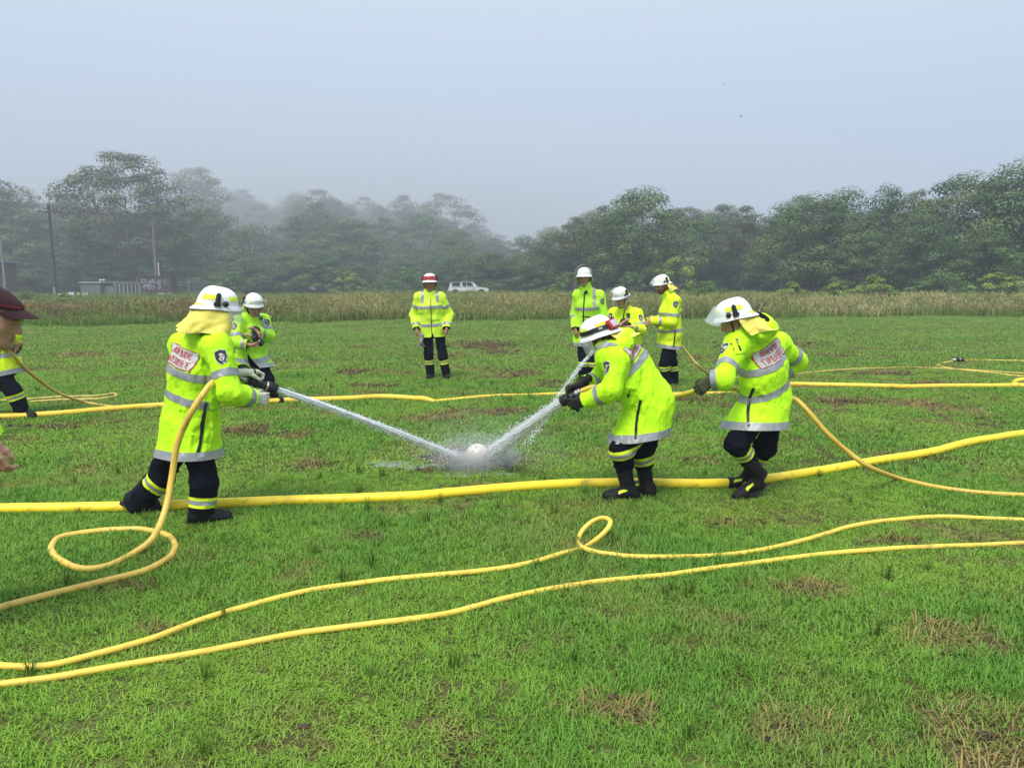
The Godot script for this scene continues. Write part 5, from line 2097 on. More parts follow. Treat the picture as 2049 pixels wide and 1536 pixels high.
	person({
		"label": "person with lettered coat back, knees bent, holding hose behind the crouching one",
		"cell": 0.0115, "seed": 18, "vest": "lime",
		"pel": Vector3(1.97, 0.755, -5.86), "chest": Vector3(1.927, 0.994, -5.82), "neck": Vector3(1.789, 1.296, -5.76), "hem": Vector3(1.893, 0.535, -5.82), "hem_size": [0.265, 1.08], "hem_normal": Vector3(0.0, 1, -0.1),
		"head": Vector3(1.667, 1.366, -5.7), "face": Vector3(-0.88, -0.32, -0.3), "right": r, "up": Vector3(-0.2, 1, 0),
		"sh": [Vector3(1.67, 1.191, -5.66), Vector3(2.098, 1.159, -5.96)], "el": [Vector3(1.523, 0.962, -5.46), Vector3(2.289, 1.024, -6.12)],
		"hand": [{"at": Vector3(1.378, 0.888, -5.52), "x": Vector3(-0.6, 0.7, -0.2), "z": Vector3(0.1, -0.2, -1), "size": 1.12}, {"at": Vector3(2.141, 0.857, -6.16), "x": Vector3(-0.6, 0.5, -0.2), "z": Vector3(-0.5, -0.6, 0.3), "size": 1.1}],
		"kn": [Vector3(1.695, 0.443, -5.66), Vector3(1.988, 0.359, -5.9)], "an": [Vector3(1.901, 0.228, -5.78), Vector3(1.879, 0.116, -6)], "toe": [Vector3(-0.93, 0, 0.25), Vector3(-0.6, 0, -0.3)], "heel": [0.42, 0.0],
		"leg_end": [0.10, 0.1], "leg_band": [0.10, 0.1], "leg": 0.93, "glove": "olive", "collar_cut": false, "collar": 0.05, "skin": Color(0.42, 0.24, 0.16), "hair": "black", "boot_tags": true,
		"bands": [0.10, 0.30], "arm_at": 0.66, "cuff_at": 0.72, "panel": [0.385, 0.0], "hood": [1.0, true],
		"badges": [[0, Vector3(-0.9, 0.2, 0.25), 0.30]],
		"lines": [[Vector3(1.802, 0.87, -5.6), Vector3(1.758, 0.588, -5.6), cam_side, 0.02], [Vector3(2.137, 0.62, -5.8), Vector3(2.12, 0.562, -5.8), cam_side, 0.012], [Vector3(1.725, 0.832, -5.6), Vector3(1.708, 0.802, -5.6), cam_side, 0.012]],
		"patches": [[Vector3(1.656, 1.188, -5.6), Vector3(-0.12, 1, 0), cam_side, 0.10, 0.09, false], [Vector3(1.648, 1.203, -5.6), Vector3(-0.2, 1, 0), cam_side, 0.020, 0.085, true]],
		"digits": [[Vector3(1.608, 1.188, -5.6), Vector3(-0.1, 1, 0), cam_side, "7", 0.045]],
		"helmet": {"visor": [46, 0.13], "flap": [0.17, 0.03, Vector3(0.09, 0, 0.02), 1.75], "mounts": true, "stripes": [[0.3, 0.75], [1.2, 2.2], [-2.2, -1.2], [-0.75, -0.3]]},
	})
	# 9 walking with a hose at the left edge
	r = Vector3(-0.2, 0, 0.97)
	person({
		"label": "person in lime coat cut by the left edge, striding and hauling a thin hose",
		"seed": 19, "vest": "yellow",
		"pel": Vector3(-6.309, 0.652, -9.4), "chest": Vector3(-6.357, 0.949, -9.4), "neck": Vector3(-6.37, 1.145, -9.4), "hem": Vector3(-6.278, 0.509, -9.4), "hem_size": [0.19, 1.25],
		"head": Vector3(-6.322, 1.306, -9.35), "face": Vector3(0.85, -0.2, 0.3), "right": r,
		"sh": [Vector3(-6.5, 1.059, -9.6), Vector3(-6.206, 1.072, -9.2)], "el": [Vector3(-6.411, 0.867, -9.65), Vector3(-5.968, 1.015, -9.15)],
		"hand": [{"at": Vector3(-6.191, 0.801, -9.4), "x": Vector3(0.6, -0.5, 0), "z": Vector3(0, 0.2, 0.9)}, {"at": Vector3(-6.137, 0.857, -9.25), "x": Vector3(0.6, -0.5, 0), "z": Vector3(-0.1, -0.2, -0.9)}],
		"kn": [Vector3(-6.564, 0.282, -9.5), Vector3(-6.125, 0.311, -9.3)], "an": [Vector3(-6.793, 0.083, -9.55), Vector3(-6.072, 0.078, -9.35)], "toe": [Vector3(0.9, 0, 0.2), Vector3(0.95, 0, 0.2)],
		"leg_band": [0.1, 0.05], "skin": Color(0.42, 0.22, 0.15), "bands": [0.1, 0.33], "arm_at": 0.75, "hair": "brown",
		"helmet": {"visor": [60, 0.12]},
	})
	# 10 man in the peaked cap at the left edge, near the camera
	r = Vector3(0.2, 0, 0.97)
	var man := person({
		"label": "man in dark maroon peaked cap looking down at the left edge",
		"cell": 0.016, "seed": 20, "vest": "lime", "head_cell": 0.0038,
		"pel": Vector3(-2.687, 0.663, -3.4), "chest": Vector3(-2.509, 1.132, -3.36), "neck": Vector3(-2.464, 1.342, -3.46), "hem": Vector3(-2.729, 0.474, -3.4), "hem_size": [0.17, 1.3],
		"head": Vector3(-2.329, 1.487, -3.45), "face": Vector3(0.95, -0.24, -0.12), "right": r,
		"sh": [Vector3(-2.614, 1.245, -3.55), Vector3(-2.341, 1.28, -3.15)], "el": [Vector3(-2.667, 0.95, -3.6), Vector3(-2.253, 1.176, -3.08)],
		"hand": [{"wr": Vector3(-2.613, 0.803, -3.5), "x": Vector3(1, 0.1, 0), "z": Vector3(-0.2, 0, 0.9), "grip": false}, {"wr": Vector3(-2.17, 0.993, -3.12), "x": Vector3(1, 0.25, 0.2), "z": Vector3(0.2, 0, -1), "grip": false}],
		"kn": [Vector3(-2.938, 0.34, -3.5), Vector3(-2.751, 0.392, -3.3)], "an": [Vector3(-3.188, 0.027, -3.5), Vector3(-3.036, 0.036, -3.35)], "toe": [Vector3(0.9, 0, 0.1), Vector3(0.9, 0, 0.1)],
		"skin": Color(0.46, 0.25, 0.175), "stubble": Color(0.26, 0.15, 0.11, 0.35), "hair": "grey", "hair_size": 0.88, "bands": [0.1, 0.33],
	})
	cap_on(man, Transform3D(Basis(Vector3.UP.cross(Vector3(0.95, -0.2, -0.12)).normalized(), Vector3.UP, Vector3.UP.cross(Vector3(0.95, -0.2, -0.12)).normalized().cross(Vector3.UP)), Vector3(-2.329, 1.487, -3.45)))


func cap_on(o: Node3D, t: Transform3D) -> void:
	t.basis = t.basis * Basis(Vector3.RIGHT, 0.30)
	t.origin += Vector3(0, 0.036, 0)
	var maroon := cloth(lin(0.034, 0.012, 0.015), 0.85)
	var crown := MB.new()
	var na := 32
	for y in 11:
		for x in na:
			var a := TAU * x / na
			var v := PI / 2 * y / 10.0
			var seam := 1.0 - 0.012 * pow(absf(cos(a * 3.0)), 14.0)
			crown.vert(t * Vector3(sin(a) * 0.101 * pow(maxf(cos(v), 0.0), 0.85) * seam, 0.030 + 0.082 * sin(v) * (1.0 - 0.30 * smoothstep(-0.03, 0.10, cos(a) * cos(v) * 0.119)), (cos(a) * 0.119 * pow(maxf(cos(v), 0.0), 0.85) - 0.004) * seam), Vector3.UP)
	for y in 10:
		for x in na:
			var k := y * na + x
			var k1 := y * na + (x + 1) % na
			crown.i.append_array([k, k1, k + na, k1, k1 + na, k + na])
	Field.renormal(crown)
	var cap := part("cap", crown.mesh(), maroon, o)
	var peak := MB.new()
	for y in 7:
		for x in 17:
			var a := lerpf(-1.12, 1.12, x / 16.0)
			var u := y / 6.0
			var p := Vector3(sin(a) * lerpf(0.101, 0.092, u), 0.040 - 0.020 * u - 0.022 * pow(a, 2.0), cos(a) * 0.117 + u * 0.075 * cos(a * 0.9))
			peak.vert(t * p, Vector3.UP)
	for y in 6:
		for x in 16:
			var k := y * 17 + x
			peak.i.append_array([k, k + 17, k + 1, k + 1, k + 17, k + 18])
	Field.renormal(peak)
	part("peak", peak.mesh(), maroon, cap)
	var trim := MB.new()                                  # red stitching along the band
	for q in 26:
		var a := lerpf(-1.9, -0.25, q / 25.0)
		trim.box(t * Transform3D(Basis(Vector3.UP, a), Vector3(sin(a) * 0.1022, 0.047 + 0.003 * (q % 2), cos(a) * 0.1205 - 0.003)), Vector3(0.0045, 0.006, 0.002))
		a = -a
		trim.box(t * Transform3D(Basis(Vector3.UP, a), Vector3(sin(a) * 0.1022, 0.047 + 0.003 * (q % 2), cos(a) * 0.1205 - 0.003)), Vector3(0.0045, 0.006, 0.002))
	part("stitching", trim.mesh(), m_red, cap)



# ---------------------------------------------------------------- hoses and nozzles
var m_big: StandardMaterial3D
var m_thin: StandardMaterial3D


func on_ground(flat: Array, r: float, sink := 0.0) -> Array:
	var out := []
	for p in smooth(flat, 0.25):
		out.append(Vector3(p.x, ground_height(p.x, p.y) + r * 0.70 + 0.004 - sink + 0.006 * patch_noise.get_noise_2d(p.x * 1.4, p.y * 1.4), p.y))
	return out


func hose(path: Array, r: float, m: Material, label: String, tint: Color) -> MeshInstance3D:
	var pts := smooth(path, 0.04)
	var b := MB.new()
	b.col = tint
	b.tube(pts, pts.map(func(_p): return r), 12)
	for k in b.v.size():
		var p := b.v[k]
		var dirt := clampf(patch_noise.get_noise_3dv(p * 7.0) * 1.0 - 0.30, 0.0, 0.35) + clampf(fine_noise.get_noise_3dv(p * 9.0) * 2.0 - 0.62, 0.0, 0.5)
		var wear_in := 1.0 + 0.10 * patch_noise.get_noise_3dv(p * 2.0)
		b.c[k] = Color(tint.r * wear_in, tint.g * wear_in, tint.b * wear_in).lerp(Color(0.16, 0.10, 0.04), clampf(dirt, 0, 0.7))
	return top("fire_hose", b.mesh(), m, label, "hose", "yellow fire hoses on the lawn")


func nozzle(back: Vector3, tip: Vector3, label: String, upv := Vector3.UP, size := 1.0) -> Node3D:
	var z := (tip - back).normalized()
	var x := upv.cross(z).normalized()
	var y := z.cross(x)
	var l := back.distance_to(tip)
	var o := thing("hose_nozzle", label, "nozzle", Vector3.ZERO, 0.0, "hose nozzles")
	o.transform = Transform3D(Basis(x, y, z), back)
	var turn := Transform3D(Basis(Vector3.RIGHT, PI / 2), Vector3.ZERO)   # lathe axis along z
	var c := MB.new()
	c.lathe(turn, [Vector2(0.001, 0), Vector2(0.026, 0), Vector2(0.030, 0.006), Vector2(0.030, 0.020), Vector2(0.025, 0.024), Vector2(0.031, 0.029), Vector2(0.031, 0.045), Vector2(0.024, 0.050), Vector2(0.026, 0.062), Vector2(0.001, 0.064)].map(func(p): return p * size), 20)
	part("coupling", c.mesh(), mat(lin(0.5, 0.5, 0.48), 0.32, 0.85), o)
	var b := MB.new()
	b.lathe(turn, [Vector2(0.001, 0.060 * size), Vector2(0.026 * size, 0.062 * size), Vector2(0.034 * size, 0.085 * size), Vector2(0.036 * size, 0.11 * size), Vector2(0.030 * size, 0.135 * size), Vector2(0.027 * size, l - 0.085 * size), Vector2(0.033 * size, l - 0.08 * size), Vector2(0.001, l - 0.078 * size)], 20)
	b.tube([Vector3(0.030, 0, 0.105) * size, Vector3(0.046, 0, 0.105) * size], [0.013 * size, 0.012 * size], 10)
	b.tube([Vector3(-0.030, 0, 0.105) * size, Vector3(-0.046, 0, 0.105) * size], [0.013 * size, 0.012 * size], 10)
	part("barrel", b.mesh(), m_black, o)
	var g := MB.new()
	var gp := [Vector3(0, -0.02, 0.115) * size, Vector3(0, -0.07, 0.108) * size, Vector3(0, -0.125, 0.092) * size]
	g.tube(smooth(gp, 0.02), smooth(gp, 0.02).map(func(p): return (0.017 + 0.003 * sin(p.y * 260.0)) * size), 10)
	part("pistol_grip", g.mesh(), m_black, o)
	var h := MB.new()
	var hp := [Vector3(-0.043, 0, 0.105) * size, Vector3(-0.043, 0.055, 0.085) * size, Vector3(-0.036, 0.082, 0.075) * size, Vector3(0.036, 0.082, 0.075) * size, Vector3(0.043, 0.055, 0.085) * size, Vector3(0.043, 0, 0.105) * size]
	var hs := smooth(hp, 0.012)
	h.tube(hs, hs.map(func(_p): return 0.0085 * size), 8)
	part("shut_off_handle", h.mesh(), m_black, o)
	var ring := MB.new()
	ring.lathe(turn, [Vector2(0.028 * size, l - 0.078 * size), Vector2(0.036 * size, l - 0.077 * size), Vector2(0.036 * size, l - 0.067 * size), Vector2(0.028 * size, l - 0.066 * size)], 20)
	part("silver_ring", ring.mesh(), mat(lin(0.6, 0.6, 0.6), 0.3, 0.8), o)
	var f := MB.new()
	f.lathe(turn, [Vector2(0.02 * size, l - 0.066 * size), Vector2(0.039 * size, l - 0.064 * size), Vector2(0.041 * size, l - 0.03 * size), Vector2(0.040 * size, l), Vector2(0.030 * size, l + 0.002), Vector2(0.022 * size, l - 0.02 * size), Vector2(0.001, l - 0.022 * size)], 24)
	for k in 20:
		var a := TAU * k / 20
		f.box(Transform3D(Basis(Vector3.BACK, a), Vector3(cos(a) * 0.0405, sin(a) * 0.0405, (l - 0.034) / size) * size), Vector3(0.005, 0.006, 0.05) * size)
	part("bumper", f.mesh(), m_black, o)
	return o


func build_hoses() -> void:
	m_big = vmat(0.42)
	m_thin = vmat(0.45)
	for m in [m_big, m_thin]:
		m.heightmap_enabled = true
		m.heightmap_texture = weave
		m.heightmap_scale = 0.12
		m.uv1_triplanar = true
		m.uv1_scale = Vector3(9, 9, 9)
	var big := Color(0.93, 0.70, 0.03)
	var old := Color(0.86, 0.56, 0.05)
	var thin := Color(0.82, 0.58, 0.085)
	hose(on_ground([Vector2(-6.043, -5.189), Vector2(-4.701, -5.259), Vector2(-3.683, -5.33), Vector2(-2.875, -5.366), Vector2(-2.535, -5.415), Vector2(-2.162, -5.49), Vector2(-1.595, -5.58), Vector2(-1.228, -5.62), Vector2(-0.746, -5.7), Vector2(-0.485, -5.797), Vector2(0.062, -5.956), Vector2(0.509, -6.047), Vector2(1.116, -6.032), Vector2(1.517, -6.016), Vector2(1.858, -6.078), Vector2(2.251, -6.268), Vector2(3.014, -6.668), Vector2(3.937, -7.142), Vector2(4.74, -7.686), Vector2(5.536, -8.122), Vector2(6.865, -8.795), Vector2(10.617, -10.182)], 0.041), 0.041, m_big, "thick yellow hose lying across the whole lawn under the boots of the front people", big)
	hose(on_ground([Vector2(-8.544, -8.431), Vector2(-7.151, -8.795), Vector2(-6.246, -9.191), Vector2(-5.681, -9.475), Vector2(-5.166, -9.816), Vector2(-4.69, -10.057), Vector2(-3.853, -10.224), Vector2(-2.956, -10.53), Vector2(-2.298, -10.713), Vector2(-1.834, -10.902), Vector2(-1.241, -10.759)], 0.040) + on_ground([Vector2(-1.094, -10.713), Vector2(-0.821, -10.854), Vector2(-0.181, -11.199), Vector2(0.791, -11.353), Vector2(1.304, -11.25), Vector2(2.029, -11.148), Vector2(2.778, -11.199), Vector2(3.431, -11.405)], 0.040, 0.040) + on_ground([Vector2(3.759, -11.73), Vector2(4.547, -12.191), Vector2(5.329, -11.956), Vector2(6.032, -11.785), Vector2(7.232, -11.842), Vector2(8.082, -11.956), Vector2(10.356, -12.312)], 0.038), 0.039, m_big, "older thick hose lying behind the splashing ball from edge to edge", old)
	hose(on_ground([Vector2(8.156, -12.312), Vector2(8.494, -12.69), Vector2(8.833, -12.821), Vector2(8.9, -12.436), Vector2(8.484, -11.956), Vector2(8.092, -11.842), Vector2(8.008, -12.073)], 0.036), 0.036, m_big, "end of thick hose curled up at the right edge", big)
	# hose of the left sprayer, hanging down in front of the coat into a ring on the grass
	hose([Vector3(-1.901, 0.993, -5.3), Vector3(-1.934, 0.996, -5.22), Vector3(-1.957, 1, -5.1), Vector3(-1.963, 0.999, -4.96), Vector3(-1.985, 0.94, -4.86), Vector3(-2.073, 0.791, -4.82), Vector3(-2.154, 0.615, -4.82), Vector3(-2.192, 0.406, -4.8), Vector3(-2.2, 0.221, -4.7), Vector3(-2.219, 0.088, -4.56)] + on_ground([Vector2(-2.294, -4.46), Vector2(-2.342, -4.241), Vector2(-2.477, -4.203), Vector2(-2.68, -4.344), Vector2(-2.846, -4.547), Vector2(-2.9, -4.74), Vector2(-2.745, -4.858), Vector2(-2.457, -4.909), Vector2(-2.246, -4.808), Vector2(-2.114, -4.619), Vector2(-2.05, -4.377), Vector2(-2.09, -4.172), Vector2(-2.25, -3.992), Vector2(-2.419, -3.82), Vector2(-2.568, -3.65), Vector2(-2.721, -3.451)], 0.02), 0.0205, m_thin, "hose ringed once on the grass and rising to the left sprayer's nozzle", Color(0.74, 0.50, 0.09))
	# two loose lines in the foreground
	var near_line := on_ground([Vector2(-2.682, -3.161), Vector2(-2.338, -3.109), Vector2(-2.119, -3.07), Vector2(-1.983, -3.092), Vector2(-1.827, -3.202), Vector2(-1.673, -3.344), Vector2(-1.526, -3.553), Vector2(-1.339, -3.721), Vector2(-1.127, -3.878), Vector2(-0.883, -3.979), Vector2(-0.488, -4.099), Vector2(-0.07, -4.218), Vector2(0.164, -4.344), Vector2(0.321, -4.477)], 0.018)
	near_line += [Vector3(0.441, -0.004, -4.62), Vector3(0.531, 0.065, -4.6), Vector3(0.603, 0.126, -4.63), Vector3(0.626, 0.143, -4.72), Vector3(0.591, 0.131, -4.82), Vector3(0.524, 0.091, -4.86), Vector3(0.459, 0.04, -4.83), Vector3(0.429, -0.017, -4.78)]
	near_line += on_ground([Vector2(0.444, -4.556), Vector2(0.51, -4.477), Vector2(0.605, -4.435), Vector2(0.735, -4.401), Vector2(1.128, -4.418), Vector2(1.455, -4.503), Vector2(1.839, -4.712), Vector2(2.29, -5.013), Vector2(2.712, -5.178), Vector2(3.094, -5.235), Vector2(3.567, -5.155), Vector2(4.034, -5.078)], 0.018)
	hose(near_line, 0.0158, m_thin, "thin hose crossing the foreground with one raised loop near its middle", thin)
	hose(on_ground([Vector2(-2.406, -2.814), Vector2(-2.087, -2.925), Vector2(-1.921, -2.988), Vector2(-1.668, -3.104), Vector2(-1.393, -3.225), Vector2(-1.204, -3.324), Vector2(-1.001, -3.42), Vector2(-0.777, -3.477), Vector2(-0.548, -3.548), Vector2(-0.311, -3.633), Vector2(-0.064, -3.789), Vector2(0.202, -3.911), Vector2(0.482, -4.02), Vector2(0.887, -4.121), Vector2(1.325, -4.272), Vector2(1.729, -4.418), Vector2(2.071, -4.512), Vector2(2.408, -4.574), Vector2(2.907, -4.628), Vector2(3.254, -4.684), Vector2(3.976, -4.789)], 0.018), 0.0158, m_thin, "nearest thin hose, running unbroken across the foreground below the looped one", thin)
	# hose between the crouching sprayer and the handler
	hose([Vector3(0.523, 0.834, -5.72), Vector3(0.563, 0.854, -5.71), Vector3(0.611, 0.871, -5.7), Vector3(0.66, 0.86, -5.7), Vector3(0.718, 0.816, -5.74), Vector3(0.798, 0.765, -5.82), Vector3(0.978, 0.699, -6.02), Vector3(1.216, 0.723, -6.02), Vector3(1.293, 0.792, -5.8), Vector3(1.338, 0.844, -5.62), Vector3(1.387, 0.882, -5.54), Vector3(1.475, 0.896, -5.6), Vector3(1.71, 0.829, -5.95), Vector3(1.982, 0.748, -6.18), Vector3(2.213, 0.733, -6.14), Vector3(2.278, 0.718, -6.05), Vector3(2.36, 0.625, -5.98), Vector3(2.49, 0.471, -5.94), Vector3(2.673, 0.312, -5.93), Vector3(2.848, 0.194, -5.9)] + on_ground([Vector2(3.268, -6.285), Vector2(3.416, -6.016), Vector2(3.642, -5.854), Vector2(3.975, -5.769), Vector2(4.498, -5.687)], 0.02), 0.0205, m_thin, "hose held by the crouching sprayer and the handler, dropping to the right edge", Color(0.64, 0.44, 0.07))
	# hose of the pair at the back
	hose([Vector3(1.776, 1.036, -11.86), Vector3(1.916, 0.954, -11.95), Vector3(2.054, 0.962, -12.08), Vector3(2.135, 0.99, -12.14), Vector3(2.345, 0.963, -12.5), Vector3(2.674, 0.699, -12.75), Vector3(2.823, 0.593, -12.62), Vector3(2.937, 0.436, -12.52), Vector3(3.083, 0.266, -12.42)] + on_ground([Vector2(3.565, -13.519), Vector2(3.689, -13.161), Vector2(4.035, -13.161), Vector2(4.766, -13.519), Vector2(5.816, -14.133), Vector2(6.853, -14.461), Vector2(7.942, -14.63), Vector2(8.654, -14.213), Vector2(9.318, -13.819), Vector2(10.68, -13.231)], 0.016), 0.0195, m_thin, "hose trailing from the bearded person's hands across the back of the lawn", Color(0.46, 0.33, 0.08))
	# hose of the striding person to the one with the stubby nozzle
	hose([Vector3(-6.117, 0.859, -9.22), Vector3(-6.102, 0.793, -9.28), Vector3(-6.093, 0.656, -9.42), Vector3(-6.094, 0.501, -9.62), Vector3(-6.07, 0.304, -9.9), Vector3(-5.969, 0.148, -10.1)] + on_ground([Vector2(-5.902, -10.441), Vector2(-5.323, -10.057), Vector2(-4.851, -9.975), Vector2(-4.545, -10.182), Vector2(-4.313, -10.441)], 0.019) + [Vector3(-4.171, 0.236, -10.55), Vector3(-4.036, 0.466, -10.5), Vector3(-3.877, 0.697, -10.4), Vector3(-3.704, 0.87, -10.28), Vector3(-3.564, 0.956, -10.2), Vector3(-3.503, 0.972, -10.16)], 0.0205, m_thin, "hose sagging from the striding person at the left edge to the stubby nozzle", Color(0.60, 0.41, 0.08))
	hose(on_ground([Vector2(-8.252, -10.182), Vector2(-7.135, -10.53), Vector2(-6.489, -10.854), Vector2(-6.039, -10.95), Vector2(-5.892, -11.199), Vector2(-5.76, -10.999), Vector2(-5.84, -10.713), Vector2(-6.352, -10.62), Vector2(-6.661, -10.441)], 0.018), 0.0185, m_thin, "short bend of thin hose on the grass behind the left sprayer", Color(0.56, 0.40, 0.10))
	hose(on_ground([Vector2(9.43, -16.144), Vector2(9.056, -15.837), Vector2(8.6, -15.35), Vector2(8.425, -14.892), Vector2(8.422, -14.461), Vector2(8.606, -14.133), Vector2(8.824, -13.743), Vector2(9.022, -13.373), Vector2(10.048, -12.436)], 0.014), 0.0165, m_thin, "far thin hose doubling back to a silver fitting on the grass", thin)
	hose(on_ground([Vector2(9.724, -16.355), Vector2(10.046, -16.355), Vector2(10.355, -16.249), Vector2(11.259, -15.938), Vector2(12.867, -15.35)], 0.014), 0.015, m_thin, "farthest straight thin hose right of the silver fitting", thin)
	var p: Vector3 = Vector3(9.343, 0, -15.938)
	nozzle(Vector3(p.x - 0.1, ground_height(p.x, p.z) + 0.05, p.z), Vector3(p.x + 0.08, ground_height(p.x, p.z) + 0.06, p.z + 0.1), "silver and black hose fitting lying on the far grass", Vector3(0.6, 1, 0))
	nozzle(Vector3(-1.908, 0.993, -5.3), Vector3(-1.687, 0.891, -5.42), "black nozzle with ribbed rim in white gloved hands, spraying to the right")
	nozzle(Vector3(-3.503, 0.972, -10.16), Vector3(-3.336, 0.827, -10.22), "stubby black nozzle in bare hands, not spraying")
	nozzle(Vector3(0.523, 0.834, -5.72), Vector3(0.38, 0.744, -5.78), "black nozzle with tall handle in black gloves, spraying to the left", Vector3(-0.25, 1, 0))
	nozzle(Vector3(1.776, 1.036, -11.86), Vector3(1.59, 0.966, -11.62), "black nozzle in the bare hands of the person looking down")
	build_water()


# ---------------------------------------------------------------- water
func build_water() -> void:
	rng.seed = 912
	var white := mat(Color(0.93, 0.95, 0.97, 0.82), 0.6)
	white.rim_enabled = true
	white.rim = 0.8
	white.transparency = BaseMaterial3D.TRANSPARENCY_ALPHA
	var spray := mat(Color(0.95, 0.96, 0.98, 0.75), 0.6)
	spray.rim_enabled = true
	spray.rim = 0.8
	spray.transparency = BaseMaterial3D.TRANSPARENCY_ALPHA
	var veil := mat(Color(0.95, 0.97, 0.99, 0.22), 0.7)
	veil.transparency = BaseMaterial3D.TRANSPARENCY_ALPHA
	veil.rim_enabled = true
	var ballp: Vector3 = Vector3(-0.313, 0, -6.743)
	ballp.y = ground_height(ballp.x, ballp.z)
	var drop := MB.new()
	drop.ball(Transform3D(), 1.0, 4, 6)
	# tip, end, radius at tip, radius at end, sag, strands, drops, opaque share, label
	var jets := [
		[Vector3(-1.687, 0.891, -5.42), ballp + Vector3(-0.09, 0.05, 0.02), 0.023, 0.036, 0.02, 16, 3000, 0.30, "solid white jet of water from the left nozzle down to the ball"],
		[Vector3(0.38, 0.744, -5.78), ballp + Vector3(0.10, 0.09, 0.02), 0.030, 0.080, 0.01, 30, 5000, 0.12, "broad misty jet of water from the crouching sprayer to the ball"],
		[Vector3(1.59, 0.966, -11.62), ballp + Vector3(0.45, 0.02, -0.75), 0.013, 0.040, 0.12, 5, 1300, 0.06, "thin broken jet of water from the rear nozzle passing behind the crouching sprayer"],
	]
	for j in jets:
		var a: Vector3 = j[0]
		var e: Vector3 = j[1]
		var o := thing("water_jet", j[8], "water", Vector3.ZERO)
		var z := (e - a).normalized()
		var x := Vector3.UP.cross(z).normalized()
		var y := z.cross(x)
		var l := a.distance_to(e)
		var b := MB.new()
		for q in int(j[5]):
			var ang := rnd(0, TAU)
			var rad := sqrt(rng.randf()) * 0.8
			var pts := []
			var rr := []
			var stop := 1.0 if q < int(j[5]) * 0.7 and float(j[2]) > 0.015 else rnd(0.45, 0.9)
			var n := 60
			for k in n + 1:
				var t := stop * k / n
				var r := lerpf(j[2], j[3], pow(t, 1.15))
				var wob := 0.10 * t * Vector2(sin(t * 61.0 + q * 3.0), cos(t * 47.0 + q * 5.0))
				var c := Vector2(cos(ang + t * 2.0), sin(ang + t * 2.0)) * rad + wob
				pts.append(a + (e - a) * t + (x * c.x + y * c.y) * r + Vector3.UP * (float(j[4]) * 4.0 * t * (1.0 - t)))
				rr.append(maxf(0.0012, float(j[2]) * (0.30 - 0.14 * t) * (1.0 + 0.30 * fine_noise.get_noise_2d(t * 14.0 * l, q * 9.0)) * (1.0 if t < stop * 0.93 else 0.5)))
			b.tube(pts, rr, 7)
		var sheath := MB.new()                            # the fine spray that travels with the jet
		var sp := []
		var sr := []
		for k in 81:
			var t := k / 80.0
			sp.append(a + (e - a) * t + Vector3.UP * (float(j[4]) * 4.0 * t * (1.0 - t)))
			sr.append(lerpf(j[2], j[3], pow(t, 1.15)) * (1.0 + 0.22 * fine_noise.get_noise_2d(t * 9.0 * l, 4.0) * t))
		sheath.tube(sp, sr, 16)
		if float(j[2]) > 0.015:
			part("spray_sheath", sheath.mesh(), veil, o)
		part("stream", b.mesh(), white, o)
		var where := []
		for q in int(j[6]):
			var t := pow(rng.randf(), 0.7)
			var r := lerpf(j[2], j[3], pow(t, 1.15)) * (0.5 + absf(rng.randfn(0, 0.55)))
			var ang := rnd(0, TAU)
			var p := a + (e - a) * t + (x * cos(ang) + y * sin(ang)) * r + Vector3.UP * (float(j[4]) * 4.0 * t * (1.0 - t))
			if p.y < ballp.y + 0.005:
				continue
			var s := rnd(0.0008, 0.0022) * (1.0 + a.distance_to(Vector3(0, 1.6, 0)) * 0.06)
			where.append(Transform3D(Basis(x, y, z) * Basis().scaled(Vector3(s, s, s * rnd(1.5, 5.0))), p))
		scatter("droplets", drop.mesh(), spray, where, [], "", "stuff", o)
	# water bursting off the ball
	var o := thing("water_splash", "burst of fine spray and mist round the white ball", "water", Vector3.ZERO)
	var where := []
	for q in 6500:
		var d := rdir()
		d.y = absf(d.y)
		var r := absf(rng.randfn(0, 0.22)) + 0.03
		var c := ballp + Vector3(rnd(-0.16, 0.13), 0.04, 0.03)
		var p := c + Vector3(d.x * 1.5, d.y * 0.8, d.z) * r
		if p.distance_to(ballp + Vector3(0, 0.105, 0)) < 0.112:
			continue
		var s := rnd(0.0009, 0.0024)
		where.append(Transform3D(Basis(rdir(), rnd(0, 3)).scaled(Vector3(s, s * rnd(1.0, 2.4), s)), p))
	scatter("droplets", drop.mesh(), spray, where, [], "", "stuff", o)
	for m in [[Vector3(-0.02, 0.10, 0.05), Vector3(0.8, 0.45, 0.6), 0.65], [Vector3(-0.05, 0.05, 0.14), Vector3(0.42, 0.26, 0.36), 2.3], [Vector3(0.12, 0.16, 0.0), Vector3(1.5, 0.8, 0.9), 0.07], [Vector3(0.2, 0.1, 0.0), Vector3(0.4, 0.26, 0.3), 1.6]]:
		var fog := FogVolume.new()
		fog.name = "spray_mist" if o.get_node_or_null("spray_mist") == null else "spray_mist_%03d" % o.get_child_count()
		fog.shape = RenderingServer.FOG_VOLUME_SHAPE_ELLIPSOID
		fog.size = m[1]
		fog.position = ballp + m[0]
		var fm := FogMaterial.new()
		fm.albedo = Color(0.97, 0.98, 1.0)
		fm.density = m[2]
		fog.material = fm
		fog.set_meta("kind", "stuff")
		o.add_child(fog, true)
	# the ball with its panels
	var ball := thing("ball", "wet white ball with ribbed panels, hit by the water jets", "ball", ballp + Vector3(0, 0.103, 0))
	var sb := MB.new()
	sb.ball(Transform3D(), 0.11, 48, 72)
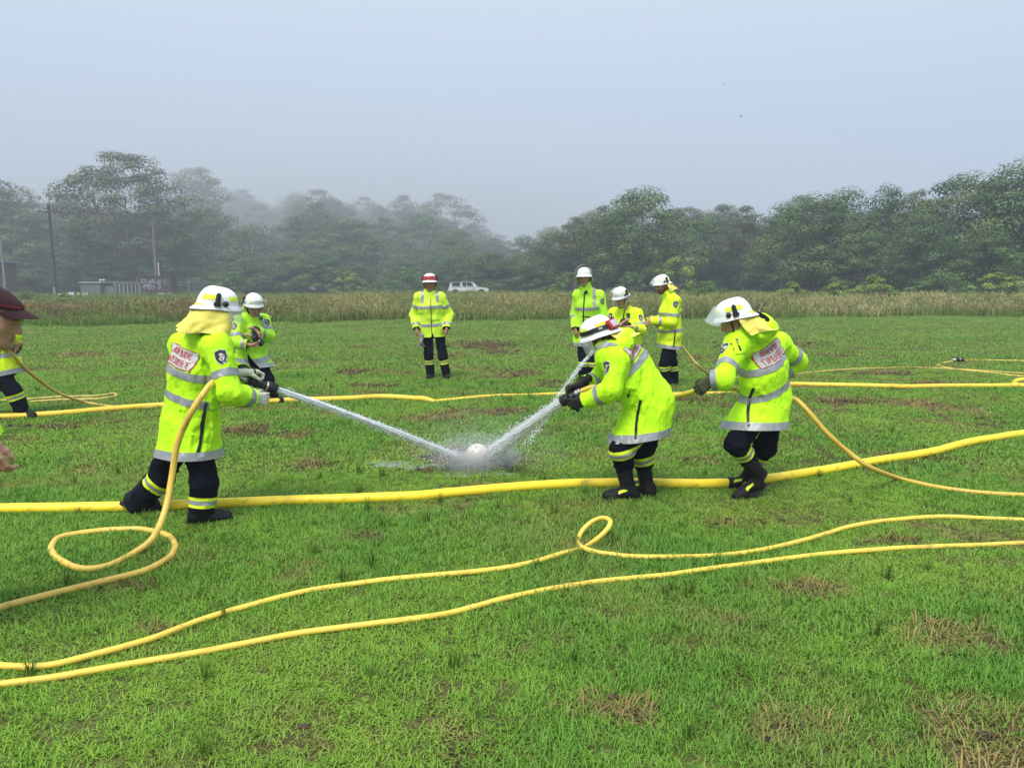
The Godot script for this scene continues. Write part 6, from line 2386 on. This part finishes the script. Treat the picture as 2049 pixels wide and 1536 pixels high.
	for k in sb.v.size():
		var d := sb.v[k].normalized()
		var q := Basis(Vector3(0.4, 0.3, 0.86).normalized(), 0.7) * d
		var m := q.abs()
		var groove := 0.0
		var u := 0.0
		if m.x >= m.y and m.x >= m.z: u = q.y / m.x
		elif m.y >= m.z: u = q.z / m.y
		else: u = q.x / m.z
		var edge := minf(minf(absf(m.x - m.y), absf(m.y - m.z)), absf(m.x - m.z)) if m[m.min_axis_index()] < 0.7 else 1.0
		if (m.x > m.z and m.y > m.z and absf(m.x - m.y) < 0.035) or (m.y > m.x and m.z > m.x and absf(m.y - m.z) < 0.035) or (m.x > m.y and m.z > m.y and absf(m.x - m.z) < 0.035):
			groove = 1.0
		for s in [-0.35, 0.35]:
			if absf(u - s) < 0.03:
				groove = 1.0
		sb.v[k] = d * (0.11 - 0.0022 * groove)
		var g := 0.68 - 0.30 * groove + 0.04 * fine_noise.get_noise_3dv(d * 3.0)
		sb.c[k] = Color(g, g * 0.93, g * 0.88)
	Field.renormal(sb)
	var bm := vmat(0.3)
	part("panels", sb.mesh(), bm, ball)
	var vb := MB.new()
	vb.lathe(Transform3D(Basis(Vector3(1, 0, 0.2).normalized(), 0.6), Basis(Vector3(1, 0, 0.2).normalized(), 0.6) * Vector3(0, 0.109, 0)), [Vector2(0.006, 0), Vector2(0.006, 0.0015), Vector2(0.001, 0.0016)], 12)
	part("valve", vb.mesh(), m_black, ball)
	# standing water in the hollows
	for w in [[Vector3(-1.179, 0, -6.878), 0.20, 0.12, "bright puddle at the left end of the wet grass"], [Vector3(-0.913, 0, -6.743), 0.17, 0.10, "middle puddle between the ball and the left one"], [Vector3(-1.061, 0, -6.917), 0.10, 0.06, "smallest puddle, behind the two left of the ball"], [Vector3(-0.71, 0, -6.781), 0.12, 0.05, "thin puddle next to the mud left of the ball"], [Vector3(-0.322, 0, -6.454), 0.34, 0.07, "small puddle in front of the ball"]]:
		var b := MB.new()
		var c: Vector3 = w[0]
		var yy := ground_height(c.x, c.z) + 0.004
		var mid := b.vert(Vector3(c.x, yy, c.z), Vector3.UP)
		var n := 72
		for k in n:
			var a := TAU * k / n
			var r := 1.0 + 0.7 * patch_noise.get_noise_2d(cos(a) * 1.6 + c.x * 9.0, sin(a) * 1.6) + 0.15 * fine_noise.get_noise_2d(cos(a) * 0.9, sin(a) * 0.9)
			b.vert(Vector3(c.x + cos(a) * float(w[1]) * r, yy, c.z + sin(a) * float(w[2]) * r), Vector3.UP)
		for k in n:
			b.i.append_array([mid, 1 + k, 1 + (k + 1) % n])
		var pm := mat(lin(0.22, 0.24, 0.24), 0.14)
		pm.metallic_specular = 1.0
		top("puddle", b.mesh(), pm, w[3], "puddle", "puddles round the ball")



# ---------------------------------------------------------------- things at the far edge
func box_part(called: String, parent: Node3D, at: Vector3, size: Vector3, m: Material, turn := 0.0) -> MeshInstance3D:
	var b := MB.new()
	b.box(Transform3D(Basis(Vector3.UP, turn), at), size)
	return part(called, b.mesh(), m, parent)


func pole(label: String, base: Vector3, height: float, r: float, m: Material, arms: bool) -> Node3D:
	var o := thing("timber_pole", label, "pole", base)
	var b := MB.new()
	var pts := smooth([Vector3(0, -0.3, 0), Vector3(0.03, height * 0.4, 0), Vector3(-0.02, height * 0.75, 0), Vector3(0, height, 0)], 0.7)
	b.tube(pts, pts.map(func(p): return r * (1.1 - 0.35 * p.y / height)), 10)
	part("shaft", b.mesh(), m, o)
	if arms:
		box_part("crossarm", o, Vector3(0, height - 0.75, 0), Vector3(2.6, 0.12, 0.10), m)
		for x in [-1.2, -0.7, 0.7, 1.2]:
			var q := MB.new()
			q.lathe(Transform3D(Basis(), Vector3(x, height - 0.69, 0)), [Vector2(0.03, 0), Vector2(0.05, 0.05), Vector2(0.03, 0.09), Vector2(0.05, 0.13), Vector2(0.001, 0.17)], 8)
			part("insulator", q.mesh(), mat(lin(0.3, 0.25, 0.2), 0.3), o)
		var h := MB.new()
		h.tube(smooth([Vector3(0.1, height - 0.1, 0), Vector3(0.45, height - 0.15, 0), Vector3(0.5, height - 0.6, 0)], 0.1), smooth([Vector3(0.1, height - 0.1, 0), Vector3(0.45, height - 0.15, 0), Vector3(0.5, height - 0.6, 0)], 0.1).map(func(_p): return 0.025), 6)
		part("bracket", h.mesh(), m, o)
	return o


func wire(a: Vector3, b: Vector3, sag: float, label: String) -> void:
	var m := MB.new()
	var pts := []
	for k in 21:
		var t := k / 20.0
		pts.append(a.lerp(b, t) - Vector3(0, sag * 4.0 * t * (1.0 - t), 0))
	m.tube(pts, pts.map(func(_p): return 0.016), 5)
	top("overhead_wire", m.mesh(), mat(lin(0.05, 0.05, 0.05), 0.6), label, "wire", "overhead wires between the timber poles")


func build_places() -> void:
	rng.seed = 5150
	var grey_wood := mat(lin(0.17, 0.145, 0.125), 0.9)
	var dark_wood := mat(lin(0.055, 0.048, 0.045), 0.9)
	var steel := mat(lin(0.34, 0.36, 0.36), 0.5, 0.4)
	var brickm := vmat(0.9)
	# brick shed
	var c: Vector3 = Vector3(-65.142, 0.17, -92)
	var shed := thing("brick_shed", "red-brown brick shed with pale flat roof edge at the left edge", "shed", Vector3(c.x, 0, c.z), 0.12)
	var wall := MB.new()
	for row in 46:
		for col in 36:
			var j := rnd(0.75, 1.2)
			wall.col = Color(0.20 * j, 0.125 * j, 0.095 * j)
			var x := -4.5 + col * 0.25 + (0.125 if row % 2 else 0.0)
			wall.quad(Vector3(x, row * 0.086, 2.5), Vector3(x + 0.24, row * 0.086, 2.5), Vector3(x + 0.24, row * 0.086 + 0.076, 2.5), Vector3(x, row * 0.086 + 0.076, 2.5))
	wall.col = Color(0.17, 0.115, 0.09)
	wall.box(Transform3D(Basis(), Vector3(0, 1.99, -0.01)), Vector3(9.1, 3.98, 5.0))
	part("wall", wall.mesh(), brickm, shed)
	box_part("roof", shed, Vector3(0, 4.10, 0), Vector3(9.7, 0.24, 5.7), mat(lin(0.30, 0.31, 0.31), 0.6))
	box_part("door", shed, Vector3(-1.8, 1.05, 2.53), Vector3(0.95, 2.1, 0.05), mat(lin(0.12, 0.14, 0.13), 0.6))
	box_part("meter_box", shed, Vector3(3.6, 1.0, 2.6), Vector3(0.5, 0.7, 0.2), steel)
	# poles, wires and posts
	var p1: Vector3 = Vector3(-51.031, -0.011, -86)
	var p2: Vector3 = Vector3(-44.299, -0.081, -96)
	var p0: Vector3 = Vector3(-54.015, 0.33, -82)
	p1.y = 0
	p2.y = 0
	p0.y = 0
	pole("dark leaning timber power pole with crossarm left of the big gum", p1, 10.1, 0.17, dark_wood, true)
	pole("pale weathered timber pole beside the graffiti-covered container", p2, 9.0, 0.19, grey_wood, false)
	pole("slim grey pole in front of the brick shed", p0, 6.7, 0.12, mat(lin(0.20, 0.22, 0.24), 0.7), false)
	wire(p1 + Vector3(1.2, 9.5, 0), p2 + Vector3(0, 8.8, 0), 0.5, "upper overhead wire from the dark pole to the pale pole")
	wire(p1 + Vector3(0.7, 9.45, 0.1), p2 + Vector3(0, 8.5, 0.1), 0.7, "lower overhead wire from the dark pole to the pale pole")
	wire(p1 + Vector3(0.0, 3.6, 0.1), p2 + Vector3(-1.0, 7.0, 0.1), 0.4, "slanting stay wire rising from the dark pole")
	var wp := thing("white_post", "thin white post against the pale timber pole", "post", Vector3(-43.467, -0.063, -95) * Vector3(1, 0, 1))
	var wb := MB.new()
	wb.tube([Vector3(0, -0.2, 0), Vector3(0, 4.1, 0)], [0.06, 0.06], 8)
	part("shaft", wb.mesh(), mat(lin(0.7, 0.7, 0.68), 0.5), wp)
	var gp := thing("steel_post", "short grey post at the foot of the dark power pole", "post", Vector3(-49.946, -0.57, -84) * Vector3(1, 0, 1))
	var gb := MB.new()
	gb.tube([Vector3(0, -0.2, 0), Vector3(0, 1.15, 0)], [0.11, 0.11], 10)
	part("shaft", gb.mesh(), steel, gp)
	# green hut and fence with angled tops
	c = Vector3(-48.507, -0.263, -90)
	var hut := thing("green_hut", "small pale green metal hut behind the notice boards", "hut", Vector3(c.x, 0, c.z), -0.1)
	var hb := MB.new()
	for k in 12:
		hb.box(Transform3D(Basis(), Vector3(-1.1 + k * 0.2, 0.8, 1.21)), Vector3(0.1, 1.6, 0.04))
	hb.box(Transform3D(Basis(), Vector3(0, 0.8, 0)), Vector3(2.4, 1.6, 2.4))
	part("wall", hb.mesh(), mat(lin(0.15, 0.19, 0.165), 0.6), hut)
	box_part("roof", hut, Vector3(0.1, 1.66, 0), Vector3(2.8, 0.12, 2.7), mat(lin(0.40, 0.43, 0.40), 0.6), 0.0)
	box_part("side_bay", hut, Vector3(1.9, 0.6, -0.2), Vector3(1.3, 1.2, 1.8), mat(lin(0.12, 0.17, 0.14), 0.7))
	var vb := MB.new()
	for x in [0.9, 1.3]:
		vb.lathe(Transform3D(Basis(), Vector3(x, 1.7, 0.6)), [Vector2(0.06, 0), Vector2(0.06, 0.18), Vector2(0.16, 0.2), Vector2(0.13, 0.3), Vector2(0.001, 0.34)], 10)
	part("roof_vents", vb.mesh(), mat(lin(0.55, 0.57, 0.55), 0.5), hut)
	var mesh_m := mat(Color(0.45, 0.48, 0.48, 0.16), 0.8)
	mesh_m.transparency = BaseMaterial3D.TRANSPARENCY_ALPHA
	c = Vector3(-45.313, -0.22, -88)
	var sf := thing("security_fence", "chain-link fence with angled barbed tops beside the green hut", "fence", Vector3(c.x, 0, c.z), 0.25)
	for k in 7:
		var b := MB.new()
		b.tube([Vector3(k * 0.42, -0.2, 0), Vector3(k * 0.42, 1.45, 0), Vector3(k * 0.42 - 0.22, 1.78, 0.1)], [0.03, 0.03, 0.025], 6)
		part("post", b.mesh(), mat(lin(0.5, 0.52, 0.5), 0.5), sf)
	box_part("chain_link", sf, Vector3(1.3, 0.72, -0.04), Vector3(2.7, 1.4, 0.01), mesh_m)
	for q in 3:
		var b := MB.new()
		b.tube([Vector3(-0.06 - q * 0.07, 1.5 + q * 0.11, q * 0.03), Vector3(2.5 - q * 0.07, 1.5 + q * 0.11, q * 0.03)], [0.008, 0.008], 4)
		part("barbed_wire", b.mesh(), steel, sf)
	# notices
	for n in [[127, 590, 10, 7, lin(0.66, 0.70, 0.62), "pale notice board on a yellow post, leftmost of the small notices"], [138, 589, 9, 6, lin(0.55, 0.36, 0.08), "orange notice second from the left in the row of notices"], [148, 587, 10, 6, lin(0.62, 0.66, 0.75), "bluish white notice third from the left, slightly tilted"], [162, 587, 5, 6, lin(0.50, 0.43, 0.15), "small yellow notice standing apart in the row of notices"], [175, 589, 11, 7, lin(0.55, 0.60, 0.68), "upper of the two white notices against the green hut"], [175, 595, 11, 4, lin(0.60, 0.62, 0.66), "lower narrow white notice against the green hut"], [628, 576, 14, 8, lin(0.66, 0.68, 0.70), "white notice hung on the far wire fence"]]:
		var far: float = 104.0 if n[0] == 628 else 84.0
		var k := far / 1530.0
		var at := Vector3((n[0] - 1024.5) * k, 1.65 - (n[1] - 565.0) * k, -far)
		var o := thing("notice_board", n[5], "sign", Vector3(at.x, 0, at.z), rnd(-0.15, 0.15), "small notices by the fence")
		box_part("board", o, Vector3(0, at.y, 0), Vector3(n[2] * k, n[3] * k, 0.02), mat(n[4], 0.6))
		box_part("post", o, Vector3(0, at.y / 2 - 0.1, -0.04), Vector3(0.05, at.y + 0.1, 0.04), mat(lin(0.45, 0.30, 0.06) if n[0] == 127 else lin(0.2, 0.21, 0.2), 0.7))
	# container with scrawled paint
	c = Vector3(-42.33, 0.051, -92)
	var ct := thing("container", "dark maroon container scrawled with pale graffiti behind the pale pole", "container", Vector3(c.x, 0, c.z), 0.05)
	var cb := MB.new()
	for k in 24:
		cb.box(Transform3D(Basis(), Vector3(-1.84 + k * 0.16, 1.2, 1.02)), Vector3(0.09, 2.2, 0.05))
	cb.box(Transform3D(Basis(), Vector3(0, 1.2, 0)), Vector3(3.9, 2.3, 2.0))
	part("wall", cb.mesh(), mat(lin(0.090, 0.068, 0.070), 0.6), ct)
	box_part("roof", ct, Vector3(-0.2, 2.40, 0), Vector3(4.1, 0.1, 2.2), mat(lin(0.07, 0.045, 0.045), 0.6))
	box_part("sill", ct, Vector3(1.2, 0.35, 1.12), Vector3(1.6, 0.10, 0.1), mat(lin(0.55, 0.55, 0.52), 0.6))
	var tone := [lin(0.34, 0.34, 0.40), lin(0.20, 0.25, 0.36), lin(0.36, 0.30, 0.35)]
	for q in 9:
		var g := MB.new()
		var x0 := -1.2 + (q % 5) * 0.62 + rnd(-0.1, 0.1)
		var y0 := 1.75 - (q / 5) * 0.62
		var pts := []
		for k in 8:
			pts.append(Vector3(x0 + rnd(-0.28, 0.34), y0 + rnd(-0.3, 0.3), 1.055))
		var sp := smooth(pts, 0.05)
		for k in sp.size() - 1:
			var d: Vector3 = (sp[k + 1] - sp[k]).normalized()
			var s := Vector3(-d.y, d.x, 0) * 0.035
			g.quadn(sp[k] - s, sp[k + 1] - s, sp[k + 1] + s, sp[k] + s, Vector3.BACK)
			g.v[g.v.size() - 4].z += 0.0002 * q
		part("graffiti", g.mesh(), mat(tone[q % 3], 0.6), ct)
	# long chain-link fence
	var fl := thing("wire_fence", "long chain-link fence on steel posts in front of the dark trees", "fence", Vector3.ZERO)
	var prev := Vector3.ZERO
	for k in 12:
		var px := 352.0 + k * 28.5
		var q := Vector3((px - 1024.5) / 1530.0 * 104.0, 0, -104.0 - k * 0.3)
		var b := MB.new()
		b.tube([q + Vector3(0, -0.3, 0), q + Vector3(0, 1.9 if k % 2 else 2.1, 0)], [0.04, 0.035], 6)
		part("post", b.mesh(), mat(lin(0.42, 0.44, 0.43), 0.5), fl)
		if k:
			var mid := (q + prev) * 0.5
			box_part("chain_link", fl, mid + Vector3(0, 0.85, -0.05), Vector3(q.distance_to(prev), 1.7, 0.01), mesh_m, -0.005)
			var w := MB.new()
			w.tube([prev + Vector3(0, 1.75, 0), q + Vector3(0, 1.75, 0)], [0.018, 0.018], 5)
			part("top_rail", w.mesh(), steel, fl)
		prev = q
	build_car(Vector3(-5.449, -0.036, -97) * Vector3(1, 0, 1))
	# dead twigs standing in the tall grass, insects in the air
	for w in [[Vector3(18.771, 0, -40.558), 1.5, "bundle of pale dead twigs leaning in the front of the tall grass"], [Vector3(17.389, 0, -44.85), 1.3, "thin dead stems rising above the grass left of the pale twigs"], [Vector3(25.128, 0, -44.85), 1.2, "brown dried stalks near the right end of the tall grass"], [Vector3(11.905, 0, -37.012), 0.9, "small dark bare bush at the edge of the lawn behind the hose handler"]]:
		var b := MB.new()
		var tint := Color(0.26, 0.20, 0.13) if w[1] != 0.9 else Color(0.06, 0.05, 0.035)
		b.col = tint
		for q in 26:
			var at := Vector3(rnd(-0.35, 0.35), -0.05, rnd(-0.25, 0.25))
			var e := at + Vector3(rnd(-0.7, 0.7), 1.0, rnd(-0.4, 0.4)).normalized() * float(w[1]) * rnd(0.5, 1.15)
			var mid := at.lerp(e, 0.5) + rdir() * 0.08
			b.tube(smooth([at, mid, e], 0.15), smooth([at, mid, e], 0.15).map(func(p): return 0.011 - 0.006 * p.y), 5, false)
			for z in 2:
				var e2 := mid + (e - mid).rotated(Vector3(rnd(-1, 1), 0, rnd(-1, 1)).normalized(), rnd(0.3, 0.9)) * 0.7
				b.tube([mid, e2], [0.006, 0.003], 4, false)
		var o := thing("dead_twigs", w[2], "twigs", Vector3(w[0].x, 0, w[0].z))
		part("stems", b.mesh(), vmat(0.9), o)
	for w in [[Vector3(1.991, 3.5, -7.5), 0.65, "upper and smaller of two dark specks in the sky, a flying insect"], [Vector3(1.878, 3.002, -6.5), 0.8, "lower dark speck in the sky, a flying insect"]]:
		var o := thing("flying_insect", w[2], "insect", w[0], 0.6)
		var b := MB.new()
		b.ball(Transform3D(Basis().scaled(Vector3(0.0065, 0.006, 0.011) * w[1]), Vector3.ZERO), 1.0, 6, 8)
		part("body", b.mesh(), mat(lin(0.10, 0.03, 0.08), 0.5), o)
		var wing := mat(Color(0.5, 0.35, 0.5, 0.5), 0.4)
		wing.transparency = BaseMaterial3D.TRANSPARENCY_ALPHA
		for s in [-1.0, 1.0]:
			var q := MB.new()
			q.ball(Transform3D(Basis().scaled(Vector3(0.009, 0.0006, 0.005) * w[1]), Vector3(s * 0.012, 0.005, 0) * w[1]), 1.0, 4, 8)
			part("wing", q.mesh(), wing, o)


func build_car(at: Vector3) -> void:
	var o := thing("utility_vehicle", "white utility vehicle with canopy and dark windows parked beyond the tall grass", "vehicle", at, 0.0)
	var paint := mat(lin(0.78, 0.80, 0.82), 0.25)
	paint.clearcoat_enabled = true
	var glass := mat(lin(0.02, 0.025, 0.03), 0.08)
	var dark := mat(lin(0.015, 0.015, 0.016), 0.6)
	# lower body: side outline swept across the width with rounded flanks
	var low := [Vector2(-2.5, 0.55), Vector2(-2.52, 0.95), Vector2(-2.44, 1.10), Vector2(1.15, 1.14), Vector2(1.6, 1.10), Vector2(2.35, 0.98), Vector2(2.52, 0.84), Vector2(2.55, 0.5), Vector2(2.1, 0.40), Vector2(-2.3, 0.42)]
	var high := [Vector2(-2.42, 1.08), Vector2(-2.28, 1.62), Vector2(-2.1, 1.76), Vector2(-0.55, 1.82), Vector2(0.28, 1.80), Vector2(0.55, 1.74), Vector2(1.22, 1.12)]
	var body := MB.new()
	extrude(body, low, [[-0.86, 0.96], [-0.92, 1.0], [0.92, 1.0], [0.86, 0.96]], Vector2(0, 0.8))
	part("body", body.mesh(), paint, o)
	var cabin := MB.new()
	extrude(cabin, high, [[-0.68, 0.97], [-0.80, 1.0], [0.80, 1.0], [0.68, 0.97]], Vector2(-0.4, 1.1))
	part("cabin", cabin.mesh(), paint, o)
	for s in [-1.0, 1.0]:
		for w in [[[Vector2(-2.12, 1.22), Vector2(-1.98, 1.62), Vector2(-0.98, 1.66), Vector2(-1.02, 1.22)], "rear_window"], [[Vector2(-0.80, 1.22), Vector2(-0.76, 1.66), Vector2(-0.28, 1.68), Vector2(-0.24, 1.22)], "door_window"], [[Vector2(-0.18, 1.22), Vector2(-0.20, 1.68), Vector2(0.30, 1.66), Vector2(0.72, 1.24)], "door_window"]]:
			var g := MB.new()
			var q: Array = w[0]
			var zf := func(p: Vector2) -> Vector3: return Vector3(p.x, p.y, s * 0.815)
			if s > 0.0:
				g.quad(zf.call(q[0]), zf.call(q[3]), zf.call(q[2]), zf.call(q[1]))
			else:
				g.quad(zf.call(q[0]), zf.call(q[1]), zf.call(q[2]), zf.call(q[3]))
			part(w[1], g.mesh(), glass, o)
		var mi := MB.new()
		mi.ball(Transform3D(Basis().scaled(Vector3(0.10, 0.09, 0.12)), Vector3(0.72, 1.26, s * 1.0)), 1.0, 6, 8)
		part("wing_mirror", mi.mesh(), paint, o)
		for x in [-1.62, 1.62]:
			var t := MB.new()
			var along := Transform3D(Basis(Vector3.RIGHT, PI / 2), Vector3(x, 0.38, s * 0.78))
			t.lathe(along, [Vector2(0.24, -0.12), Vector2(0.36, -0.12), Vector2(0.38, -0.08), Vector2(0.38, 0.08), Vector2(0.36, 0.12), Vector2(0.24, 0.12)], 24)
			var wheel := part("wheel", t.mesh(), dark, o)
			var rm := MB.new()
			rm.lathe(along, [Vector2(0.001, -0.10), Vector2(0.24, -0.11), Vector2(0.25, 0.0), Vector2(0.24, 0.11), Vector2(0.001, 0.10)], 16)
			part("rim", rm.mesh(), mat(lin(0.45, 0.45, 0.46), 0.3, 0.8), wheel)
			var ar := MB.new()
			ar.lathe(Transform3D(Basis(Vector3.RIGHT, PI / 2), Vector3(x, 0.40, s * 0.92)), [Vector2(0.001, -0.006), Vector2(0.46, -0.006), Vector2(0.46, 0.006), Vector2(0.001, 0.006)], 20)
			part("wheel_arch", ar.mesh(), dark, o)
	var ws := MB.new()
	ws.quad(Vector3(1.20, 1.17, 0.72), Vector3(1.20, 1.17, -0.72), Vector3(0.615, 1.71, -0.62), Vector3(0.615, 1.71, 0.62))
	for k in ws.v.size():
		ws.v[k] += Vector3(0.02, 0.02, 0)
	part("windscreen", ws.mesh(), mat(lin(0.10, 0.12, 0.13), 0.08), o)
	for x in [-1.7, -0.5, 0.2]:
		box_part("roof_rack", o, Vector3(x, 1.87, 0), Vector3(0.07, 0.05, 1.3), dark)
	box_part("tail_light", o, Vector3(-2.50, 1.0, 0.72), Vector3(0.06, 0.22, 0.16), mat(lin(0.3, 0.02, 0.02), 0.3))
	box_part("headlight", o, Vector3(2.42, 0.86, 0.70), Vector3(0.16, 0.14, 0.24), mat(lin(0.6, 0.6, 0.6), 0.15))


func extrude(b: MB, outline: Array, rows: Array, centre: Vector2) -> void:
	var n := outline.size()
	for r in rows.size() - 1:
		for k in n:
			var p: Vector2 = centre + (outline[k] - centre) * float(rows[r][1])
			var q: Vector2 = centre + (outline[(k + 1) % n] - centre) * float(rows[r][1])
			var p2: Vector2 = centre + (outline[k] - centre) * float(rows[r + 1][1])
			var q2: Vector2 = centre + (outline[(k + 1) % n] - centre) * float(rows[r + 1][1])
			b.quad(Vector3(p.x, p.y, rows[r][0]), Vector3(p2.x, p2.y, rows[r + 1][0]), Vector3(q2.x, q2.y, rows[r + 1][0]), Vector3(q.x, q.y, rows[r][0]))
	for e in [0, rows.size() - 1]:
		var ids := Geometry2D.triangulate_polygon(PackedVector2Array(outline))
		for k in range(0, ids.size(), 3):
			var t := []
			for q in 3:
				var p: Vector2 = centre + (outline[ids[k + q]] - centre) * float(rows[e][1])
				t.append(Vector3(p.x, p.y, rows[e][0]))
			var nn: Vector3 = (t[1] - t[0]).cross(t[2] - t[0])
			if (nn.z > 0.0) == (e > 0):
				b.tri(t[0], t[1], t[2])
			else:
				b.tri(t[0], t[2], t[1])
